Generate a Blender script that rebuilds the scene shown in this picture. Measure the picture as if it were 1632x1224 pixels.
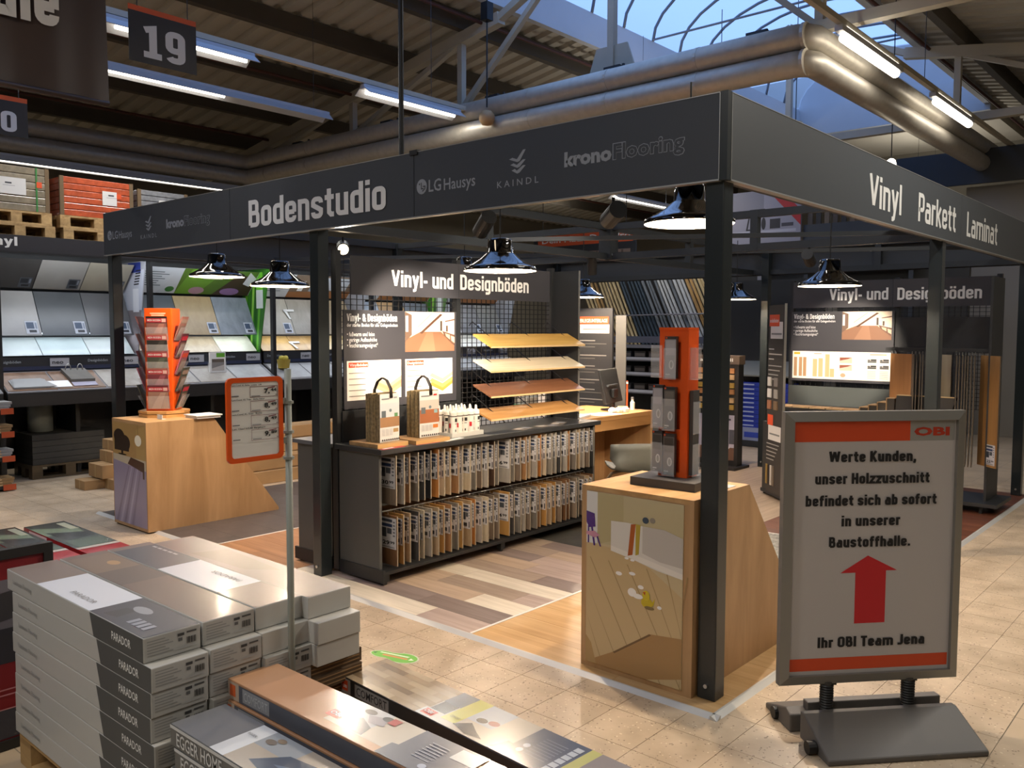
import bpy, bmesh, math, random
from mathutils import Vector, Matrix
random.seed(7)
for o in list(bpy.data.objects): bpy.data.objects.remove(o)
SC = bpy.context.scene
COL = SC.collection
PI = math.pi

# ------------------------------------------------------------------ camera
CAM = Vector((1.638, -3.135, 1.55))
def make_camera():
    A = math.radians(48.7); pitch = 0.0651; roll = 0.0025
    R = Vector((math.sin(A), math.cos(A), 0)); F = Vector((-math.cos(A), math.sin(A), 0)); U = Vector((0, 0, 1))
    fw = F*math.cos(pitch) - U*math.sin(pitch); up = U*math.cos(pitch) + F*math.sin(pitch)
    r2 = R*math.cos(roll) + up*math.sin(roll); u2 = up*math.cos(roll) - R*math.sin(roll)
    cd = bpy.data.cameras.new('camera'); cd.sensor_fit = 'HORIZONTAL'; cd.sensor_width = 36.0
    cd.lens = 1365.0/1632.0*36.0; cd.clip_start = 0.05; cd.clip_end = 200
    c = bpy.data.objects.new('camera', cd); COL.objects.link(c)
    m = Matrix((r2, u2, -fw)).transposed().to_4x4(); m.translation = CAM
    c.matrix_world = m; SC.camera = c
make_camera()

# ------------------------------------------------------------------ world, exposure
def make_world():
    w = bpy.data.worlds.new('dusk_sky'); SC.world = w; w.use_nodes = True
    nt = w.node_tree; nt.nodes.clear()
    out = nt.nodes.new('ShaderNodeOutputWorld'); bg = nt.nodes.new('ShaderNodeBackground')
    bg.inputs[0].default_value = (0.30, 0.50, 0.98, 1); bg.inputs[1].default_value = 1.25
    nt.links.new(bg.outputs[0], out.inputs[0])
make_world()
SC.view_settings.view_transform = 'Standard'; SC.view_settings.look = 'None'
SC.view_settings.gamma = 1.0; SC.view_settings.use_curve_mapping = False
SC.view_settings.exposure = 0.3

P_TUBE = 26.0      # watts of a lit fluorescent batten
P_PEND = 21.0      # pendant lamp
P_SPOT = 60.0      # track spot
C_TUBE = (1.0, 0.955, 0.88); C_WARM = (1.0, 0.80, 0.60)

# ------------------------------------------------------------------ materials
def lin(h):
    if isinstance(h, str):
        h = h.lstrip('#'); c = [int(h[i:i+2], 16)/255 for i in (0, 2, 4)]
    else: c = [v/255 for v in h]
    return tuple((x/12.92 if x <= 0.04045 else ((x+0.055)/1.055)**2.4) for x in c)
MATS = {}
def new_mat(name):
    m = bpy.data.materials.new(name); m.use_nodes = True
    return m, m.node_tree, m.node_tree.nodes['Principled BSDF']
def M(name, col='808080', rough=0.5, metal=0.0, emit=None, es=1.0, alpha=1.0, trans=0.0, noise=0.0, nscale=8.0, coat=0.0, spec=None):
    if name in MATS: return MATS[name]
    m, nt, b = new_mat(name); c = lin(col)
    b.inputs['Base Color'].default_value = (*c, 1); b.inputs['Roughness'].default_value = rough; b.inputs['Metallic'].default_value = metal
    if spec is not None: b.inputs['Specular IOR Level'].default_value = spec
    if coat: b.inputs['Coat Weight'].default_value = coat; b.inputs['Coat Roughness'].default_value = 0.05
    if trans: b.inputs['Transmission Weight'].default_value = trans
    if alpha < 1: b.inputs['Alpha'].default_value = alpha
    if emit is not None:
        b.inputs['Emission Color'].default_value = (*lin(emit), 1); b.inputs['Emission Strength'].default_value = es
    if noise:
        tc = nt.nodes.new('ShaderNodeTexCoord'); n = nt.nodes.new('ShaderNodeTexNoise'); n.inputs['Scale'].default_value = nscale; n.inputs['Detail'].default_value = 5
        mx = nt.nodes.new('ShaderNodeMix'); mx.data_type = 'RGBA'; mx.blend_type = 'MULTIPLY'; mx.inputs[0].default_value = 1.0
        r = nt.nodes.new('ShaderNodeMapRange'); r.inputs[1].default_value = 0.3; r.inputs[2].default_value = 0.7; r.inputs[3].default_value = 1-noise; r.inputs[4].default_value = 1+noise*0.3
        nt.links.new(tc.outputs['Object'], n.inputs['Vector']); nt.links.new(n.outputs[0], r.inputs[0])
        mx.inputs[6].default_value = (*c, 1); nt.links.new(r.outputs[0], mx.inputs[7]); nt.links.new(mx.outputs[2], b.inputs['Base Color'])
    MATS[name] = m; return m
def WOOD(name, c1, c2, axis='x', sc=(1.2, 14, 14), rough=0.45, vary=0.06, detail=8):
    """grain stretched along one local axis; a different stretch of grain for every object"""
    if name in MATS: return MATS[name]
    m, nt, b = new_mat(name); L = nt.links
    tc = nt.nodes.new('ShaderNodeTexCoord'); oi = nt.nodes.new('ShaderNodeObjectInfo')
    mp = nt.nodes.new('ShaderNodeMapping'); ad = nt.nodes.new('ShaderNodeVectorMath'); ad.operation = 'ADD'
    mu = nt.nodes.new('ShaderNodeMath'); mu.operation = 'MULTIPLY'; mu.inputs[1].default_value = 37.0
    L.new(oi.outputs['Random'], mu.inputs[0]); L.new(tc.outputs['Object'], ad.inputs[0]); L.new(mu.outputs[0], ad.inputs[1])
    s = {'x': (sc[0], sc[1], sc[2]), 'y': (sc[1], sc[0], sc[2]), 'z': (sc[1], sc[2], sc[0])}[axis]
    mp.inputs['Scale'].default_value = s; L.new(ad.outputs[0], mp.inputs[0])
    n = nt.nodes.new('ShaderNodeTexNoise'); n.inputs['Scale'].default_value = 1.0; n.inputs['Detail'].default_value = detail; n.inputs['Roughness'].default_value = 0.6; n.inputs['Distortion'].default_value = 0.6
    L.new(mp.outputs[0], n.inputs['Vector'])
    cr = nt.nodes.new('ShaderNodeValToRGB'); cr.color_ramp.elements[0].position = 0.33; cr.color_ramp.elements[1].position = 0.68
    cr.color_ramp.elements[0].color = (*lin(c1), 1); cr.color_ramp.elements[1].color = (*lin(c2), 1)
    L.new(n.outputs[0], cr.inputs[0])
    hv = nt.nodes.new('ShaderNodeHueSaturation'); mr = nt.nodes.new('ShaderNodeMapRange'); mr.inputs[3].default_value = 1-vary; mr.inputs[4].default_value = 1+vary
    L.new(oi.outputs['Random'], mr.inputs[0]); L.new(mr.outputs[0], hv.inputs['Value']); L.new(cr.outputs[0], hv.inputs['Color'])
    L.new(hv.outputs[0], b.inputs['Base Color']); b.inputs['Roughness'].default_value = rough
    MATS[name] = m; return m
def PRINT(rough=0.55, coat=0.0):
    name = 'printed_sheet_%d_%d' % (rough*100, coat*100)
    if name in MATS: return MATS[name]
    m, nt, b = new_mat(name); a = nt.nodes.new('ShaderNodeAttribute'); a.attribute_name = 'Col'
    nt.links.new(a.outputs['Color'], b.inputs['Base Color']); b.inputs['Roughness'].default_value = rough
    if coat: b.inputs['Coat Weight'].default_value = coat; b.inputs['Coat Roughness'].default_value = 0.12
    MATS[name] = m; return m
def TILEMAT():
    """beige terrazzo floor tile: cloudy base, dark and light flecks, small change from tile to tile"""
    if 'floor_tile' in MATS: return MATS['floor_tile']
    m, nt, b = new_mat('floor_tile'); L = nt.links
    geo = nt.nodes.new('ShaderNodeNewGeometry'); oi = nt.nodes.new('ShaderNodeObjectInfo')
    n = nt.nodes.new('ShaderNodeTexNoise'); n.inputs['Scale'].default_value = 5; n.inputs['Detail'].default_value = 4
    cr = nt.nodes.new('ShaderNodeValToRGB'); cr.color_ramp.elements[0].color = (*lin('a6937a'), 1); cr.color_ramp.elements[1].color = (*lin('c6b298'), 1)
    cr.color_ramp.elements[0].position = 0.3; cr.color_ramp.elements[1].position = 0.7
    L.new(geo.outputs['Position'], n.inputs['Vector']); L.new(n.outputs[0], cr.inputs[0])
    prev = cr.outputs[0]
    for sc, th, colr in ((70, 0.13, '5e4a3a'), (38, 0.085, '6b5644'), (55, 0.12, 'd8cbb0')):
        ns = nt.nodes.new('ShaderNodeTexNoise'); ns.inputs['Scale'].default_value = 9
        ad = nt.nodes.new('ShaderNodeVectorMath'); ad.operation = 'MULTIPLY_ADD'; ad.inputs[1].default_value = (0.06, 0.06, 0.06)
        L.new(geo.outputs['Position'], ns.inputs['Vector']); L.new(ns.outputs['Color'], ad.inputs[0]); L.new(geo.outputs['Position'], ad.inputs[2])
        v = nt.nodes.new('ShaderNodeTexVoronoi'); v.inputs['Scale'].default_value = sc; L.new(ad.outputs[0], v.inputs['Vector'])
        lt = nt.nodes.new('ShaderNodeMath'); lt.operation = 'LESS_THAN'; lt.inputs[1].default_value = th*1.9; L.new(v.outputs['Distance'], lt.inputs[0])
        # only some of the cells hold a fleck
        sp = nt.nodes.new('ShaderNodeSeparateColor'); L.new(v.outputs['Color'], sp.inputs[0])
        gt = nt.nodes.new('ShaderNodeMath'); gt.operation = 'GREATER_THAN'; gt.inputs[1].default_value = 0.72; L.new(sp.outputs[0], gt.inputs[0])
        ml = nt.nodes.new('ShaderNodeMath'); ml.operation = 'MULTIPLY'; L.new(lt.outputs[0], ml.inputs[0]); L.new(gt.outputs[0], ml.inputs[1])
        ml2 = nt.nodes.new('ShaderNodeMath'); ml2.operation = 'MULTIPLY'; ml2.inputs[1].default_value = 0.75; L.new(ml.outputs[0], ml2.inputs[0])
        mx = nt.nodes.new('ShaderNodeMix'); mx.data_type = 'RGBA'; L.new(ml2.outputs[0], mx.inputs[0]); L.new(prev, mx.inputs[6]); mx.inputs[7].default_value = (*lin(colr), 1)
        prev = mx.outputs[2]
    hv = nt.nodes.new('ShaderNodeHueSaturation'); mr = nt.nodes.new('ShaderNodeMapRange'); mr.inputs[3].default_value = 0.95; mr.inputs[4].default_value = 1.05
    L.new(oi.outputs['Random'], mr.inputs[0]); L.new(mr.outputs[0], hv.inputs['Value']); L.new(prev, hv.inputs['Color'])
    L.new(hv.outputs[0], b.inputs['Base Color']); b.inputs['Roughness'].default_value = 0.38
    MATS['floor_tile'] = m; return m
def SLABMAT():
    """the far floor: the same tiles as a pattern, 25 cm grid with dark joints"""
    m, nt, b = new_mat('floor_far_tiles'); L = nt.links
    geo = nt.nodes.new('ShaderNodeNewGeometry'); mp = nt.nodes.new('ShaderNodeMapping'); mp.inputs['Location'].default_value = (0.30, 0.29, 0)
    L.new(geo.outputs['Position'], mp.inputs[0])
    br = nt.nodes.new('ShaderNodeTexBrick'); br.offset = 0.0; br.inputs['Scale'].default_value = 1.0; br.inputs['Brick Width'].default_value = 0.25; br.inputs['Row Height'].default_value = 0.25
    br.inputs['Mortar Size'].default_value = 0.002; br.inputs['Mortar Smooth'].default_value = 0.0
    br.inputs['Color1'].default_value = (*lin('b5a288'), 1); br.inputs['Color2'].default_value = (*lin('b9a68c'), 1); br.inputs['Mortar'].default_value = (*lin('867a68'), 1)
    L.new(mp.outputs[0], br.inputs[0]); n = nt.nodes.new('ShaderNodeTexNoise'); n.inputs['Scale'].default_value = 5
    L.new(geo.outputs['Position'], n.inputs['Vector']); mx = nt.nodes.new('ShaderNodeMix'); mx.data_type = 'RGBA'; mx.blend_type = 'OVERLAY'; mx.inputs[0].default_value = 0.25
    L.new(br.outputs[0], mx.inputs[6]); L.new(n.outputs[0], mx.inputs[7]); L.new(mx.outputs[2], b.inputs['Base Color']); b.inputs['Roughness'].default_value = 0.4
    return m

# ------------------------------------------------------------------ mesh helpers
ORG = {}
class B:
    def __init__(s): s.v = []; s.f = []; s.c = []; s.cur = None
    def add(s, vs, fs, c=None):
        n = len(s.v); s.v += [tuple(p) for p in vs]
        for q in fs: s.f.append(tuple(n+i for i in q)); s.c.append(c if c is not None else s.cur)
        return s
    def box(s, x0, y0, z0, x1, y1, z1, c=None):
        return s.add([(x0,y0,z0),(x1,y0,z0),(x1,y1,z0),(x0,y1,z0),(x0,y0,z1),(x1,y0,z1),(x1,y1,z1),(x0,y1,z1)],
                     [(3,2,1,0),(4,5,6,7),(0,1,5,4),(1,2,6,5),(2,3,7,6),(3,0,4,7)], c)
    def cbox(s, cx, cy, cz, sx, sy, sz, c=None): return s.box(cx-sx/2, cy-sy/2, cz-sz/2, cx+sx/2, cy+sy/2, cz+sz/2, c)
    def beam(s, p0, p1, w, h, up=(0,0,1), c=None):
        p0 = Vector(p0); p1 = Vector(p1); d = (p1-p0).normalized(); u = Vector(up)
        a = d.cross(u)
        if a.length < 1e-4: a = d.cross(Vector((1,0,0)))
        a.normalize(); b = a.cross(d).normalized(); vs = []
        for p in (p0, p1):
            for i, j in ((-1,-1),(1,-1),(1,1),(-1,1)): vs.append(p + a*(i*w/2) + b*(j*h/2))
        return s.add(vs, [(0,1,2,3),(7,6,5,4),(4,5,1,0),(5,6,2,1),(6,7,3,2),(7,4,0,3)], c)
    def prism(s, pts, axis, a, b, c=None):
        n = len(pts); vs = []
        for t in (a, b):
            for p, q in pts: vs.append({'x': (t,p,q), 'y': (p,t,q), 'z': (p,q,t)}[axis])
        fs = [tuple(range(n)), tuple(range(2*n-1, n-1, -1))] + [(i, n+i, n+(i+1) % n, (i+1) % n) for i in range(n)]
        return s.add(vs, fs, c)
    def tube(s, path, r, n=8, cap=True, c=None):
        path = [Vector(p) for p in path]; rs = r if isinstance(r, (list, tuple)) else [r]*len(path); vs = []
        d0 = (path[1]-path[0]).normalized(); a = d0.cross(Vector((0,0,1)))
        if a.length < 1e-3: a = d0.cross(Vector((1,0,0)))
        a.normalize()
        for i, p in enumerate(path):
            d = (path[min(i+1, len(path)-1)] - path[max(i-1, 0)]).normalized()
            a = (a - d*a.dot(d)); a.normalize(); b = d.cross(a)
            for k in range(n): t = 2*PI*k/n; vs.append(p + a*(math.cos(t)*rs[i]) + b*(math.sin(t)*rs[i]))
        fs = [(i*n+k, i*n+(k+1) % n, (i+1)*n+(k+1) % n, (i+1)*n+k) for i in range(len(path)-1) for k in range(n)]
        if cap: fs += [tuple(range(n-1, -1, -1)), tuple(range((len(path)-1)*n, len(path)*n))]
        return s.add(vs, fs, c)
    def lathe(s, prof, n=24, cx=0, cy=0, cz=0, c=None):
        vs = [(cx+r*math.cos(2*PI*k/n), cy+r*math.sin(2*PI*k/n), cz+z) for r, z in prof for k in range(n)]
        return s.add(vs, [(i*n+k, i*n+(k+1) % n, (i+1)*n+(k+1) % n, (i+1)*n+k) for i in range(len(prof)-1) for k in range(n)], c)
    def poly(s, pts, c=None): return s.add(pts, [tuple(range(len(pts)))], c)
    def build(s, name, mat, parent=None, smooth=False, bevel=0.0, mods=None, seg=2):
        me = bpy.data.meshes.new(name); org = ORG.get(parent.name, Vector()) if parent else Vector()
        me.from_pydata([Vector(p)-org for p in s.v], [], s.f)
        if s.c and s.c[0] is not None:
            at = me.color_attributes.new('Col', 'FLOAT_COLOR', 'CORNER'); k = 0
            for fi, f in enumerate(s.f):
                cc = lin(s.c[fi] or '808080')
                for _ in f: at.data[k].color = (*cc, 1); k += 1
        me.materials.append(mat)
        if smooth:
            me.polygons.foreach_set('use_smooth', [True]*len(me.polygons))
        me.update()
        o = bpy.data.objects.new(name, me); COL.objects.link(o)
        if parent: o.parent = parent; ORG[o.name] = org
        if bevel:
            md = o.modifiers.new('bevel', 'BEVEL'); md.width = bevel; md.segments = seg; md.limit_method = 'ANGLE'; md.angle_limit = 0.7
        return o
def smooth_by_angle(o, deg=40):
    me = o.data; me.polygons.foreach_set('use_smooth', [True]*len(me.polygons))
    bm = bmesh.new(); bm.from_mesh(me); bmesh.ops.recalc_face_normals(bm, faces=bm.faces)
    for e in bm.edges:
        if len(e.link_faces) == 2 and e.calc_face_angle(0) > math.radians(deg): e.smooth = False
    bm.to_mesh(me); bm.free(); return o
def tag(o, label, cat, group=None):
    o['label'] = label; o['category'] = cat
    if group: o['group'] = group
    return o
def thing(name, label, cat, loc=(0,0,0), rz=0.0, group=None, world=True):
    """an Empty at the thing's base; with world=True its parts are written in hall coordinates (no turn)"""
    o = bpy.data.objects.new(name, None); COL.objects.link(o); o.location = loc; o.rotation_euler = (0, 0, rz)
    o.empty_display_size = 0.1; ORG[o.name] = Vector(loc) if (world and rz == 0) else Vector()
    return tag(o, label, cat, group)
def struct(o): o['kind'] = 'structure'; return o
def copy_tree(o, loc=None, rz=None, label=None, group=None, parent=None):
    c = o.copy(); COL.objects.link(c)
    if parent: c.parent = parent
    if loc is not None: c.location = loc
    if rz is not None: c.rotation_euler = (0, 0, rz)
    if label: c['label'] = label
    if group: c['group'] = group
    for ch in [x for x in o.children]: copy_tree(ch, parent=c)
    return c
# --- lettering: glyph outlines as thin flat meshes, fitted to a width and a cap height
GL = {}
def glyphs(s, bold):
    k = (s, bold)
    if k in GL: return GL[k]
    cu = bpy.data.curves.new('t', 'FONT'); cu.body = s; cu.size = 1.0; cu.offset = bold; cu.resolution_u = 2; cu.fill_mode = 'FRONT'
    ob = bpy.data.objects.new('t', cu); me = ob.to_mesh()
    vs = [(v.co.x, v.co.y) for v in me.vertices]; fs = [tuple(p.vertices) for p in me.polygons]
    ob.to_mesh_clear(); bpy.data.objects.remove(ob); bpy.data.curves.remove(cu)
    GL[k] = (vs, fs); return GL[k]
def capheight(bold):
    vs, _ = glyphs('H', bold); ys = [v[1] for v in vs]; return min(ys), max(ys)
def texts(parent, mat, O, U, V, items, name='lettering', off=0.0012, slant=0.0):
    """items: (string, u0, u1, baseline v, cap height[, weight])"""
    O = Vector(O); U = Vector(U).normalized(); V = Vector(V).normalized(); N = U.cross(V); r = None
    for it in items:
        b = B(); s, u0, u1, vb, cap = it[:5]; bold = it[5] if len(it) > 5 else 0.02
        vs, fs = glyphs(s, bold)
        if not vs: continue
        xs = [p[0] for p in vs]; x0, x1 = min(xs), max(xs); h0, h1 = capheight(bold); ky = cap/(h1-h0); kx = (u1-u0)/(x1-x0)
        b.add([O + U*(u0+(x-x0)*kx + slant*(y-h0)*ky) + V*(vb+(y-h0)*ky) + N*off for x, y in vs], fs)
        r = b.build(name, mat, parent)
    return r
def prints(parent, O, U, V, items, name='print', off=0.0008, mat=None, step=0.0002):
    """flat printed areas in (u, v): ('r',u0,v0,u1,v1,colour), ('p',[(u,v)..],colour), ('c',u,v,ru,rv,colour)"""
    b = B(); O = Vector(O); U = Vector(U).normalized(); V = Vector(V).normalized(); N = U.cross(V)
    for i, it in enumerate(items):
        if it[0] == 'r': pts = [(it[1],it[2]),(it[3],it[2]),(it[3],it[4]),(it[1],it[4])]; c = it[5]
        elif it[0] == 'c': pts = [(it[1]+it[3]*math.cos(t*PI/8), it[2]+it[4]*math.sin(t*PI/8)) for t in range(16)]; c = it[5]
        else: pts = it[1]; c = it[2]
        area = sum(pts[k][0]*pts[(k+1) % len(pts)][1]-pts[(k+1) % len(pts)][0]*pts[k][1] for k in range(len(pts)))
        if area < 0: pts = pts[::-1]
        b.poly([O + U*u + V*v + N*(off+step*i) for u, v in pts], c)
    return b.build(name, mat or PRINT(), parent)
X, Y, Z = Vector((1,0,0)), Vector((0,1,0)), Vector((0,0,1))
def area_light(name, parent, loc, size, sy, power, col, rot=(0,0,0), spread=PI):
    l = bpy.data.lights.new(name, 'AREA'); l.shape = 'RECTANGLE'; l.size = size; l.size_y = sy; l.energy = power; l.color = col; l.spread = spread
    o = bpy.data.objects.new(name, l); COL.objects.link(o); o.parent = parent; o.location = Vector(loc) - ORG.get(parent.name, Vector()); o.rotation_euler = rot; return o
ORD = ['first','second','third','fourth','fifth','sixth','seventh','eighth','ninth','tenth','eleventh','twelfth','thirteenth','fourteenth','fifteenth','sixteenth','seventeenth','eighteenth','nineteenth','twentieth','twenty-first','twenty-second','twenty-third','twenty-fourth','twenty-fifth','twenty-sixth','twenty-seventh','twenty-eighth','twenty-ninth','thirtieth','thirty-first','thirty-second','thirty-third','thirty-fourth','thirty-fifth','thirty-sixth','thirty-seventh','thirty-eighth','thirty-ninth','fortieth']
# common materials
ANTH = M('anthracite_powder_coat', '2b2f33', 0.45); ANTHD = M('anthracite_dark_sheet', '24272a', 0.5)
FASC = M('fascia_anthracite_sheet', '363a40', 0.55); BLACK = M('black_plastic', '0c0c0d', 0.5); WHITE = M('white_lettering', 'dcdcd8', 0.6)
LGREY = M('pale_grey_lettering', '8b9096', 0.6); ALU = M('aluminium', 'b8b8b4', 0.38, 0.85); STEEL = M('galvanised_steel', 'b0b0ae', 0.35, 0.9)
ORANGE = M('orange_lacquer', 'd6500f', 0.35); PAPER = M('white_paper', 'd9d8d4', 0.7); DARKTXT = M('dark_print', '17171a', 0.7)
OAK = WOOD('oak_veneer', 'a47a4e', 'c29a6a', 'z', (0.9, 6, 9), 0.5, 0.0); CLEAR = M('clear_acrylic', 'f4f4f4', 0.08, 0, alpha=0.16)
CREAM = M('cream_painted_steel', 'b8b09e', 0.55, noise=0.08, nscale=3); CARD = M('brown_cardboard', '9a7a52', 0.8, noise=0.12, nscale=6)
PALW = WOOD('pallet_pine', '96774c', 'c2a06c', 'x', (1.5, 12, 12), 0.75, 0.12)
# --- condensed block lettering of the shop signs: monoline strokes with rounded corners
def _arc(cx, cy, r, a0, a1, n=4): return [(cx+r*math.cos(math.radians(a0+(a1-a0)*k/n)), cy+r*math.sin(math.radians(a0+(a1-a0)*k/n))) for k in range(n+1)]
def _rr(x0, y0, x1, y1, r):
    return _arc(x0+r, y0+r, r, 180, 270)+_arc(x1-r, y0+r, r, 270, 360)+_arc(x1-r, y1-r, r, 0, 90)+_arc(x0+r, y1-r, r, 90, 180)
def block_glyph(ch, w):
    """strokes of one glyph: list of (points, closed), and its width"""
    h = w/2; H = 0.74; W = 0.48; a, b = h, W-h; r = 0.11; t = H-h
    o = (_rr(a, h, b, t, r), True)
    arch = lambda x0, x1: [(x0, 0), (x0, t)]+_arc(x1-r, t-r, r, 90, 0)+[(x1, 0)]
    G = {
     'o': ([o], W), 'd': ([o, ([(b, 0), (b, 1)], 0)], W), 'b': ([o, ([(a, 0), (a, 1)], 0)], W), 'ö': ([o, ([(0.12, 0.83), (0.12, 1.0)], 0), ([(W-0.12, 0.83), (W-0.12, 1.0)], 0)], W),
     'n': ([(arch(a, b), 0)], W), 'm': ([(arch(a, 0.41), 0), (arch(0.41, 0.82-h), 0)], 0.82), 'u': ([([(a, H)]+_arc(a+r, h+r, r, 180, 270)+[(b, h)], 0), ([(b, 0), (b, H)], 0)], W),
     'e': ([([(b, 0.22)]+_arc(b-r, h+r, r, 0, -90)+_arc(a+r, h+r, r, 270, 180)+_arc(a+r, t-r, r, 180, 90)+_arc(b-r, t-r, r, 90, 0)+[(b, 0.34)], 0), ([(a, 0.36), (b, 0.36)], 0)], W),
     's': ([([(b, t-0.14)]+_arc(b-r, t-r, r, 0, 90)+_arc(a+r, t-r, r, 90, 180)+[(a, 0.46), (b, 0.28)]+_arc(b-r, h+r, r, 0, -90)+_arc(a+r, h+r, r, 270, 180)+[(a, h+0.14)], 0)], W),
     't': ([([(0.17, 0.94), (0.17, h+0.08), (0.25, h), (0.36, h)], 0), ([(0.0, t), (0.36, t)], 0)], 0.36), 'i': ([([(h, 0), (h, H)], 0), ([(h, 0.84), (h, 1.0)], 0)], w), 'l': ([([(h, 0), (h, 1.0)], 0)], w),
     'y': ([([(h*0.85, H), (W/2, 0.06)], 0), ([(W-h*0.85, H), (W/2-0.05, -0.16), (W/2-0.12, -0.24+h*0.6), (0.04, -0.24+h*0.6)], 0)], W), 'g': ([o, ([(b, H)]+_arc(b-r, -0.24+h+r, r, 0, -90)+[(a, -0.24+h)], 0)], W),
     'a': ([([(b, 0)]+_arc(b-r, t-r, r, 0, 90)+[(a+0.02, t)], 0), (_rr(a, h, b, 0.44, 0.08), True)], W), 'r': ([([(a, 0), (a, t-0.06), (a+0.06, t), (0.34, t)], 0), ([(a, 0), (a, H)], 0)], 0.34),
     'k': ([([(a, 0), (a, 1)], 0), ([(a+0.06, 0.34), (W-0.06, H)], 0), ([(a+0.1, 0.44), (W-0.05, 0.0)], 0)], W), 'V': ([([(h*0.8, 1), (0.28, 0.06)], 0), ([(0.56-h*0.8, 1), (0.28, 0.06)], 0)], 0.56),
     'D': ([([(a, h), (a, 1-h)]+_arc(0.52-h-0.15, 1-h-0.15, 0.15, 90, 0)+_arc(0.52-h-0.15, h+0.15, 0.15, 0, -90), True)], 0.52), 'B': ([([(a, h), (a, 1-h)]+_arc(0.48-h-0.1, 1-h-0.1, 0.1, 90, 0)+_arc(0.48-h-0.1, 0.52+0.1, 0.1, 0, -90)+[(a, 0.52)], 0), ([(a, 0.52)]+_arc(0.52-h-0.11, 0.52-0.11, 0.11, 90, 0)+_arc(0.52-h-0.11, h+0.11, 0.11, 0, -90)+[(a, h)], 0)], 0.52),
     'P': ([([(a, 0), (a, 1-h)]+_arc(0.5-h-0.12, 1-h-0.12, 0.12, 90, 0)+_arc(0.5-h-0.12, 0.42+0.12, 0.12, 0, -90)+[(a, 0.42)], 0)], 0.5), 'L': ([([(a, 1), (a, h), (0.42, h)], 0)], 0.42), '-': ([([(0.02, 0.38), (0.28, 0.38)], 0)], 0.3),
     '1': ([([(0.05, 0.84), (0.25, 1-h*0.9), (0.25, 0.0)], 0), ([(0.02, h), (0.46, h)], 0)], 0.48), '9': ([(_rr(a, 0.4, 0.5-h, 1-h, 0.12), True), ([(0.5-h, 0.7)]+_arc(0.5-h-0.12, h+0.12, 0.12, 0, -90)+_arc(a+0.12, h+0.12, 0.12, 270, 200), 0)], 0.5),
     '0': ([(_rr(a, h, 0.5-h, 1-h, 0.13), True)], 0.5), '2': ([([(a, 0.72)]+_arc(a+0.12, 1-h-0.12, 0.12, 180, 90)+_arc(0.5-h-0.12, 1-h-0.12, 0.12, 90, 0)+[(0.5-h, 0.58), (a, h), (0.5, h)], 0)], 0.5), ' ': ([], 0.2), '&': ([(_rr(0.10, 0.54, 0.40, 1-h, 0.11), True), (_rr(a, h, 0.44, 0.54, 0.13), True), ([(0.30, 0.34), (0.60, 0.0)], 0), ([(0.44, 0.3), (0.58, 0.42)], 0)], 0.6)}
    G.update({
     'W': ([([(h*0.8, 1), (0.22, 0.05)], 0), ([(0.22, 0.05), (0.42, 0.95)], 0), ([(0.42, 0.95), (0.62, 0.05)], 0), ([(0.62, 0.05), (0.84-h*0.8, 1)], 0)], 0.84), 'K': ([([(a, 0), (a, 1)], 0), ([(a+0.05, 0.44), (0.52-h*0.7, 1)], 0), ([(a+0.1, 0.56), (0.54-h*0.7, 0.0)], 0)], 0.54),
     'H': ([([(a, 0), (a, 1)], 0), ([(0.54-h, 0), (0.54-h, 1)], 0), ([(a, 0.5), (0.54-h, 0.5)], 0)], 0.54), 'z': ([([(0.02, t), (0.40, t), (0.06, h), (0.44, h)], 0)], 0.44),
     'c': ([([(b, 0.24)]+_arc(b-r, h+r, r, 0, -90)+_arc(a+r, h+r, r, 270, 180)+_arc(a+r, t-r, r, 180, 90)+_arc(b-r, t-r, r, 90, 0)+[(b, 0.5)], 0)], W), 'h': ([(arch(a, b), 0), ([(a, 0), (a, 1)], 0)], W),
     'f': ([([(0.15, 0)]+_arc(0.25, 0.9-h, 0.10, 180, 90)+[(0.36, 1-h)], 0), ([(0.0, t), (0.34, t)], 0)], 0.35), '.': ([([(h, 0), (h, w)], 0)], w), ',': ([([(h, w), (h, 0), (h-0.06, -0.16)], 0)], w), 'I': ([([(h, 0), (h, 1)], 0)], w),
     'O': ([(_rr(a, h, 0.54-h, 1-h, 0.14), True)], 0.54), 'T': ([([(0, 1-h), (0.48, 1-h)], 0), ([(0.24, 0), (0.24, 1)], 0)], 0.48), 'J': ([([(0.42-h, 1)]+_arc(0.42-h-0.11, h+0.11, 0.11, 0, -90)+[(0.0, h)], 0)], 0.42)})
    return G[ch]
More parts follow.
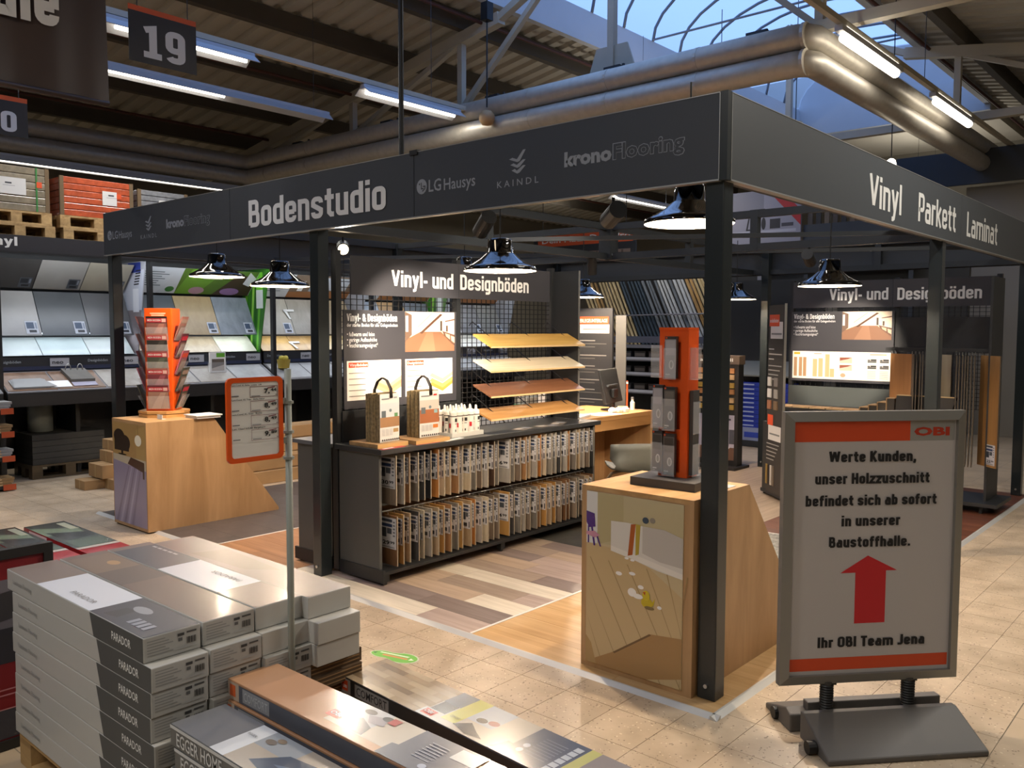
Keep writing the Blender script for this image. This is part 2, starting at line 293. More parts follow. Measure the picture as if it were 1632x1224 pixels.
def block_texts(parent, mat, O, U, V, items, name='lettering', off=0.0012):
    """like texts(), in the condensed sign face; item: (string, u0, u1, baseline, cap height[, stroke])"""
    O = Vector(O); U = Vector(U).normalized(); V = Vector(V).normalized(); N = U.cross(V)
    for it in items:
        s, u0, u1, vb, cap = it[:5]; w = it[5] if len(it) > 5 else 0.165; x = 0.0; strokes = []
        for ch in s:
            st, gw = block_glyph(ch, w); strokes += [([(p[0]+x, p[1]) for p in pts], cl) for pts, cl in st]; x += gw+0.075
        total = x-0.075; kx = (u1-u0)/total; b = B()
        for si, (pts, cl) in enumerate(strokes):
            q = [pts[0]]
            for p in pts[1:]:
                if abs(p[0]-q[-1][0])+abs(p[1]-q[-1][1]) > 1e-4: q.append(p)
            n = len(q); vs = []
            for i, p in enumerate(q):
                pa = q[i-1] if (i > 0 or cl) else None; pb = q[(i+1) % n] if (i < n-1 or cl) else None
                d1 = Vector((p[0]-pa[0], p[1]-pa[1])).normalized() if pa else None; d2 = Vector((pb[0]-p[0], pb[1]-p[1])).normalized() if pb else None
                d1 = d1 or d2; d2 = d2 or d1; n1 = Vector((-d1.y, d1.x)); n2 = Vector((-d2.y, d2.x)); m = (n1+n2)
                m = m.normalized() if m.length > 1e-6 else n1; k = (w/2)/max(0.45, m.dot(n1))
                for sg in (1, -1): vs.append((p[0]+m.x*k*sg, p[1]+m.y*k*sg))
            fs = [(2*i, 2*i+1, 2*((i+1) % n)+1, 2*((i+1) % n)) for i in range(n if cl else n-1)]
            b.add([O+U*(u0+px*kx)+V*(vb+py*cap)+N*(off+0.00015*si) for px, py in vs], fs)
        o = b.build(name, mat, parent)
# ================================================================== the hall
HX0, HX1, HY0, HY1 = -13.0, 5.6, -9.0, 17.0
def build_floor():
    fl = struct(B().box(HX0, HY0, -0.2, HX1, HY1, -0.0025).build('floor', SLABMAT()))
    tm = TILEMAT(); base = None
    # nearest tiles outside the display platform, in view of the photograph
    cand = []
    A = math.radians(48.7); R = Vector((math.sin(A), math.cos(A))); F = Vector((-math.cos(A), math.sin(A)))
    for i in range(-60, 30):
        for j in range(-20, 60):
            x0 = -0.30 + 0.25*i; y0 = -0.29 + 0.25*j; cx, cy = x0+0.125, y0+0.125
            if -5.66 < cx < 0.05 and cy > -0.12 and cy < 6.1: continue
            d = Vector((cx-CAM.x, cy-CAM.y)); dz = d.dot(F); dx = d.dot(R)
            if dz < 1.9 or abs(dx)/dz > 0.64 or 1.55/dz < -0.4: continue
            if -1.9 < cx < 0.5 and cy < -1.3: continue
            cand.append((dz, x0, y0))
    cand.sort()
    for dz, x0, y0 in cand[:300]:
        if base is None:
            g = 0.0012
            base = B().box(g, g, -0.0024, 0.25-g, 0.25-g, 0.0).build('tile', tm, fl); o = base
        else: o = base.copy(); COL.objects.link(o)
        o.location = (x0, y0, 0)
    wm = M('hall_wall_paint', '7a7466', 0.85, noise=0.1, nscale=0.7)
    for n, a in (('wall_left', (HX0-0.2, HY0, -0.2, HX0, HY1, 5.7)), ('wall_right', (HX1, HY0, -0.2, HX1+0.2, HY1, 5.7)), ('wall_back', (HX0-0.2, HY1, -0.2, HX1+0.2, HY1+0.2, 7.5)), ('wall_front', (HX0-0.2, HY0-0.2, -0.2, HX1+0.2, HY0, 7.5))):
        struct(B().box(*a).build(n, wm))
KL, KR, KZ = -5.5, -2.2, 5.46
def roofz(x): return KZ - 0.163*((KL-x) if x < KL else (x-KR) if x > KR else 0)
def build_ceiling():
    sheet = M('trapezoid_roof_sheet', 'aea798', 0.7, noise=0.1, nscale=1.2)
    ce = None
    for side in (0, 1):
        x0, x1 = (HX0-0.2, KL) if side == 0 else (KR, HX1+0.2)
        b = B(); y = HY0; prof = []
        while y < HY1:
            prof += [(y, 0.0), (y+0.12, 0.0), (y+0.15, 0.05), (y+0.24, 0.05)]; y += 0.27
        vs = []
        for yy, dz in prof: vs += [(x0, yy, roofz(x0)+0.12+dz), (x1, yy, roofz(x1)+0.12+dz)]
        b.add(vs, [(2*i, 2*i+1, 2*i+3, 2*i+2) for i in range(len(prof)-1)])
        b.box(x0, HY0, roofz(x0)+0.4, x1, HY1, roofz(x0)+0.401) if False else None
        if ce is None:
            ce = struct(b.build('ceiling', sheet)); 
        else: b.build('roof_sheet', sheet, ce)
        # insulation deck above so that no light leaks
        xa, xb = (x0, x1-0.09) if side == 0 else (x0+0.09, x1)
        vs = [(xa, HY0, roofz(xa)+0.2), (xb, HY0, roofz(xb)+0.2), (xb, HY1, roofz(xb)+0.2), (xa, HY1, roofz(xa)+0.2)]
        vs2 = [(p[0], p[1], p[2]+0.1) for p in vs]
        B().add(vs+vs2, [(3,2,1,0),(4,5,6,7),(0,1,5,4),(1,2,6,5),(2,3,7,6),(3,0,4,7)]).build('roof_deck', sheet, ce)
    # roof between the slopes in front of and behind the skylight
    B().box(KL, HY0, 5.55, KR, -6.0, 5.75).build('roof_ridge', sheet, ce); B().box(KL, 13.7, 5.40, KR, HY1, 5.75).build('roof_ridge', sheet, ce)
    pm = M('purlin_dark_steel', '4b443a', 0.7); pr = M('sprinkler_pipe_red_brown', '4a2418', 0.6)
    for x in (-12.3, -11.05, -9.8, -8.55, -7.3, -6.1, -1.5, -0.2, 1.1, 2.4, 3.7, 4.9):
        z = roofz(x)
        B().box(x-0.05, HY0, z-0.1, x+0.05, HY1, z+0.115).build('purlin', pm, ce)
    for x in (-5.75, -8.3, -10.4, -1.9):
        B().tube([(x, HY0, roofz(x)-0.14), (x, HY1, roofz(x)-0.14)], 0.022, 8).build('sprinkler_pipe', pr, ce)
def build_skylight():
    km = M('skylight_kerb_white', 'b9bcc0', 0.6, noise=0.06, nscale=1.5); gm, nt, bs = new_mat('skylight_polycarbonate')
    tr = nt.nodes.new('ShaderNodeBsdfTranslucent'); tp = nt.nodes.new('ShaderNodeBsdfTransparent'); mx = nt.nodes.new('ShaderNodeMixShader')
    tr.inputs[0].default_value = (0.92, 0.95, 1, 1); tp.inputs[0].default_value = (0.92, 0.95, 1, 1); mx.inputs[0].default_value = 0.35
    nt.links.new(tp.outputs[0], mx.inputs[1]); nt.links.new(tr.outputs[0], mx.inputs[2]); nt.links.new(mx.outputs[0], nt.nodes['Material Output'].inputs[0])
    y0, y1, zt = -5.9, 13.6, 5.87
    w = struct(B().box(KL-0.09, y0, KZ-0.02, KL, y1, zt).build('window_1', km))
    B().box(KR, y0, KZ-0.02, KR+0.09, y1, zt).build('kerb', km, w)
    B().box(KL-0.09, y1, KZ-0.12, KR+0.09, y1+0.1, zt+0.05).build('kerb', km, w); B().box(KL-0.09, y0-0.1, KZ-0.12, KR+0.09, y0, zt+0.05).build('kerb', km, w)
    cx, hw, rise = (KL+KR)/2, (KR-KL)/2, 0.85
    def arc(n=14, r=0.0): return [(cx-(hw+r)*math.cos(PI*k/n), zt+(rise+r)*math.sin(PI*k/n)) for k in range(n+1)]
    rm = M('skylight_rib_grey', '6d747e', 0.5); base = None; pane = None
    ys = [y0+0.05+0.78*k for k in range(26)]
    for yy in ys:
        if base is None: base = B().tube([(a, 0, z) for a, z in arc()], 0.022, 6).build('arch_rib', rm, w, smooth=True); o = base
        else: o = base.copy(); COL.objects.link(o)
        o.location = (0, yy, 0)
    for a, b_ in zip(ys[:-1], ys[1:]):
        if pane is None:
            q = B(); pts = arc(14, 0.02)
            q.add([(p[0], t, p[1]) for p in pts for t in (0.0, 0.78)], [(2*i, 2*i+1, 2*i+3, 2*i+2) for i in range(len(pts)-1)])
            pane = q.build('pane', gm, w, smooth=True); o = pane
        else: o = pane.copy(); COL.objects.link(o)
        o.location = (0, a, 0)
    for yy in (y0-0.06, y1+0.02): B().prism(arc(14, 0.04), 'y', yy, yy+0.05).build('end_wall', km, w)   # closed arched ends
    for k in (3, 9, 15, 18, 21): B().tube([(KL, ys[k], zt+0.02), (KR, ys[k], zt+0.02)], 0.016, 6).build('tie_rod', rm, w)
def truss(y, label):
    zb = 4.30
    t = thing('roof_truss', label, 'truss', (-3.85, y, zb), group='steel roof trusses')
    def ch(name, p, q, w, h): B().beam(p, q, w, h, (0,1,0)).build(name, CREAM, t)
    xs = (-12.6, -10.45, -8.33, -6.15, -3.85, -1.55, 0.6, 2.75, 4.9)
    ch('top_chord', (-12.9, y, roofz(-12.9)-0.17), (KL+0.02, y, roofz(KL)-0.17), 0.14, 0.12); ch('top_chord', (KR-0.02, y, roofz(KR)-0.17), (5.2, y, roofz(5.2)-0.17), 0.14, 0.12)
    ch('bottom_chord', (-12.0, y, zb), (4.3, y, zb), 0.1, 0.11)
    ch('ridge_chord', (KL, y, roofz(KL)-0.17), (-3.85, y, 6.0), 0.08, 0.1); ch('ridge_chord', (-3.85, y, 6.0), (KR, y, roofz(KR)-0.17), 0.08, 0.1)
    for i, xx in enumerate(xs[1:-1]):
        zt = (6.0 if xx == -3.85 else roofz(xx)-0.2)
        if xx < -11 or xx > 3.5: continue
        ch('post', (xx, y, zb), (xx, y, zt), 0.08, 0.08)
    for a, b_ in ((-10.45, -8.33), (-8.33, -6.15), (-6.15, -4.5), (-1.55, -3.2), (0.6, -1.55), (2.75, 0.6)):
        zt = roofz(b_)-0.2 if not (KL < b_ < KR) else 5.75
        ch('diagonal', (a, y, zb), (b_, y, zt), 0.06, 0.07)
    B().prism([(-4.15, zb+0.05), (-3.55, zb+0.05), (-3.65, zb+0.32), (-4.05, zb+0.32)], 'y', y-0.012, y+0.012).build('gusset_plate', CREAM, t)
def duct():
    foil = M('silver_duct_foil', 'c2bbae', 0.5, 0.5, noise=0.12, nscale=14); t = thing('air_duct', 'twin silver foil air ducts running under the roof and turning corners', 'air duct', (-5.3, 4.45, 3.75))
    yd, xl, xr = 4.40, -10.55, -1.5
    for k, (zz, dy) in enumerate(((4.135, 0.0), (3.905, 0.0))):
        r = 0.116; o = 0.0
        path = [(xl, -4.0, zz), (xl, 1.0, zz), (xl, yd-0.12, zz), (xl+0.04, yd-0.04, zz), (xl+0.12, yd, zz), (-6.0, yd, zz), (xr-0.12, yd, zz), (xr-0.04, yd+0.04, zz), (xr, yd+0.12, zz), (xr, 8, zz), (xr, 11.5, zz)]
        B().tube(path, r, 18).build('duct_tube', foil, t, smooth=True)
        for xx in [xl+0.6+1.05*i for i in range(9)]:
            B().tube([(xx, yd, zz), (xx+0.03, yd, zz)], r+0.003, 18).build('duct_band', foil, t, smooth=False)
    for xx in (-9.2, -7.2, -5.3, -3.6, -2.0):
        B().box(xx-0.1, yd-0.02, 4.25, xx+0.1, yd+0.3, 4.275).box(xx-0.012, yd+0.19, 4.25, xx+0.012, yd+0.214, 4.35).build('hanger_bracket', ANTH, t)
def batten(x, y0, y1, z, label, lit=True, wide=0.12, power=None, cover=None, shade=True, cat='ceiling lamp', wires=True, up=0.0, tr=0.019):
    t = thing('strip_light', label, cat, (x, (y0+y1)/2, z+0.08), group='fluorescent strip lights')
    c0, c1 = cover if cover else (y0-0.05, y1+0.05)
    hs = M('lamp_housing_white', 'b9bcc2', 0.4)
    B().box(x-0.035, c0, z+0.05, x+0.035, c1, z+0.10).build('housing', hs, t)
    if shade:   # open reflector wings
        B().prism([(x-wide, z-0.005), (x-wide-0.004, z), (x-0.036, z+0.07), (x-0.036, z+0.06)], 'y', c0, c1).build('reflector', hs, t)
        B().prism([(x+wide, z-0.005), (x+wide+0.004, z), (x+0.036, z+0.07), (x+0.036, z+0.06)], 'y', c0, c1).build('reflector', hs, t)
    tm = M('lit_tube', 'ffffff', 0.3, emit='fff4e2', es=6.0) if lit else M('unlit_tube', 'd8d8d8', 0.3)
    B().tube([(x, y0, z+0.02), (x, y1, z+0.02)], tr, 12).build('tube', tm, t, smooth=True)
    for yy in (c0+0.2, c1-0.2):
        if wires: B().tube([(x, yy, z+0.1), (x, yy, roofz(x)+0.12)], 0.003, 4).build('hanging_wire', ANTH, t)
        else: B().tube([(x, yy, z+0.1), (x, yy, z+0.109)], 0.012, 6).build('rail_clamp', ANTH, t)
    if lit: area_light('tube_light', t, (x, (y0+y1)/2, z-0.012), 0.1, y1-y0, power or P_TUBE, C_TUBE)
    if lit and up: area_light('added_roof_fill', t, (x, (y0+y1)/2, z+0.105), 0.06, y1-y0, up, C_TUBE, (PI, 0, 0))  # light added besides the tube, thrown upward to brighten the roof
    return t
build_floor(); build_ceiling(); build_skylight()
truss(4.75, 'cream steel roof truss just behind the silver air ducts, nearest of the trusses')
truss(9.35, 'cream steel roof truss under the far end of the skylight, farther of the trusses')
duct()
batten(-1.17, 4.32, 5.68, 4.0, 'bright strip light below the silver duct corner, larger of the right pair', cover=(4.2, 5.8), power=7, up=5, shade=False, tr=0.042, wires=False)
batten(-1.17, 7.03, 8.41, 4.0, 'smaller bright strip light farther along the right duct', cover=(6.9, 8.5), power=5, up=5, shade=False, tr=0.042, wires=False)
batten(-6.85, 0.2, 1.85, 4.0, 'long strip light with blue-white housing below the number 19 sign', cover=(0.1, 3.2), wide=0.1)
batten(-5.65, 0.16, 1.38, 4.02, 'strip light ending right of the number 19 sign', cover=(0.0, 1.45), power=12, wires=False)
batten(-5.65, 2.8, 4.12, 4.02, 'ribbed strip light hanging above the fascia left of the beige ball', cover=(2.75, 4.2), power=12, wires=False)
batten(-10.55, 0.6, 4.6, 3.66, 'long thin strip light under the left silver duct', cover=(0.4, 5.3), wide=0.07, power=40)
batten(-10.7, 10.3, 13.1, 4.0, 'far thin strip light seen under the fascia above the Vinyl header', wide=0.06, power=30, up=18)
batten(-7.7, 10.4, 12.4, 4.0, 'far wide strip light seen under the fascia left of the largest pendant', power=24, up=18)
batten(2.5, 9.0, 10.4, 4.3, 'added fill strip light over the right rear aisle, out of the picture', up=18)  # added to lift the dark roof at the right rear
batten(-5.0, 7.0, 8.4, 4.0, 'added fill strip light over the moulding rack, unseen behind the fascia', power=22, up=10)  # added to light the mouldings below, itself unseen
batten(-3.5, 14.3, 15.7, 4.0, 'added fill strip light before the rear wall, unseen behind the right fascia', power=24, up=25)  # added to light the far roof ridge, itself unseen
# rows going on out of view, with strip lights added among them as fill
batten(-1.17, 1.5, 2.9, 4.0, 'strip light of the right row above the studio, out of the picture', wires=False, power=10, up=10)
batten(3.3, -1.4, 0.0, 4.0, 'added fill strip light over the aisle right of the photographer, out of the picture', power=12)  # added to light the foreground
batten(3.3, 2.6, 4.0, 4.0, 'added fill strip light farther along the aisle on the right, out of the picture', power=20)  # added aisle fill for the right fascia
batten(1.35, 1.3, 2.7, 3.9, 'added fill strip light over the aisle before the right fascia, out of the picture', power=60, up=14)  # added to brighten the right fascia without reaching the poster
batten(1.3, -5.6, -4.2, 4.0, 'added fill strip light behind the photographer, out of the picture', power=46)  # added general fill from behind the camera
batten(-1.17, -4.6, -3.2, 4.0, 'added fill strip light left behind the photographer, out of the picture', power=50)  # added fill for the surfaces that face the camera
batten(-6.85, -3.4, -2.0, 4.0, 'strip light over the left aisle before the banner, out of the picture', up=25)
batten(-3.5, -3.1, -1.7, 4.0, 'added fill strip light over the stacks before the fascia, out of the picture', power=14, up=30)  # added for its upward light on the left roof
def rail(x, y0, y1, z, label):
    t = thing('conduit_rail', label, 'rail', (x, (y0+y1)/2, z)); B().box(x-0.025, y0, z, x+0.025, y1, z+0.05).build('channel', CREAM, t)
    for yy in (y0+0.3, (y0+y1)/2, y1-0.3): B().tube([(x, yy, z+0.05), (x, yy, roofz(x)+0.12)], 0.004, 4).build('hanging_wire', ANTH, t)
rail(-1.17, 1.2, 12.0, 4.11, 'cream rail carrying the two bright strip lights on the right')
rail(-5.65, -1.0, 8.5, 4.13, 'thin white rail carrying the strip lights above the fascia')
t = thing('hanging_ball', 'beige ball hanging on a dark cord beside the silver duct', 'ball', (-5.2, 4.2, 3.96))
B().lathe([(0.001, -0.09), (0.055, -0.077), (0.086, -0.035), (0.093, 0.0), (0.086, 0.04), (0.055, 0.077), (0.001, 0.09)], 20, -5.2, 4.2, 3.96).build('ball_body', M('beige_ball', 'b09066', 0.6), t, smooth=True)
B().tube([(-5.2, 4.2, 4.08), (-5.2, 4.2, 5.3)], 0.009, 6).build('cord', BLACK, t); B().box(-5.25, 4.15, 5.05, -5.15, 4.25, 5.25).build('cord_block', BLACK, t)
# ================================================================== display platform
PZ = 0.012
def build_platform():
    sub = M('underlay_board', '6a6258', 0.8)
    pf = struct(B().box(-5.6, -0.1, 0.0, 0.05, 6.0, 0.004).build('floor_display', sub))
    k = [0]
    meshes = {}
    def piece(name, x0, y0, x1, y1, mat):
        key = (name, round(x1-x0, 3), round(y1-y0, 3), mat.name)
        if key in meshes: o = meshes[key].copy(); COL.objects.link(o)
        else:
            o = B().box(0, 0, 0.004, x1-x0-0.0015, y1-y0-0.0015, PZ).build(name, mat, pf); meshes[key] = o
        o.location = (x0, y0, 0); o.parent = pf
    # multi-tone vinyl planks along x
    tones = [WOOD('plank_white_oak', 'c4b8a2', 'dcd0bc', 'x', (2, 30, 30), 0.42), WOOD('plank_greige', '8e7c6c', 'a89684', 'x', (2, 30, 30), 0.42),
             WOOD('plank_taupe', '75665e', '8b7c74', 'x', (2, 30, 30), 0.42), WOOD('plank_sand', 'a48e78', 'bca68e', 'x', (2, 30, 30), 0.42), WOOD('plank_rose_grey', '9c897c', 'b3a094', 'x', (2, 30, 30), 0.42)]
    pat = [[0, 4], [4, 2, 2], [4, 3, 0], [3, 1, 4], [1, 0, 0], [4, 1, 2], [3, 3, 4], [2, 4, 0], [4, 1, 3], [1, 2, 3]]
    offs = [-1.65, -2.15, -1.95, -1.75, -2.3, -1.9, -2.1, -1.6, -2.2, -1.8]
    for r in range(10):
        y0 = -0.095 + 0.1745*r; cuts = [-2.95, offs[r]-0.35, offs[r]+0.25, -1.318] if r else [-2.95, -1.72, -1.318]
        for j in range(len(cuts)-1): piece('plank', cuts[j], y0, cuts[j+1], y0+0.1745, tones[pat[r][min(j, len(pat[r])-1)]])
    # slate vinyl tiles
    sl = M('slate_vinyl_tile', '3e3c36', 0.6, noise=0.35, nscale=9); sl2 = M('slate_vinyl_tile_brown', '4a443a', 0.6, noise=0.3, nscale=7)
    for i in range(3):
        for j in range(4): piece('slate_tile', -2.95+0.544*i, 1.65+0.36*j, -2.95+0.544*(i+1), 1.65+0.36*(j+1), sl if (i+j) % 2 else sl2)
    # golden oak
    go = WOOD('plank_golden_oak', 'b08a58', 'c8a474', 'x', (1.2, 18, 18), 0.4, 0.04)
    for r in range(9):
        y0 = -0.095+0.1939*r; c = -0.72 if r % 2 else -0.45
        piece('plank', -1.302, y0, c, y0+0.1939, go); piece('plank', c, y0, 0.047, y0+0.1939, go)
    # mottled grey carpet tiles, then red-brown planks
    ct = M('mottled_carpet', '8d8a80', 0.95, noise=0.6, nscale=40)
    for i in range(3):
        for j in range(3): piece('carpet_tile', -1.302+0.45*i, 1.65+0.433*j, -1.302+0.45*(i+1), 1.65+0.433*(j+1), ct)
    rb = WOOD('plank_red_brown', '4e2c1e', '74452f', 'x', (1.4, 20, 20), 0.4, 0.12)
    for r in range(17):
        y0 = 2.955+0.178*r; c = -0.2-0.37*(r % 3)
        piece('plank', -1.302, y0, c, y0+0.178, rb); piece('plank', c, y0, 0.047, y0+0.178, rb)
    # beige planks behind the desk, orange oak and brown slate on the left
    be = WOOD('plank_beige', '94806a', 'ab967e', 'y', (1.4, 20, 20), 0.4)
    for r in range(9): piece('plank', -2.95+0.183*r, 3.1, -2.95+0.183*(r+1), 6.0, be)
    oo = WOOD('plank_orange_oak', '8e6444', 'ac805a', 'x', (1.3, 18, 18), 0.4, 0.05)
    for r in range(16):
        y0 = -0.095+0.19*r; c = -3.5+0.3*(r % 2)
        piece('plank', -3.885, y0, c, y0+0.19, oo); piece('plank', c, y0, -2.955, y0+0.19, oo)
    gs = M('grey_brown_vinyl_tile', '4b423c', 0.55, noise=0.3, nscale=6)
    for i in range(3):
        for j in range(10): piece('slate_tile', -5.59+0.565*i, -0.095+0.305*j, -5.59+0.565*(i+1), -0.095+0.305*(j+1), gs)
    for i in range(3): piece('plank', -5.59+0.88*i, 2.96, -5.59+0.88*(i+1), 6.0, gs)
    # metal edging and divider strips
    st = M('edge_strip_aluminium', 'c2c0ba', 0.5, 0.25); wh = M('divider_strip_pale', 'd8d2c8', 0.5)
    for a in ((-5.62, -0.125, -0.095, None), ):
        B().prism([(-0.128, 0.0), (-0.098, 0.0), (-0.094, 0.0145), (-0.103, 0.0145)], 'x', -5.62, 0.078).build('edge_strip', st, pf)
        B().prism([(0.078, 0.0), (0.048, 0.0), (0.044, 0.0145), (0.053, 0.0145)], 'y', -0.128, 6.03).build('edge_strip', st, pf)
    for xx in (-1.31, -3.892): B().box(xx-0.009, -0.09, 0.004, xx+0.007, 2.95, PZ+0.002).build('divider_strip', wh, pf)
    B().box(-1.3, 2.946, 0.004, 0.047, 2.956, PZ+0.002).build('divider_strip', wh, pf)
build_platform()

# ================================================================== studio pavilion
FZ0, FZ1 = 2.14, 2.475
def build_pavilion():
    t = thing('studio_pavilion', 'dark grey open display pavilion with lettered fascia on square posts', 'pavilion', (-2.75, 3.0, PZ))
    post_m = M('post_dark_green_grey', '1f2629', 0.32, 0.0, coat=0.15)
    bolt_m = M('bolt_steel', 'c8c8c8', 0.3, 0.9)
    for x, y in ((-5.51, 0.042), (-2.722, 0.042), (-0.042, 0.042), (-0.042, 3.1), (-0.042, 5.9), (-2.53, 5.86), (-5.51, 3.1), (-5.51, 5.9)):
        p = B().box(x-0.041, y-0.041, PZ, x+0.041, y+0.041, FZ1-0.01).build('post', post_m, t, bevel=0.004)
        b = B(); b.tube([(x, y-0.041, 0.07), (x, y-0.049, 0.07)], 0.009, 8); b.build('bolt', bolt_m, p)
    def seg(x0, x1):
        return B().box(x0+0.0015, -0.022, FZ0, x1-0.0015, -0.001, FZ1).build('fascia_panel', FASC, t)
    cuts = [(-5.56, -3.622), (-3.62, -1.793), (-1.791, -0.012)]
    ps = [seg(*c) for c in cuts]
    fr = [B().box(0.001, a+0.0015, FZ0, 0.022, c-0.0015, FZ1).build('fascia_panel', M('fascia_lit_right_sheet', '42464a', 0.5), t) for a, c in ((0.012, 3.4), (3.4, 6.0))]  # same sheet as the front, lightened: light on this side put into the colour
    B().box(-0.012, -0.022, FZ0-0.005, 0.022, 0.012, FZ1+0.005).build('corner_post_cap', post_m, t)
    B().box(-5.56, 5.94, FZ0, -0.0, 5.96, FZ1).build('fascia_panel', FASC, t); B().box(-5.56, 0.0, FZ0, -5.54, 5.94, FZ1).build('fascia_panel', FASC, t)
    ed = M('fascia_edge_profile', 'a9aaa8', 0.4, 0.6)
    e = B(); e.box(-5.56, -0.024, FZ0-0.006, -0.012, 0.012, FZ0); e.box(-0.012, 0.012, FZ0-0.006, 0.024, 6.0, FZ0)
    e.box(-5.56, -0.024, FZ1, -0.012, 0.0, FZ1+0.003); e.box(0.0, 0.012, FZ1, 0.024, 6.0, FZ1+0.003); e.box(-0.014, -0.0235, FZ0, -0.011, -0.0215, FZ1); e.box(0.0215, 0.011, FZ0, 0.0235, 0.014, FZ1); e.build('edge_profile', ed, t)
    O = (0, -0.022, 0)
    block_texts(ps[1], WHITE, O, X, Z, [('Bodenstudio', -3.39, -2.018, 2.2, 0.175)])
    def brands(p, x):   # the three brand marks, x of the LG circle's left edge
        d = x + 1.769
        b = B(); circ = prints(p, O, X, Z, [('c', -1.731+d, 2.291, 0.0395, 0.0395, '8b9096')], name='logo_disc', off=0.0012)
        prints(p, O, X, Z, [('r', -1.737+d, 2.283, -1.731+d, 2.312, '33373d'), ('r', -1.737+d, 2.277, -1.716+d, 2.283, '33373d'), ('c', -1.748+d, 2.305, 0.005, 0.005, '33373d'), ('p', [(-1.724+d, 2.263), (-1.703+d, 2.277), (-1.701+d, 2.294), (-1.722+d, 2.294), (-1.722+d, 2.288), (-1.708+d, 2.288), (-1.710+d, 2.279), (-1.727+d, 2.269)], '33373d')], name='logo_mark', off=0.0016)
        texts(p, LGREY, O, X, Z, [('LG', -1.678+d, -1.585+d, 2.258, 0.062, 0.012), ('Hausys', -1.565+d, -1.342+d, 2.256, 0.058, 0.008), ('K A I N D L', -1.195+d, -0.935+d, 2.2265, 0.031, 0.006)])
        cv = []
        for i, vv in enumerate((2.338, 2.311, 2.284)):
            cv.append(('p', [(-1.118+d+0.008*i, vv+0.016), (-1.097+d+0.008*i, vv+0.022), (-1.069+d, vv+0.012), (-1.03+d-0.0*i, vv+0.034+0.018*(i == 0)), (-1.014+d, vv+0.032+0.02*(i == 0)), (-1.05+d, vv+0.002), (-1.066+d, vv-0.002)], '8b9096'))
        prints(p, O, X, Z, cv, name='logo_chevrons', off=0.0012)
        texts(p, LGREY, O, X, Z, [('krono', -0.784+d, -0.525+d, 2.277, 0.067, 0.045)])
        # outlined "Flooring": light glyphs with a dark glyph inside
        texts(p, LGREY, O, X, Z, [('Flooring', -0.520+d, -0.166+d, 2.276, 0.072, 0.045)], name='lettering_outline')
        texts(p, FASC, O, X, Z, [('Flooring', -0.516+d, -0.170+d, 2.2785, 0.066, 0.022)], name='lettering_inside', off=0.0018)
    brands(ps[2], -1.769); brands(ps[0], -5.483)
    O2 = (0.022, 0, 0)
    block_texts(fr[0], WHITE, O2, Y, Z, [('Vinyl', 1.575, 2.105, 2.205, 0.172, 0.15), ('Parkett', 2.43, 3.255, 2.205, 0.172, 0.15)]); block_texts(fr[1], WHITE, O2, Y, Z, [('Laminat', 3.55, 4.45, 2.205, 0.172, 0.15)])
    # inner frame rails: pairs of square tubes
    def rail2(p, q):
        for zz in (2.175, 2.43): B().beam((*p, zz), (*q, zz), 0.055, 0.055).build('frame_rail', ANTH, t)
    rail2((-5.51, 0.05), (-0.04, 0.05)); rail2((-0.045, 0.05), (-0.045, 5.9)); rail2((-5.5, 3.1), (-0.05, 3.1)); rail2((-2.72, 0.05), (-2.72, 5.9)); rail2((-5.51, 0.05), (-5.51, 5.9)); rail2((-5.5, 5.9), (-0.05, 5.9))
    for x, y in ((-2.72, 3.1), (-1.35, 3.1), (-4.1, 3.1), (-2.72, 1.55), (-2.72, 4.5), (-1.35, 5.9), (-0.045, 1.55), (-0.045, 4.5)):
        s = 0.06 if (x, y) == (-2.72, 3.1) else 0.03
        h = B().box(x-s, y-s, 2.15, x+s, y+s, 2.455).build('frame_upright', ANTH, t)
        if s == 0.06:
            b = B()
            for dz in (2.19, 2.42):
                b.tube([(x-0.035, y-s, dz), (x-0.035, y-s-0.006, dz)], 0.009, 8); b.tube([(x+s, y-0.03, dz), (x+s+0.006, y-0.03, dz)], 0.009, 8)
            b.build('bolt', bolt_m, h)
    for p, q in (((-2.72, 1.55), (-0.05, 3.1)), ((-2.72, 3.1), (-0.05, 4.5)), ((-5.5, 1.55), (-2.72, 3.1))): B().beam((*p, 2.2), (*q, 2.2), 0.03, 0.03).build('frame_brace', ANTH, t)
    B().tube([(-1.95, 0.03, 2.45), (-1.95, 0.03, 5.6)], 0.014, 8).build('suspension_rod', BLACK, t)
    B().box(-1.82, -0.03, 2.462, -1.76, 0.01, 2.487).build('seam_clip', BLACK, t)
build_pavilion()

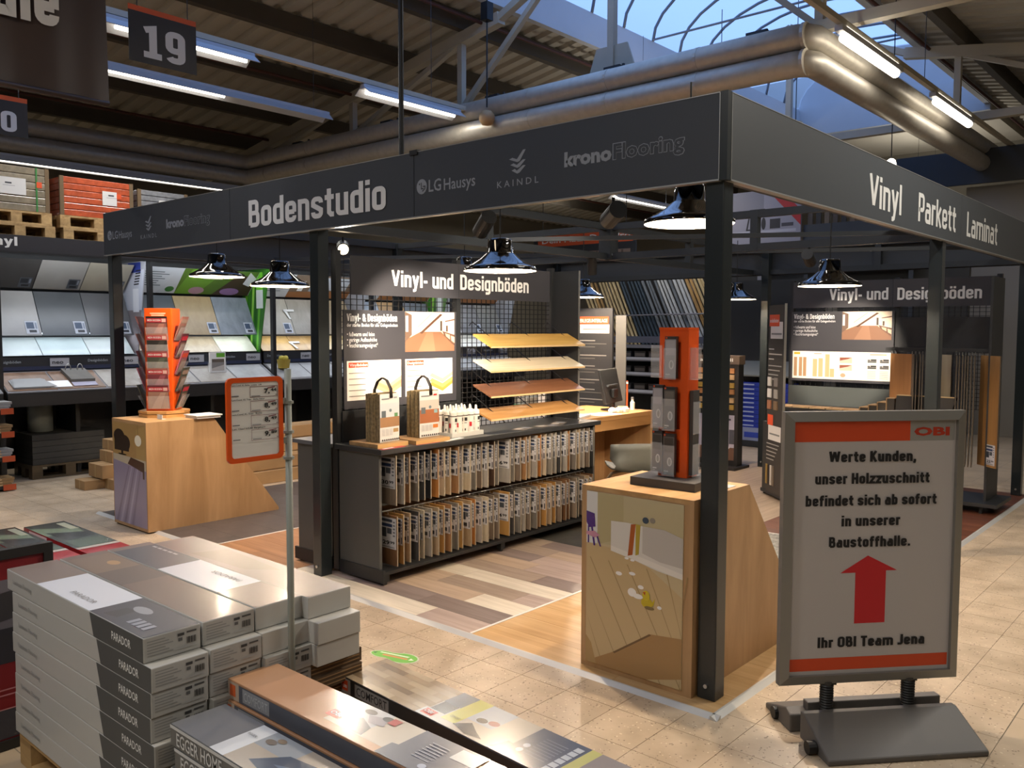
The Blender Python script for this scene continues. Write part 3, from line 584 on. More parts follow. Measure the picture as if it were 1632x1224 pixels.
# ================================================================== pendant lamps and spots
SH = [(0.052, 0.175), (0.062, 0.172), (0.066, 0.16), (0.07, 0.10), (0.082, 0.092), (0.12, 0.06), (0.175, 0.03), (0.193, 0.022), (0.2, 0.012), (0.2, 0.0)]
def pendant(x, y, z, label, first=[None]):
    if first[0]:
        return copy_tree(first[0], (x, y, z), None, label)
    t = thing('pendant_lamp', label, 'lamp', (x, y, z), group='black enamel pendant lamps', world=False)
    B().lathe([(0.001, 0.177)] + SH, 40).build('shade', M('black_enamel', '050506', 0.06, coat=0.6), t, smooth=True)
    B().lathe([(0.198, 0.0), (0.197, 0.011), (0.17, 0.027), (0.115, 0.055), (0.075, 0.085), (0.05, 0.1), (0.001, 0.1)], 40).build('reflector', M('white_enamel', 'f2ead8', 0.4), t, smooth=True)
    B().lathe([(0.001, 0.084), (0.02, 0.086), (0.026, 0.092), (0.022, 0.097), (0.001, 0.1)], 16).build('bulb', M('bulb_glow', 'fff0d0', 0.3, emit='ffd9a0', es=22), t, smooth=True)
    B().tube([(0, 0, 0.175), (0, 0, 0.62)], 0.004, 6).build('cord', BLACK, t)
    l = bpy.data.lights.new('bulb_light', 'POINT'); l.energy = P_PEND*2.8; l.color = C_WARM; l.shadow_soft_size = 0.02
    o = bpy.data.objects.new('bulb_light', l); COL.objects.link(o); o.parent = t; o.location = (0, 0, 0.07)
    first[0] = t; return t
pendant(-1.512, 0.35, 1.86, 'black pendant lamp in front of the board lettered Designböden')
pendant(-0.316, 0.282, 2.015, 'black pendant lamp half hidden behind the front corner post')
pendant(-3.53, 0.30, 1.836, 'black pendant lamp nearer of the two hanging before the green picture')
pendant(-4.325, 0.28, 1.93, 'black pendant lamp farther left of the two behind the small brand names')
pendant(-3.33, 3.56, 1.848, 'small black pendant lamp above the oak desk')
pendant(-2.6, 5.3, 1.86, 'small black pendant lamp just right of the front corner post')
pendant(-0.531, 2.493, 1.831, 'black pendant lamp over the right Vinyl board behind the poster stand')
pendant(-3.6, 2.2, 1.99, 'black pendant lamp seen as a lit rim above the left header board')
def spot(x, y, z, aim, label, on=True, power=None, cone=46):
    t = thing('track_spot', label, 'spotlight', (x, y, z), group='black track spots', world=False)
    d = (Vector(aim)-Vector((x, y, z))).normalized(); p0 = -d*0.075; p1 = d*0.075
    B().tube([p0, p1], 0.042, 18).build('barrel', M('spot_black', '1a1a1b', 0.4), t, smooth=False)
    B().tube([p1+d*0.0005, p1+d*0.002], 0.034, 18).build('lens', M('spot_lens_lit', 'ffffff', 0.2, emit='ffe6c0', es=12) if on else M('spot_lens_dark', '777777', 0.2), t)
    B().tube([(0, 0, 0.0), (0, 0, 2.15-z if z < 2.1 else 0.06)], 0.008, 6).build('bracket', BLACK, t)
    if on:
        l = bpy.data.lights.new('spot_beam', 'SPOT'); l.energy = power or P_SPOT*4; l.color = (1.0, 0.86, 0.7); l.shadow_soft_size = 0.03; l.spot_size = math.radians(cone); l.spot_blend = 0.5
        o = bpy.data.objects.new('spot_beam', l); COL.objects.link(o); o.parent = t; o.location = p1+d*0.01; o.rotation_euler = d.to_track_quat('-Z', 'Y').to_euler()
spot(-2.99, 0.43, 2.08, (-1.2, -0.9, 1.55), 'lit round spot beside the post left of the Vinyl header board', power=60)
spot(-0.64, 0.16, 2.07, (-2.66, 1.7, 1.5), 'dark cylinder spot hanging left of the largest pendant lamp')
spot(-0.92, 3.09, 2.07, (-1.40, 5.2, 1.32), 'lit cylinder spot beside the pendant lamp over the right Vinyl board', power=330, cone=30)
spot(-1.45, 0.16, 2.09, (-2.66, 0.75, 1.45), 'cylinder spot behind the fascia aimed at the left Vinyl board')
spot(-2.75, 2.9, 2.09, (-3.0, 3.3, 0.9), 'cylinder spot aimed down at the oak desk')
# ================================================================== left display gondola
def wire_grid(parent, O, U, V, w, h, su, sv, r=0.0022, name='wire_grid', mat=None):
    b = B(); O = Vector(O); U = Vector(U); V = Vector(V)
    n = int(w/su)+1
    for i in range(n): p = O+U*(i*su); b.beam(p, p+V*h, r*2, r*2, U)
    for i in range(int(h/sv)+1): p = O+V*(i*sv); b.beam(p, p+U*w, r*2, r*2, V)
    o = b.build(name, mat or BLACK, parent); o['kind'] = 'stuff'; return o
ROOM = lambda u0, v0, u1, v1, warm: (lambda f: [
    ('r', *f(0, 0), *f(1, 1), 'f2dcc0'), ('p', [f(0, 0), f(1, 0), f(1, 0.12), f(0.72, 0.5), f(0.3, 0.5), f(0, 0.3)], '8a6248'), ('p', [f(0.25, 0), f(0.6, 0), f(0.55, 0.48), f(0.42, 0.48)], '9c7256'),
    ('p', [f(0, 0.25), f(0, 1), f(0.13, 0.92), f(0.13, 0.42)], '6e5646'), ('r', *f(0.01, 0.5), *f(0.06, 0.9), 'b8c0c4'), ('p', [f(0.28, 0.47), f(0.7, 0.96), f(0.75, 0.94), f(0.33, 0.45)], '5a3a2a'),
    ('p', [f(0.24, 0.62), f(0.52, 0.97), f(0.53, 0.96), f(0.25, 0.61)], '9a8878'), ('r', *f(0.70, 0.52), *f(0.74, 0.78), '4a3a30'), ('r', *f(0.82, 0.5), *f(0.86, 0.66), '5a463a'),
    ('p', [f(0.8, 0.78), f(1, 0.84), f(1, 0.8), f(0.8, 0.75)], '6a4636'), ('p', [f(0.74, 0.52), f(1, 0.42), f(1, 0.12), f(0.78, 0.4)], '6a4a3c'), ('p', [f(0.8, 0.46), f(0.9, 0.42), f(0.9, 0.3), f(0.82, 0.38)], 'd0b090'), ('p', [f(0.92, 0.4), f(1, 0.36), f(1, 0.2), f(0.93, 0.27)], 'd8b898')])(
    lambda a, b: (u0+(u1-u0)*a, v0+(v1-v0)*b))
def lines(u0, v0, n, dv, w, c, h=0.006, rnd=0.35):
    return [('r', u0, v0-i*dv, u0+w*(1-rnd*random.random()), v0-i*dv+h, c) for i in range(n)]
def info_panel(parent, O, U, w, z0, z1, lower):
    """dark printed board: heading, bullets, room picture; lower strip differs"""
    O = Vector(O); T = lambda z: z-O.z
    k = w/0.985
    pm = prints(parent, O, U, Z, ROOM(0.505*k, T(z1-0.272), 0.965*k, T(z1-0.004), 1), name='room_picture')
    block_texts(parent, WHITE, O, U, Z, [('Vinyl- & Designböden', 0.025*k, 0.432*k, T(z1-0.072), 0.048, 0.17)]); texts(parent, WHITE, O, U, Z, [('der starke Boden für alle Gelegenheiten', 0.025*k, 0.44*k, T(z1-0.105), 0.022, 0.012)])
    texts(parent, WHITE, O, U, Z, [('• fußwarm und leise', 0.025*k, 0.245*k, T(z1-0.165), 0.026, 0.0), ('• geringe Aufbauhöhe', 0.025*k, 0.265*k, T(z1-0.20), 0.026, 0.0), ('• feuchtraumgeeignet*', 0.025*k, 0.272*k, T(z1-0.235), 0.026, 0.0)], name='bullet_lettering')
    if lower == 0:
        for u0, u1, name in ((0.022*k, 0.468*k, 'Vinylböden'), (0.505*k, 0.945*k, 'Designböden')):
            f = lambda a, b: (u0+(u1-u0)*a, T(z1-0.57)+0.25*b)
            its = [('r', *f(0, 0), *f(1, 1), 'eee6da'), ('r', *f(0.03, 0.83), *f(0.38, 0.96), 'd8481e')]
            for i, (cc, dz) in enumerate((('c09a78', 0.0), ('b98d68', 0.1), ('cbab8c', 0.2), ('e0d2c0', 0.3)) if name[0] == 'V' else (('b98a3e', 0.0), ('d2a85e', 0.1), ('d8b888', 0.24))):
                its.append(('p', [f(0.5, 0.28+dz), f(0.55, 0.36+dz), f(0.78, 0.2+dz), f(1.0, 0.38+dz), f(1.0, 0.28+dz), f(0.78, 0.08+dz)], cc))
            for i in range(5): its.append(('r', *f(0.03, 0.68-0.145*i), *f(0.33, 0.7-0.145*i), '8a8278')); its.append(('r', *f(0.36, 0.687-0.145*i), *f(0.52, 0.693-0.145*i), '6a6258'))
            prints(parent, O, U, Z, its, name='layer_picture'); texts(parent, PAPER, O, U, Z, [(name, f(0.045, 0)[0], f(0.365, 0)[0], T(z1-0.57)+0.25*0.86, 0.018, 0.02)], name='lettering_small', off=0.0022)
    else:
        f = lambda a, b: (0.02*k+0.945*k*a, T(z1-0.66)+0.27*b)
        its = [('r', *f(0, 0), *f(1, 1), 'f2e8d8'), ('r', *f(0.015, 0.88), *f(0.08, 0.96), 'd8a81e'), ('r', *f(0.23, 0.9), *f(0.31, 0.93), 'b09a7a'), ('r', *f(0.8, 0.9), *f(0.96, 0.93), 'b0904a')]
        for a in (0.015, 0.07, 0.115): its.append(('r', *f(a, 0.08), *f(a+0.035, 0.78), 'a8825c'))
        for a, h in ((0.22, .72), (0.28, .75), (0.35, .9), (0.4, .38)): its.append(('r', *f(a, 0.08), *f(a+0.045, h), 'cdab7c'))
        for b_ in (0.6, 0.33): its += [('r', *f(0.5, b_), *f(0.625, b_+0.2), 'd8b8a0'), ('p', [f(0.5, b_+0.2), f(0.5, b_+0.08), f(0.58, b_+0.14), f(0.625, b_+0.2)], '8a4a34')]
        its.append(('c', *f(0.535, 0.16), 0.025, 0.02, 'b89878'))
        for a in (0.78, 0.9):
            for b_ in (0.64, 0.42): its += [('r', *f(a, b_), *f(a+0.085, b_+0.05), '5a5a58'), ('r', *f(a+0.03, b_+0.06), *f(a+0.085, b_+0.12), '3a3a3a'), ('r', *f(a, b_+0.06), *f(a+0.025, b_+0.1), '444444')]
            its += [('r', *f(a, 0.32-0.06*i), *f(a+0.08, 0.335-0.06*i), 'b0a898') for i in range(5)]
        prints(parent, O, U, Z, its, name='product_chart')
def gondola_left():
    t = thing('display_gondola', 'double-sided dark metal sample gondola with Vinyl- und Designböden header', 'display shelf', (-2.7, 0.13, PZ))
    y0, y1 = 0.13, 2.31
    dk = M('gondola_sheet', '464746', 0.5); dk2 = M('gondola_frame', '1d1f21', 0.5)
    B().box(-2.66, y0, 0.085, -2.28, y0+0.02, 0.80).build('end_panel', dk, t); B().box(-3.10, y0, 0.085, -2.74, y0+0.02, 0.80).build('end_panel', dk, t)
    B().box(-2.66, y1-0.02, 0.085, -2.28, y1, 0.80).build('end_panel', dk, t)
    for xa, xb in ((-2.66, -2.24), (-3.14, -2.74)):
        B().box(xa, y0-0.005, 0.025, xb, y0+0.012, 0.105).build('base_plinth', dk2, t); B().box(xa, y0+0.012, 0.075, xb, y1, 0.095).build('base_shelf', dk2, t); 
        B().box(min(xa, xb)+0.1, y1-0.02, 0.025, max(xa, xb), y1, 0.075).build('base_plinth', dk2, t)
        for yy in (y0+0.03, 1.2, y1-0.03):
            xx = xb-0.03 if xb > -2.5 else xa+0.03
            B().tube([(xx, yy, PZ), (xx, yy, 0.03)], 0.014, 8).box(xx-0.02, yy-0.02, 0.03, xx+0.02, yy+0.02, 0.078).build('foot', dk2, t)
    B().box(-2.68, y0-0.02, 0.80, -2.235, y1+0.02, 0.832).build('deck', M('deck_dark_laminate', '2c2d2e', 0.4), t, bevel=0.003)
    B().box(-3.13, y0-0.02, 0.80, -2.72, y1+0.02, 0.825).build('deck', M('deck_grey_laminate', '55575a', 0.5), t)
    bk = WOOD('sample_back_board', '5a4230', '6e523c', 'y', (2, 14, 14), 0.6)
    B().box(-2.66, y0+0.02, 0.095, -2.645, y1-0.02, 0.80).build('back_board', bk, t)
    B().box(-2.645, y0+0.02, 0.44, -2.46, y1-0.02, 0.455).build('middle_shelf', dk, t)
    for zz in (0.795, 0.425):   # hanging rails of the sample boards
        B().tube([(-2.38, y0+0.02, zz), (-2.38, y1-0.02, zz)], 0.005, 6).build('hanging_rail', STEEL, t)
    for yy in (y0+0.02, 1.2, y1-0.04):
        B().box(-2.725, yy-0.02, 0.03, -2.675, yy+0.02, 2.03).build('upright', dk2, t)
    wire_grid(t, (-2.70, y0+0.03, 0.83), Y, Z, y1-y0-0.07, 1.16, 0.05, 0.036)
    hm = M('header_board_anthracite', '37363a', 0.5)
    h1 = B().box(-2.672, 0.235, 1.757, -2.66, 1.184, 2.0).build('header_board', hm, t); h2 = B().box(-2.672, 1.186, 1.757, -2.66, 2.21, 2.0).build('header_board', hm, t)
    block_texts(h1, WHITE, (-2.66, 0, 0), Y, Z, [('Vinyl- und', 0.565, 1.128, 1.82, 0.107, 0.165)]); block_texts(h2, WHITE, (-2.66, 0, 0), Y, Z, [('Designböden', 1.198, 1.945, 1.82, 0.107, 0.165)])
    B().box(-2.71, y1-0.04, 0.835, -2.42, y1-0.022, 2.0).build('end_fin', dk2, t); B().box(-2.4195, y1-0.04, 0.835, -2.416, y1-0.022, 2.0).build('fin_edge', ALU, t)
    ip = B().box(-2.668, 0.172, 1.04, -2.658, 1.157, 1.662).build('info_board', hm, t)
    info_panel(ip, (-2.658, 0.172, 1.04), Y, 0.985, 1.04, 1.662, 0)
    B().box(-2.668, y0+0.03, 0.832, -2.66, 1.19, 1.03).build('back_panel', dk2, t)
    # tilted plank brackets
    for i, (zb, zf) in enumerate(((1.497, 1.415), (1.318, 1.245), (1.145, 1.07), (0.97, 0.91))):
        for yy in (1.32, 1.75, 2.18): B().tube([(-2.69, yy, zb+0.07), (-2.66, yy, zb+0.10), (-2.34, yy, zf-0.018)], 0.004, 5).build('plank_bracket', BLACK, t)
gondola_left()
def tilted_planks():
    cols = [('golden yellow', WOOD('demo_plank_golden', 'b98a3e', 'd6ab5c', 'y', (1.3, 20, 20), 0.35)), ('cream white', WOOD('demo_plank_cream', 'cfc0a0', 'e2d6ba', 'y', (1.3, 20, 20), 0.35)),
            ('walnut brown', WOOD('demo_plank_walnut', '6a442c', '865a3e', 'y', (1.3, 20, 20), 0.35)), ('honey oak', WOOD('demo_plank_honey', 'a8783e', 'c4935a', 'y', (1.3, 20, 20), 0.35))]
    for i, (zb, zf) in enumerate(((1.497, 1.415), (1.318, 1.245), (1.145, 1.07), (0.97, 0.91))):
        t = thing('demo_plank', '%s floor plank lying tilted, %s from the top on the gondola brackets' % (cols[i][0], ORD[i]), 'floor plank', (-2.43, 1.72, zf), group='tilted floor planks')
        y0, y1 = 1.185, 2.262
        b = B(); b.add([(-2.52, y0, zb), (-2.35, y0, zf), (-2.35, y1, zf), (-2.52, y1, zb), (-2.52, y0, zb+0.011), (-2.347, y0, zf+0.011), (-2.347, y1, zf+0.011), (-2.52, y1, zb+0.011)], [(3,2,1,0),(4,5,6,7),(0,1,5,4),(1,2,6,5),(2,3,7,6),(3,0,4,7)])
        p = b.build('plank_board', cols[i][1], t)
        B().beam((-2.346, y0, zf+0.004), (-2.346, y1, zf+0.004), 0.004, 0.012).build('core_edge', M('core_board_tan', 'c8a878', 0.7), t)
tilted_planks()
# ------------------------------------------------------------------ hanging sample boards
def price_card(parent, O, U, w, h, price=None):
    its = [('r', 0, 0, w, h, 'cfcfd2'), ('r', 0.06*w, 0.86*h, 0.75*w, 0.95*h, '3a4250'), ('r', 0.06*w, 0.70*h, 0.75*w, 0.8*h, '2c3f66'), ('r', 0.06*w, 0.36*h, 0.38*w, 0.66*h, '3b4048'), ('r', 0.42*w, 0.48*h, 0.72*w, 0.66*h, '50565e')]
    its += [('r', 0.8*w, (0.85-0.11*i)*h, 0.93*w, (0.9-0.11*i)*h, '70747a') for i in range(5)]
    if not price: its += [('r', 0.1*w, 0.1*h, 0.6*w, 0.24*h, '3a3a3c'), ('r', 0.82*w, 0.06*h, 0.95*w, 0.3*h, '2e3036')]
    else: its += [('r', 0.1*w, 0.035*h, 0.9*w, 0.07*h, '8a8a8a')]
    prints(parent, O, U, Z, its, name='price_card', off=0.001)
    if price: texts(parent, DARKTXT, Vector(O), U, Z, [(price[0], 0.14*w, 0.58*w, 0.12*h, 0.13*h, 0.03), (price[1], 0.62*w, 0.9*w, 0.16*h, 0.09*h, 0.03)], name='price_lettering', off=0.002)
SAMP = {'grey': ('6e6a64', '8a857c'), 'pale grey': ('94908a', 'b0aba2'), 'beige': ('a08a6c', 'bca688'), 'cream': ('b8aa90', 'd0c4ac'), 'brown': ('6a4a32', '84603f'), 'light brown': ('8a6644', 'a67f58'), 'orange brown': ('a0642e', 'bc7f42'), 'dark grey': ('3a3b3c', '4c4d4e'), 'dark brown': ('3a2a20', '4c382a'), 'charcoal': ('24262a', '34363a'), 'honey': ('a87c42', 'c09658'), 'taupe': ('6e6154', '877868')}
def samples():
    rows = {('upper near', 0): ['taupe', 'pale grey', 'light brown', 'grey', 'dark grey', 'charcoal', 'orange brown', 'cream', 'beige', 'light brown', 'pale grey', 'cream', 'grey', 'taupe', 'pale grey', 'dark brown', 'grey'],
            ('lower near', 1): ['brown', 'honey', 'beige', 'dark grey', 'cream', 'pale grey', 'beige', 'honey', 'light brown', 'grey', 'honey', 'beige', 'orange brown', 'pale grey', 'cream', 'taupe', 'taupe'],
            ('upper far', 2): ['pale grey', 'grey', 'taupe', 'light brown', 'beige', 'pale grey', 'orange brown', 'cream', 'grey', 'pale grey', 'dark grey', 'pale grey', 'orange brown', 'grey', 'beige', 'pale grey', 'taupe', 'dark grey'],
            ('lower far', 3): ['honey', 'dark grey', 'grey', 'pale grey', 'taupe', 'grey', 'light brown', 'honey', 'beige', 'honey', 'taupe', 'brown', 'brown', 'taupe', 'grey', 'taupe', 'beige', 'brown']}
    first = {}
    prices = {0: ('30', '99'), 1: ('29', '99'), 2: ('26', '99'), 3: ('44', '99')}
    W, H = 0.185, 0.305
    for (nm, k), cols in rows.items():
        y0 = 0.235 if k in (0, 1) else 1.262; zt = 0.785 if k in (0, 2) else 0.415; n = len(cols); dy = (0.925 if k in (0, 1) else 0.985)/(n-1)
        for i, c in enumerate(cols):
            y = y0+dy*i+(0.01*math.sin(i*3.1)); dx = 0.008*math.sin(i*2.3+k); loc = (-2.435+dx, y, zt-H)
            lab = '%s floor sample board, %s from left in the %s row' % (c, ORD[i], nm)
            key = (c, i == 0 and k)
            if key in first and i > 0: copy_tree(first[key], loc, None, lab); continue
            t = thing('sample_board', lab, 'floor sample', loc, 0, 'floor sample boards on the gondola', world=False)
            bd = B().box(0, 0, 0, W, 0.009, H).build('board', WOOD('sample_'+c.replace(' ', '_'), *SAMP[c], 'z', (3, 22, 22), 0.5, 0.05), t)
            B().box(W, 0.001, 0, W+0.0015, 0.008, H).build('board_edge', M('sample_core_edge', '8f8574', 0.7), t)
            B().tube([(0.1, 0.004, H), (0.1, 0.004, H+0.012), (0.085, 0.004, H+0.016)], 0.002, 4).build('hook', STEEL, t)
            if i == 0: price_card(t, (0.035, 0, 0.10), X, 0.145, 0.19, prices[k])
            else: price_card(t, (W-0.072, 0, 0.115), X, 0.066, 0.165)
            if i > 0: first[key] = t
samples()
# ------------------------------------------------------------------ things on the gondola deck
DZ = 0.832
def bundle(x, y, label, pic, rz):
    t = thing('sample_bundle', label, 'sample book', (x, y, DZ+0.028), rz, 'laminate sample bundles with strap handles', world=False)
    cm = M('fibreboard_edge', '8d7b58', 0.8, noise=0.5, nscale=60)
    n = 9 if pic else 7
    th = 0.115/n
    for i in range(n):   # boards one behind the other, faces towards +x
        b = B().box(-0.115+th*i, -0.085+0.002*(i % 3), 0, -0.115+th*(i+1)-0.0018, 0.085, 0.29+0.003*((i*7) % 3)).build('board', cm, t)
    O = (0.0, -0.085, 0.0)
    B().box(0.0, -0.085, 0, 0.003, 0.085, 0.292).build('cover_sheet', PAPER, t)
    tone = 'a0623e' if pic else '9c7654'
    its = [('r', 0, 0.09, 0.17, 0.235, 'c6cdd0' if not pic else 'cabfb4'), ('r', 0, 0.09, 0.17, 0.15 if not pic else 0.175, tone), ('r', 0.012, 0.15, 0.05, 0.19, '5d676c'), ('r', 0.125, 0.15, 0.155, 0.172, '5a8a5a' if not pic else '8ab0b4'), ('c', 0.09, 0.19, 0.012, 0.01, '6a7a80'),
           ('r', 0.115, 0.055, 0.16, 0.078, 'a8885a' if not pic else 'c87838'), ('r', 0.012, 0.258, 0.08, 0.265, '70757a'), ('r', 0.12, 0.262, 0.15, 0.272, 'c03028' if pic else '9098a0')]
    its += [('r', 0.012+0.034*j, 0.074-0.008*i, 0.038+0.034*j, 0.077-0.008*i, 'b0b0b2') for i in range(5) for j in range(3)] + [('r', 0.01+0.018*i, 0.008, 0.021+0.018*i, 0.018, '2a2a2c') for i in range(9)]
    prints(t, (0.003, -0.085, 0), Y, Z, its, name='cover_print')
    st = B(); pts = [(-0.10, -0.02, 0.27), (-0.10, -0.02, 0.31), (-0.085, -0.01, 0.36), (-0.055, 0.0, 0.385), (-0.025, 0.005, 0.37), (0.002, 0.01, 0.32), (0.006, 0.01, 0.265)]
    vs = []
    for p in pts: vs += [(p[0], p[1]-0.012, p[2]), (p[0], p[1]+0.012, p[2])]
    st.add(vs, [(2*i, 2*i+1, 2*i+3, 2*i+2) for i in range(len(pts)-1)])
    o = st.build('strap_handle', M('black_strap', '17130f', 0.6), t, smooth=True); md = o.modifiers.new('thick', 'SOLIDIFY'); md.thickness = 0.004
    return t
def deck_items():
    bm = WOOD('loose_board_oak', '8a6a42', 'a8855a', 'y', (2, 20, 20), 0.6)
    specs = [(-2.56, 0.13, -2.29, 0.37, 'oak sample board lying under the left laminate bundle'), (-2.52, 0.40, -2.25, 0.69, 'oak sample board lying under the right laminate bundle')]
    for x0, y0, x1, y1, lab in specs:
        t = thing('loose_board', lab, 'floor sample', (x0, y0, DZ)); B().box(x0, y0, DZ, x1, y1, DZ+0.026).build('board', bm, t, bevel=0.002); B().box(x1-0.001, y0, DZ, x1+0.001, y1, DZ+0.024).build('core_edge', M('pine_core', 'c0985e', 0.7), t)
    bundle(-2.34, 0.265, 'laminate sample bundle with black strap and pale cover, nearer the gondola end', 0, 0.12)
    bundle(-2.33, 0.585, 'laminate sample bundle with black strap and reddish cover beside the sealant tubes', 1, 0.02)
    for i, (x, y, c) in enumerate(((-2.265, 0.50, 'b8463c'), (-2.262, 0.22, 'a83c38'), (-2.27, 0.74, 'e2e0dc'))):
        t = thing('leaflet', ['red leaflet lying on the deck edge under the right bundle', 'red leaflet lying on the deck edge under the left bundle', 'white leaflet lying on the deck left of the sealant tray'][i], 'leaflet', (x, y, DZ), 0.1*i, world=False)
        B().box(-0.02, -0.1, 0, 0.02, 0.1, 0.002).build('sheet', M('leaflet_'+c, c, 0.5), t); prints(t, (-0.016, -0.09, 0.002), X, Y, [('r', 0.004, 0.01, 0.028, 0.1, 'd8d4d0')], name='sheet_print')
    # sealant cartridges on a white tray
    tr = thing('cartridge_tray', 'white tray carrying sealant cartridges on the gondola deck', 'tray', (-2.42, 0.95, DZ)); tm = M('tray_white', 'd8d6cc', 0.5)
    B().box(-2.56, 0.79, DZ, -2.33, 1.09, DZ+0.006).build('tray_floor', tm, tr)
    for a in ((-2.34, 0.79, DZ+0.006, -2.33, 1.09, DZ+0.028), (-2.56, 0.79, DZ+0.006, -2.55, 1.09, DZ+0.028), (-2.55, 0.79, DZ+0.006, -2.34, 0.8, DZ+0.028), (-2.55, 1.08, DZ+0.006, -2.34, 1.09, DZ+0.028)): B().box(*a).build('tray_rim', tm, tr)
    first = None; n = 0
    for r in range(3):
        for c in range(5):
            x = -2.365-0.068*r; y = 0.835+0.054*c+(0.012 if r == 1 else 0)
            lab = 'white sealant cartridge, %s from the left in the %s row of the tray' % (ORD[c], ('front', 'middle', 'back')[r])
            if first: copy_tree(first, (x, y, DZ+0.006), 0.5*((n*3) % 5)-1, lab); n += 1; continue
            t = thing('sealant_cartridge', lab, 'cartridge', (x, y, DZ+0.006), 0, 'white sealant cartridges', world=False)
            B().lathe([(0.001, 0), (0.0235, 0), (0.0245, 0.003), (0.0245, 0.155), (0.022, 0.16), (0.02, 0.163), (0.009, 0.166), (0.007, 0.19), (0.003, 0.195), (0.001, 0.195)], 16).build('tube_body', M('cartridge_white', 'e8e4da', 0.4), t, smooth=False)
            B().lathe([(0.0248, 0.128), (0.0248, 0.134)], 16).build('dark_band', M('cartridge_band', '3a332c', 0.5), t)
            prints(t, (0.0249, -0.012, 0), Y, Z, [('r', 0.003, 0.095, 0.022, 0.118, '22221f'), ('r', 0.002, 0.08, 0.02, 0.084, '555250'), ('r', 0.004, 0.03, 0.012, 0.045, '33322f')], name='label_print')
            prints(t, (-0.002, -0.0249, 0.055), X, Z, [('r', -0.01, 0.0, 0.006, 0.03, 'c01e28')], name='red_flash')
            first = t; n += 1
    for i, (x, y, rz) in enumerate(((-2.33, 1.5, 0.3), (-2.31, 1.75, -0.2), (-2.36, 1.95, 0.5))):
        t = thing('leaflet', 'printed leaflet lying on the far gondola deck, %s from the left' % ORD[i], 'leaflet', (x, y, DZ), rz, 'leaflets on the far deck', world=False)
        B().box(-0.05, -0.1, 0, 0.05, 0.1, 0.001).build('sheet', M('leaflet_dark', '6a6258', 0.4), t); prints(t, (-0.05, -0.1, 0.001), X, Y, [('r', 0.01, 0.02, 0.06, 0.1, 'b8b0a8'), ('r', 0.02, 0.12, 0.09, 0.18, '8a8a90')], name='sheet_print')
deck_items()

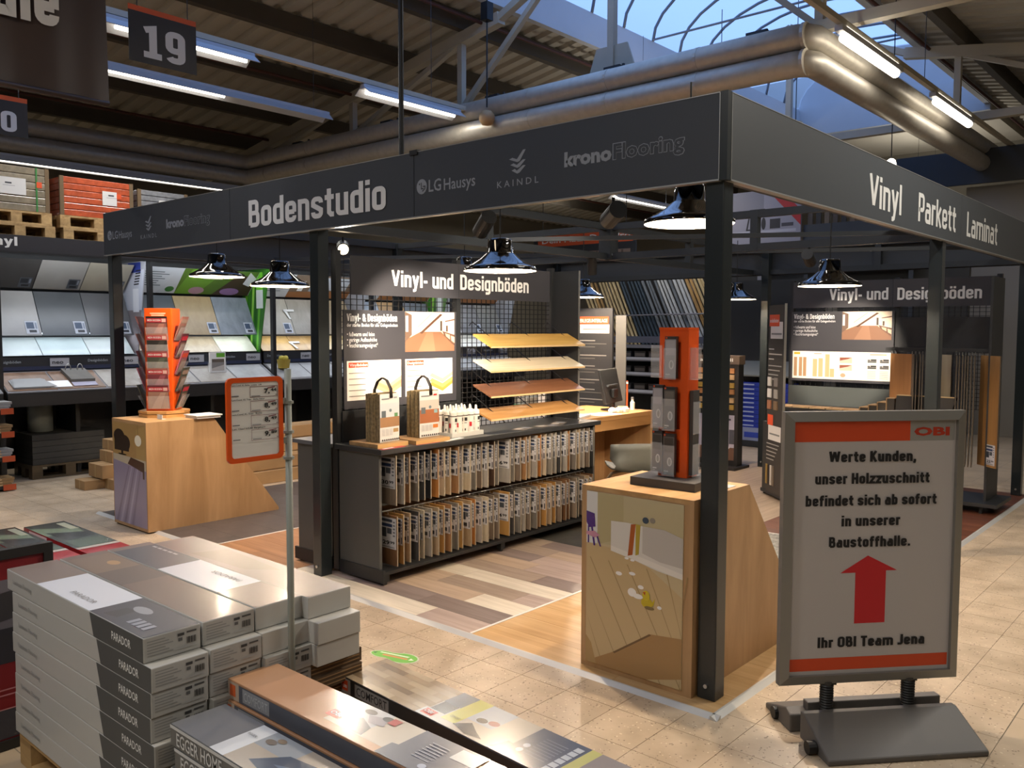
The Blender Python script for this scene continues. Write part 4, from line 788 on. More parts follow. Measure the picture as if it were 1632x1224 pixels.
# ================================================================== desk, monitor, chair
def desk():
    t = thing('service_desk', 'oak service desk behind the gondola with thick top', 'desk', (-3.0, 3.1, PZ)); z = 0.785
    om = WOOD('desk_oak', 'a5753f', 'c2915a', 'y', (1.0, 9, 9), 0.5, 0.0)
    B().box(-3.42, 2.37, z-0.04, -2.64, 3.75, z).build('desk_top', om, t, bevel=0.002); B().box(-2.665, 2.37, z-0.125, -2.645, 3.75, z-0.04).build('apron', om, t)
    B().box(-3.4, 3.71, PZ, -2.65, 3.75, z-0.04).build('side_panel', OAK, t); B().box(-3.4, 2.38, PZ, -2.65, 2.42, z-0.04).build('side_panel', OAK, t); B().box(-3.2, 2.42, PZ, -3.17, 3.71, z-0.04).build('modesty_panel', OAK, t)
    return z
DK = desk()
def desk_items():
    z = DK; t = thing('computer_monitor', 'black computer monitor seen from behind on the oak desk', 'monitor', (-2.95, 3.52, z), math.radians(16), world=False)
    bk = M('monitor_black', '141414', 0.4)
    B().lathe([(0.001, 0), (0.11, 0.0), (0.11, 0.008), (0.03, 0.018), (0.001, 0.02)], 24).build('foot', bk, t); B().box(-0.02, -0.03, 0.015, 0.012, 0.03, 0.13).build('neck', bk, t)
    b = B(); b.add([(-0.01, -0.24, 0.07), (0.025, -0.24, 0.07), (0.025, 0.24, 0.07), (-0.01, 0.24, 0.07), (-0.07, -0.24, 0.385), (-0.045, -0.24, 0.385), (-0.045, 0.24, 0.385), (-0.07, 0.24, 0.385)], [(3,2,1,0),(4,5,6,7),(0,1,5,4),(1,2,6,5),(2,3,7,6),(3,0,4,7)]); b.build('screen_housing', bk, t, bevel=0.006)
    B().box(-0.015, -0.14, 0.225, 0.012, 0.14, 0.24).build('rear_ridge', M('monitor_ridge', '3a3c3c', 0.4), t)
    B().box(0.0, -0.06, 0.12, 0.035, 0.06, 0.2).build('rear_bulge', bk, t, bevel=0.005)
    things = [('paper_stack', 'stack of white papers on the near end of the oak desk', 'papers', -2.80, 2.72, 0.3, 0.21, 0.3, 0.02, 'f0ece0'), ('paper_sheet', 'loose white sheet lying before the monitor', 'paper', -2.78, 3.12, -0.2, 0.21, 0.29, 0.002, 'eeeae0'), ('red_leaflet', 'red and white leaflet hanging over the near desk edge', 'leaflet', -2.72, 2.5, 0.7, 0.1, 0.2, 0.012, 'b8442c')]
    for n, lab, cat, x, y, rz, w, d, h, c in things:
        t = thing(n, lab, cat, (x, y, z), rz, world=False); B().box(-w/2, -d/2, 0, w/2, d/2, h*0.5).build('lower_sheet', M('sheet_'+c, c, 0.7), t); B().box(-w/2+0.01, -d/2-0.006, h*0.5, w/2+0.006, d/2-0.01, h).build('upper_sheet', PAPER, t)
    t = thing('brochure_box', 'white brochure box standing on the near end of the desk', 'box', (-3.05, 2.62, z)); B().box(-3.08, 2.58, z, -3.0, 2.7, z+0.2).build('box_body', PAPER, t); prints(t, (-3.0, 2.58, z), Y, Z, [('r', 0.02, 0.14, 0.1, 0.17, '5a5a58'), ('r', 0.02, 0.1, 0.08, 0.12, 'a0a09c')], name='box_print')
    t = thing('crumpled_paper', 'heap of crumpled white receipts beside the monitor foot', 'paper', (-2.8, 3.36, z)); b = B()
    for k in range(3): B().lathe([(0.001, 0), (0.035, 0.004), (0.04, 0.02+0.006*k), (0.02, 0.045), (0.001, 0.05)], 7, -2.8+0.03*k, 3.30+0.06*k, z).build('paper_ball', PAPER, t)
    t = thing('spray_bottle', 'small white bottle right of the monitor', 'bottle', (-2.82, 3.66, z)); B().lathe([(0.001, 0), (0.022, 0), (0.022, 0.07), (0.012, 0.08), (0.012, 0.1), (0.001, 0.1)], 14, -2.82, 3.66, z).build('bottle_body', M('bottle_white', 'd8d2c4', 0.4), t); B().lathe([(0.014, 0.1), (0.014, 0.12), (0.001, 0.12)], 12, -2.82, 3.66, z).build('cap', M('bottle_cap', '6a6a68', 0.5), t)
    t = thing('tape_dispenser', 'cream tape roll lying right of the monitor foot', 'tape', (-2.84, 3.5, z)); B().lathe([(0.02, 0), (0.05, 0), (0.05, 0.04), (0.02, 0.04), (0.02, 0)], 18, -2.84, 3.53, z).build('roll', M('tape_cream', 'b8a47c', 0.5), t); B().lathe([(0.017, 0.002), (0.02, 0.002), (0.02, 0.038), (0.017, 0.038)], 14, -2.84, 3.53, z).build('core', CARD, t)
    t = thing('orange_rod', 'thin upright orange rod standing at the back of the desk', 'rod', (-3.0, 3.72, z)); B().lathe([(0.03, 0), (0.03, 0.01), (0.009, 0.012), (0.009, 0.27), (0.001, 0.272)], 12, -2.9, 3.69, z).build('rod_body', M('rod_orange', 'b04a1e', 0.5), t); B().lathe([(0.010, 0.24), (0.010, 0.26)], 12, -2.9, 3.69, z).build('rod_band', PAPER, t)
    t = thing('office_box', 'green and grey box behind the papers on the desk', 'box', (-3.3, 2.8, z)); B().box(-3.38, 2.6, z, -3.22, 2.95, z+0.09).build('box_body', M('box_green', '2f5a46', 0.5), t); B().box(-3.36, 2.62, z+0.09, -3.24, 2.93, z+0.15).build('box_lid', M('box_grey', '8a8c88', 0.5), t)
desk_items()
def stool():
    x, y = 0.0, 0.0; t = thing('shell_chair', 'grey shell chair with wooden legs in front of the oak desk', 'chair', (-1.98, 2.45, 0.0), -0.75, world=False); wd = WOOD('chair_ash', '7a664e', '927c60', 'z', (3, 20, 20), 0.5)
    vs = []; prof = [(-0.20, 0.46), (-0.1, 0.44), (0.05, 0.44), (0.15, 0.455), (0.2, 0.49), (0.22, 0.56), (0.235, 0.64), (0.24, 0.69)]
    # seat faces -x (towards the desk); the back rest curves round on the +x side
    n = 9
    for u, zz in prof:
        for k in range(n):
            s = (k/(n-1)-0.5)*2; w = 0.21 if zz < 0.5 else 0.235
            vs.append((x+u-0.12*s*s*(1.0 if zz > 0.5 else 0.0), y+w*s, zz+0.03*s*s*(1 if zz < 0.5 else 0)-0.02*s*s*(1 if zz > 0.6 else 0)))
    b = B().add(vs, [(i*n+k, i*n+k+1, (i+1)*n+k+1, (i+1)*n+k) for i in range(len(prof)-1) for k in range(n-1)]); o = b.build('seat_shell', M('chair_grey', '6d7069', 0.5), t, smooth=True); md = o.modifiers.new('thick', 'SOLIDIFY'); md.thickness = 0.012
    for sx in (-1, 1):
        B().tube([(x+0.12*sx, y-0.1, 0.43), (x+0.12*sx, y-0.17, 0.41), (x+0.15*sx, y-0.2, 0.36), (x+0.21*sx, y-0.24, PZ)], 0.013, 8).build('leg', wd, t, smooth=True); B().tube([(x+0.12*sx, y+0.1, 0.43), (x+0.12*sx, y+0.17, 0.41), (x+0.15*sx, y+0.2, 0.36), (x+0.21*sx, y+0.24, PZ)], 0.013, 8).build('leg', wd, t, smooth=True)
        B().tube([(x+0.12*sx, y-0.1, 0.43), (x+0.12*sx, y+0.1, 0.43)], 0.012, 8).build('cross_bar', wd, t)
stool()
# ================================================================== right rear gondola
def gondola_right():
    t = thing('display_gondola', 'dark metal gondola at the right rear with lit Vinyl- und Designböden boards', 'display shelf', (-1.0, 5.2, PZ))
    dk = M('gondola_sheet_grey', '4a4f4d', 0.5); dk2 = M('gondola_frame', '1d1f21', 0.5); hm = M('header_board_anthracite', '37363a', 0.5); yf = 5.2
    x0, x1 = -1.96, -0.09
    for xx in (x0, -0.95, x1-0.02): B().box(xx-0.02, yf+0.03, PZ, xx+0.02, yf+0.08, 2.03).build('upright', dk2, t)
    wire_grid(t, (x0, yf+0.05, 0.84), X, Z, x1-x0-0.05, 1.15, 0.05, 0.036)
    h1 = B().box(-1.935, yf, 1.757, -0.981, yf+0.012, 2.012).build('header_board', hm, t); h2 = B().box(-0.979, yf, 1.757, -0.11, yf+0.012, 2.012).build('header_board', hm, t)
    block_texts(h1, WHITE, (0, yf, 0), X, Z, [('Vinyl- und', -1.57, -1.02, 1.825, 0.112, 0.165)]); block_texts(h2, WHITE, (0, yf, 0), X, Z, [('Designböden', -0.94, -0.235, 1.82, 0.112, 0.165)])
    ip = B().box(-1.945, yf-0.004, 1.035, -0.958, yf+0.008, 1.72).build('info_board', hm, t); info_panel(ip, (-1.945, yf-0.004, 1.035), X, 0.985, 1.035, 1.72, 1)
    B().box(-1.96, yf-0.01, 0.80, -0.96, yf+0.005, 0.985).build('back_panel', dk, t)
    B().box(-1.96, 4.76, 0.77, -0.95, yf, 0.80).build('deck', M('deck_dark_laminate', '2c2d2e', 0.4), t)
    B().box(-1.96, 4.78, 0.09, -1.94, yf, 0.77).build('end_panel', dk, t); B().box(-0.97, 4.78, 0.09, -0.95, yf, 0.77).build('end_panel', dk, t); B().box(-1.94, yf-0.05, 0.09, -0.97, yf-0.03, 0.77).build('back_panel', dk2, t)
    B().box(x0, 4.72, 0.075, x1+0.13, yf+0.05, 0.105).build('base_shelf', dk2, t)
    for xx in (x0+0.05, -0.95, x1): B().tube([(xx, 4.78, PZ), (xx, 4.78, 0.075)], 0.014, 8).build('foot', dk2, t)
    B().box(-0.09, 4.85, 0.105, -0.07, yf+0.05, 1.99).build('end_fin', dk2, t); B().box(-0.95, yf+0.02, 1.34, -0.09, yf+0.03, 1.66).build('rear_panel', dk2, t)
    B().box(-0.94, 4.92, 1.355, -0.09, 4.97, 1.385).build('flip_rail', dk2, t); b = B().box(-0.94, 4.945, 1.37, -0.92, yf, 1.385).build('rail_arm', dk2, t)
    # things on the deck
    specs = [(0, 'low oak sample box, first of the stepped row', 0.10, 0.035), (1, 'oak sample box, second of the stepped row', 0.12, 0.06), (2, 'oak-edged sample box, third of the stepped row', 0.13, 0.09), (3, 'tallest dark sample box with cream edge, fourth of the stepped row', 0.15, 0.13)]
    for i, lab, w, h in specs:
        x = -1.12+0.078*i; o = thing('sample_box', lab+' on the deck', 'floor sample', (x, 4.8, 0.8), 0, 'stepped sample boxes'); B().box(x, 4.82, 0.80, x+0.068, 5.0, 0.80+h).build('core', M('sample_dark_core', '3a342c', 0.6), o); B().box(x-0.004, 4.816, 0.80+h, x+0.07, 5.0, 0.806+h).build('top_board', WOOD('sample_top_oak', '9a7a50', 'b8966a', 'x', (2, 20, 20), 0.5), o); B().box(x-0.004, 4.812, 0.80, x+0.004, 4.82, 0.80+h).build('edge_strip', WOOD('sample_top_oak', '9a7a50', 'b8966a', 'x'), o)
    o = thing('sample_case', 'wide dark sample case with pale top edge behind the stepped boxes', 'floor sample', (-0.58, 4.8, 0.8)); B().prism([(-0.80, 0.802), (-0.35, 0.802), (-0.31, 0.965), (-0.79, 0.965)], 'y', 4.78, 4.83).build('case_front', M('case_dark', '2c2a28', 0.5), o); B().prism([(-0.79, 0.965), (-0.31, 0.965), (-0.31, 0.972), (-0.79, 0.972)], 'y', 4.775, 4.83).build('case_edge', M('core_board_tan', 'c8a878', 0.7), o); B().box(-0.75, 4.81, 0.3, -0.4, 4.83, 0.802).build('case_support', dk2, o)
    for i in range(5):
        x = -1.9+0.16*i; o = thing('flat_sample', 'thin oak sample lying flat on the right gondola deck, %s from the left' % ORD[i], 'floor sample', (x, 4.8, 0.8), 0, 'flat oak samples'); B().box(x, 4.79, 0.8, x+0.15, 5.0, 0.808).build('board', WOOD('flat_sample_oak', 'a07c50', 'c09a6c', 'y', (2, 20, 20), 0.5), o); B().box(x, 4.788, 0.8, x+0.15, 4.79, 0.808).build('board_edge', M('core_board_tan', 'c8a878', 0.7), o)
gondola_right()
def flip_boards():
    cols = [('orange beech', 'b07a46', 'c89058'), ('dark brown', '3a2c22', '4a392c'), ('charcoal', '2a2a2a', '383838'), ('brown', '5a422e', '6e5238'), ('dark grey', '333436', '444548'), ('pale oak', '8f8068', 'a89a80'), ('espresso', '32261e', '443428'), ('dark walnut', '3d2c20', '50392a'), ('cream oak', '93825e', 'ab9a76'), ('charcoal grey', '2e3032', '3c3e40'), ('graphite', '2a2b2c', '38393a'), ('black brown', '241e1a', '322a24'), ('anthracite', '2c2d30', '3a3b3e'), ('warm oak', '8a6236', 'a67c4a')]
    xs = [-0.90, -0.72, -0.69, -0.66, -0.63, -0.56, -0.36, -0.335, -0.31, -0.285, -0.26, -0.235, -0.21, -0.165]
    ang = [-12, -70, -72, -72, -74, -22, -75, -76, -76, -77, -78, -78, -78, -45]
    for i, (n, a, b) in enumerate(cols):
        w = 0.20 if i in (0, 5) else 0.26 if i == 13 else 0.24
        t = thing('flip_board', 'tall hanging %s floor sample, %s from the left on the flip rail' % (n, ORD[i]), 'floor sample', (xs[i], 4.945, 0.40), math.radians(ang[i]), 'hanging flip boards', world=False)
        B().box(0, -0.005, 0, w, 0.005, 0.93).build('board', WOOD('flip_'+n.replace(' ', '_'), a, b, 'z', (1.2, 16, 16), 0.5), t)
        B().box(w, -0.005, 0, w+0.002, 0.005, 0.93).build('board_edge', M('flip_edge', '4a4034', 0.6), t)
        B().tube([(0.01, 0, 0.93), (0.01, 0, 0.955)], 0.004, 6).build('hinge_pin', STEEL, t)
        if i in (6, 8, 13): price_card(t, (w-0.1 if i != 13 else w-0.14, -0.005, 0.02), X, 0.09 if i != 13 else 0.12, 0.17, ('22', '99') if i == 13 else None)
flip_boards()
def tower():
    t = thing('info_tower', 'dark brown information panel with orange tags angled beside the right gondola', 'display panel', (-1.86, 4.41, PZ), math.radians(-42.5), world=False)
    pm = M('tower_brown_board', '34302c', 0.55); L = 0.47
    B().box(0.0, 0.0, 0.05, 0.47, 0.3, 0.68).build('low_cabinet', M('tower_dark', '2b2a29', 0.55), t); B().box(-0.01, -0.01, 0.02, 0.48, 0.31, 0.05).build('plinth', ANTHD, t)
    for a, b_ in ((0.02, 0.02), (0.45, 0.02), (0.02, 0.28), (0.45, 0.28)): B().tube([(a, b_, 0), (a, b_, 0.02)], 0.015, 8).build('foot', BLACK, t)
    p = B().box(0.135, -0.022, 0.05, 0.47, -0.001, 1.75).build('text_panel', pm, t); B().box(0.47, -0.022, 0.05, 0.475, -0.001, 1.76).build('panel_edge', ALU, t)
    u = lambda f: 0.135+0.335*f
    its = [('r', u(.06), 1.56, u(.70), 1.665, 'd8502a'), ('r', u(.14), 1.45, u(.92), 1.56, 'd4d0ca'), ('r', u(.7), 1.56, u(.92), 1.60, 'd4d0ca'), ('r', u(.06), 0.665, u(.42), 0.76, 'd8502a'), ('r', u(.12), 0.53, u(.94), 0.665, 'd4d0ca'), ('r', u(.2), 1.485, u(.86), 1.5, '80807c'), ('r', u(.2), 0.58, u(.86), 0.595, '80807c')]
    for i in range(3): its.append(('r', u(.06), 1.35-0.045*i, u(.4+.5*(i % 2)), 1.36-0.045*i, 'b8b4ae'))
    for i in range(4): its.append(('r', u(.06), 1.2-0.04*i, u(.9-.1*i), 1.21-0.04*i, '98948e'))
    for i in range(5): its.append(('r', u(.04), 0.49-0.035*i, u(.85-.08*i), 0.5-0.035*i, '98948e'))
    prints(p, (0, -0.022, 0), X, Z, its)
    texts(p, PAPER, (0, -0.022, 0), X, Z, [('sockelleisten', u(.09), u(.66), 1.595, 0.035, 0.01)], name='tag_lettering', off=0.0035)
    for r, cs in enumerate((('c9c5bd', '77706a'), ('d6d3cc', '9a958c'), ('9c6a4e', '7a6248'))):
        for c in range(2): B().box(u(.06+.42*c), -0.032, 1.02-0.105*r, u(.28+.42*c), -0.022, 1.10-0.105*r).build('profile_sample', M('profile_'+cs[c], cs[c], 0.5), t)
    for k, c in enumerate(('8a7038', '2a2420', 'b8b2a8', '6a5e50')): B().box(u(.03+.14*k), -0.03, 0.12, u(.13+.14*k), -0.022, 0.30).build('strip_sample', M('strip_'+c, c, 0.5), t)
tower()
def tall_panel():
    t = thing('info_stand', 'tall dark panel with orange heading Verlegeunterlage behind the oak desk', 'display panel', (-3.55, 4.0, PZ)); x0, x1, yy = -3.76, -3.29, 4.0
    p = B().box(x0, yy, 0.05, x1, yy+0.03, 1.755).build('text_panel', M('panel_charcoal', '2d2e31', 0.55), t); B().box(x0-0.02, yy-0.08, PZ, x1+0.02, yy+0.12, 0.05).build('base', ANTHD, t)
    u = lambda f: x0+(x1-x0)*f
    its = [('r', u(.04), 1.59, u(.9), 1.67, 'd8502a'), ('r', u(.14), 1.50, u(.92), 1.59, 'd0ccc6'), ('r', u(.22), 1.535, u(.85), 1.548, '80807c')]
    for k, (zz, n) in enumerate(((1.42, 3), (1.27, 2), (1.16, 3), (1.02, 2), (0.92, 2), (0.82, 2))):
        for i in range(n): its.append(('r', u(.04), zz-0.032*i, u(.55+.3*((i+k) % 2)), zz-0.032*i+0.010, '8c8a86' if i == 0 else '5c5b58'))
    prints(p, (0, yy, 0), X, Z, its); texts(p, PAPER, (0, yy, 0), X, Z, [('VERLEGEUNTERLAGE', u(.08), u(.87), 1.61, 0.036, 0.012)], name='heading_lettering', off=0.0015)
    B().box(x1+0.005, yy+0.05, 0.05, x1+0.13, yy+0.06, 1.68).build('side_wing', M('wing_grey', '6a6a68', 0.4), t); B().box(x1+0.005, yy+0.04, PZ, x1+0.13, yy+0.07, 0.05).build('wing_foot', ANTHD, t)
tall_panel()
# ================================================================== rear aisle: moulding rack, displays, banners
def moulding_rack():
    yb = 8.6; t = thing('moulding_rack', 'galvanised rack holding leaning wooden mouldings in the rear aisle', 'rack', (-5.4, yb, 0)); gs = M('rack_grey_steel', '8c8c94', 0.45, 0.5)
    for x in (-6.55, -5.0, -3.9): B().box(x-0.03, yb-0.02, 0, x+0.03, yb+0.06, 2.6).build('upright', gs, t)
    for z0 in (1.33,): B().box(-6.6, yb-0.5, z0, -3.9, yb-0.44, z0+0.1).build('front_rail', M('rail_blue_grey', '5c6070', 0.5), t)
    B().box(-6.6, yb-0.5, 1.25, -3.9, yb+0.02, 1.3).build('shelf', gs, t); B().tube([(-6.55, yb-0.32, 1.75), (-3.9, yb-0.28, 1.78)], 0.012, 6).build('holding_bar', gs, t)
    for z0 in (0.55, 0.82, 1.05): B().box(-6.55, yb-0.55, z0, -3.9, yb, z0+0.02).build('bin_shelf', gs, t); B().box(-6.55, yb-0.57, z0+0.02, -3.9, yb-0.55, z0+0.06).build('price_rail', M('price_rail_white', 'c4c4c8', 0.4), t)
    B().box(-6.6, yb+0.06, 0, -3.9, yb+0.1, 2.7).build('rear_panel', M('rack_rear', '2c2b2a', 0.7), t)
    random.seed(3); first = {}
    cs = [('pale pine', 'b8a070', 'd2ba8a')]*3+[('honey pine', 'a07a48', 'bc965c')]*2+[('pale pine', 'b8a070', 'd2ba8a')]*6+[('slate blue', '2e3840', '3e4a52')]*6+[('grey', '5c6062', '74787a')]*4+[('white', 'a8a8a4', 'c0c0bc')]*3+[('grey', '5c6062', '74787a')]+[('white', 'a8a8a4', 'c0c0bc')]*3+[('honey pine', 'a07a48', 'bc965c')]*2+[('pale pine', 'b8a070', 'd2ba8a')]*8
    for i, (n, a, b) in enumerate(cs):
        x = -6.95+0.07*i; lab = '%s moulding leaning in the rear rack, %s from the left' % (n, ORD[i])
        ln = 1.05+0.1*random.random()
        o = tag(B().beam((0.55, -0.36, 0), (-0.12, -0.10, ln), 0.035+0.02*random.random(), 0.014).build('timber_strip', WOOD('moulding_'+n.replace(' ', '_'), a, b, 'z', (1, 14, 14), 0.6, 0.12)), lab, 'moulding', 'leaning mouldings'); o.location = (x, yb, 1.3)
    n = 0
    for z0 in (0.57, 0.84, 1.07):
        for k in range(9):
            o = thing('small_box', 'small dark box in the %s shelf under the mouldings, %s from the left' % (['lowest', 'middle', 'top'][[0.57, 0.84, 1.07].index(z0)], ORD[k]), 'box', (-6.4+0.26*k, yb-0.28, z0), 0, 'boxes under the mouldings', world=False)
            B().box(-0.1, -0.2, 0, 0.1, 0.2, 0.13).build('carton', M('dark_carton_%d' % (n % 3), ['2e2620', '3a2a26', '2a2a2e'][n % 3], 0.7), o); B().box(-0.09, -0.202, 0.05, 0.09, -0.2, 0.1).build('carton_label', M('carton_label', '6a6058', 0.6), o); n += 1
moulding_rack()
def rear_displays():
    t = thing('profile_display', 'dark floor display of wooden profiles headed aus Metall behind the corner post', 'display stand', (-2.9, 5.5, PZ)); dk = M('display_black', '1a1817', 0.5)
    x0, x1, yy = -3.2, -2.66, 5.5
    B().box(x0-0.05, yy-0.15, PZ, x1+0.05, yy+0.2, 0.04).build('base_plate', dk, t); B().box(x0, yy, 0.04, x1, yy+0.12, 1.16).build('body', dk, t); hb = B().box(x0-0.01, yy-0.02, 1.16, x1+0.015, yy+0.12, 1.255).build('header', M('display_header_brown', '4a3c32', 0.5), t)
    texts(hb, PAPER, (0, yy-0.02, 0), X, Z, [('aus Metall', -3.12, -2.72, 1.19, 0.036, 0.006)])
    prints(t, (x0, yy, 0), X, Z, [('r', 0.03, 0.1, 0.50, 0.6, 'b0a8b4'), ('r', 0.03, 0.1, 0.50, 0.24, '6a4a38'), ('r', 0.44, 0.28, 0.5, 0.44, '4a4a52'), ('r', 0.36, 0.28, 0.42, 0.33, 'e8e4e8'), ('c', 0.36, 0.24, 0.09, 0.03, 'd8d0d4'), ('r', 0.36, 0.54, 0.46, 0.56, '3a3640'), ('r', 0.3, 0.38, 0.33, 0.42, '6a6a72')], name='room_picture')
    for i, zz in enumerate((0.66, 0.735, 0.83, 0.90, 0.99, 1.06)):
        for k in range(2): B().box(x0+0.03+0.245*k, yy-0.02, zz, x0+0.03+0.245*k+0.22, yy, zz+0.055).build('profile_sample', WOOD('profile_sample_%d' % (i % 3), ['8a6a34', 'a08058', '946238'][i % 3], ['b8963c', 'c0a078', 'b07c4c'][i % 3], 'x', (2, 16, 16), 0.5), t)
    # blue boxes on a shelf
    s = thing('parts_shelf', 'dark shelf with blue boxes between the two rear posts', 'shelf', (-3.3, 7.4, 0)); 
    B().box(-4.2, 7.35, 0, -2.6, 7.75, 0.08).build('base', ANTHD, s); B().box(-4.2, 7.7, 0.08, -2.6, 7.75, 2.2).build('rear_panel', ANTHD, s); sl = M('shelf_pale_tray', '6a6c68', 0.5)
    b = B().prism([(7.3, 0.93), (7.7, 1.1), (7.7, 1.12), (7.3, 0.95)], 'x', -4.2, -2.6).build('sloped_tray', sl, s)
    for i in range(10):
        for j in range(2):
            o = thing('blue_box', 'flat blue box, %s from the bottom of the %s blue stack' % (ORD[i], ('left', 'right')[j]), 'box', (-3.6+0.36*j, 7.4, 0.25+0.06*i), 0, 'stacked blue boxes', world=False); B().box(0, 0, 0, 0.34, 0.28, 0.056).build('carton', M('blue_carton', '16309a', 0.5), o); B().box(0.04, -0.002, 0.018, 0.22, 0, 0.036).build('carton_label', M('pale_blue_label', 'a0aed0', 0.5), o)
    o = thing('blue_white_box', 'blue and white carton under the blue box stacks', 'box', (-3.6, 7.4, 0.08)); B().box(-3.62, 7.38, 0.08, -2.9, 7.68, 0.25).build('carton', M('carton_pale_blue', '8a94b4', 0.6), o); B().box(-3.5, 7.378, 0.12, -3.2, 7.38, 0.19).build('carton_label', M('label_blue', '2a44a8', 0.5), o)
    # wall panels and posters further back
    w = thing('wood_panel_display', 'grey wood-look wall panels behind the corner post', 'wall panel', (-4.0, 9.2, 0)); pm = WOOD('panel_grey_oak', '6a6458', '7c766a', 'x', (0.8, 7, 7), 0.6)
    B().box(-6.2, 9.24, 0, -1.3, 9.32, 2.55).build('backing', M('panel_dark_frame', '2e2e2c', 0.6), w)
    for k, (a, b_) in enumerate(((-4.62, -4.46), (-4.36, -3.68), (-3.62, -3.0))):
        for z0 in (0.2, 1.25): B().box(a, 9.215, z0, b_, 9.24, z0+0.93).build('wood_panel', pm, w)
    p = thing('room_poster', 'small poster of a sofa room hanging beside the wood-look panels', 'poster', (-4.5, 9.1, 1.2)); B().box(-4.78, 9.15, 1.2, -4.33, 9.21, 1.86).build('poster_board', PAPER, p); prints(p, (-4.78, 9.15, 1.2), X, Z, [('r', 0.02, 0.18, 0.43, 0.64, '8a8490'), ('r', 0.02, 0.18, 0.43, 0.36, '6a5c60'), ('r', 0.06, 0.36, 0.2, 0.56, '4a444c'), ('c', 0.28, 0.36, 0.12, 0.05, 'a8a0a4')])
    # large print of shelves with a red corner band
    p = thing('furniture_banner', 'large pale banner with black silhouettes and red corner band above the rear aisle', 'banner', (-4.0, 9.0, 2.55)); B().box(-4.95, 9.0, 2.55, -3.48, 9.04, 3.6).build('banner_sheet', M('banner_pale', '8f8c96', 0.6), p)
    for xx in (-4.8, -3.6): B().tube([(xx, 9.02, 3.6), (xx, 9.02, 6.4)], 0.006, 6).build('hanging_wire', BLACK, p)
    prints(p, (-4.95, 9.0, 2.55), X, Z, [('r', 0.0, 0.75, 0.9, 1.05, '76747e'), ('r', 0.35, 0.42, 1.4, 0.46, 'aaa8b2'), ('p', [(0.62, 0.47), (0.68, 0.78), (0.92, 0.78), (0.92, 0.76), (0.70, 0.76), (0.65, 0.49), (0.82, 0.49), (0.82, 0.47)], '1c1a20'), ('c', 0.9, 0.56, 0.035, 0.09, '1c1a20'), ('r', 1.0, 0.48, 1.16, 0.62, '24222a'), ('r', 1.18, 0.5, 1.36, 0.55, '3a3842'), ('p', [(0.95, 1.05), (1.15, 1.05), (1.47, 0.72), (1.47, 0.5)], 'a81c22'), ('r', 0.3, 0.08, 0.62, 0.12, '2a2a30'), ('p', [(0.1, 0.3), (0.3, 0.1), (0.36, 0.12), (0.16, 0.33)], '1e1c22')])
    h = thing('aisle_header', 'dark aisle header board lettered Leisten in the rear', 'sign', (-2.9, 9.0, 2.4)); B().box(-3.46, 9.05, 2.35, -1.9, 9.09, 3.05).build('header_board', FASC, h); B().box(-3.44, 9.06, 0, -3.38, 9.09, 2.35).build('leg', FASC, h); B().box(-2.0, 9.06, 0, -1.94, 9.09, 2.35).build('leg', FASC, h); texts(h, LGREY, (0, 9.05, 0), X, Z, [('Leisten', -3.06, -2.78, 2.74, 0.075, 0.004)]); 
    for k in range(12): B().box(-3.4+0.12*k, 9.06, 3.05, -3.33+0.12*k, 9.08, 3.35+0.08*((k*5) % 3)).build('profile_end', M('profile_end_%d' % (k % 3), ['4a4038', '2c2a2a', '6a5a4a'][k % 3], 0.6), h)
    h = thing('slogan_banner', 'dark hanging banner with orange slogan strip above the gondola', 'banner', (-7.6, 9.0, 2.7)); B().box(-8.5, 9.0, 2.55, -6.3, 9.04, 3.3).build('banner_sheet', M('banner_dark', '2b2c30', 0.6), h); prints(h, (-8.5, 9.0, 2.55), X, Z, [('r', 0.1, 0.46, 2.15, 0.68, 'c8522a'), ('r', 0.6, 0.0, 2.1, 0.34, '7c6a60')] + [('r', 0.62+0.13*i, 0.0, 0.66+0.13*i, 0.33, '5a4a42') for i in range(11)]); texts(h, PAPER, (0, 9.0, 0), X, Z, [('Dein Platz. Dein Pro', -8.3, -6.4, 3.07, 0.10, 0.015)], name='slogan_lettering', off=0.0056)
    B().tube([(-8.3, 9.02, 3.3), (-8.3, 9.02, roofz(-8.3)+0.12)], 0.006, 6).build('hanging_wire', BLACK, h); B().tube([(-6.5, 9.02, 3.3), (-6.5, 9.02, roofz(-6.5)+0.12)], 0.006, 6).build('hanging_wire', BLACK, h)
    # right: high dark header with pale wall below, wood panel
    r = thing('high_rack', 'high rear rack with dark header beam and pale panels on the right', 'rack', (0.4, 10.6, 0)); B().box(-2.65, 10.5, 3.62, 5.4, 10.56, 4.08).build('header_beam', FASC, r); B().box(-1.75, 10.8, 0, 5.4, 10.86, 3.62).build('pale_panel', M('pale_panel', '9a958c', 0.7), r); B().box(-2.65, 10.5, 4.08, 5.4, 10.9, 4.1).build('top_shelf', FASC, r)
    B().box(-2.2, 10.56, 0, -2.08, 10.8, 3.62).build('upright', FASC, r); B().box(-2.65, 10.56, 0, -2.5, 10.8, 3.62).build('upright', FASC, r); B().box(-2.06, 10.75, 0.3, -1.77, 10.8, 3.5).build('wood_panel', WOOD('panel_honey', '9a6a34', 'b8844a', 'z', (1, 9, 9), 0.5), r); B().box(-2.5, 10.65, 0.0, -2.2, 10.7, 2.3).build('side_sheet', ANTH, r)
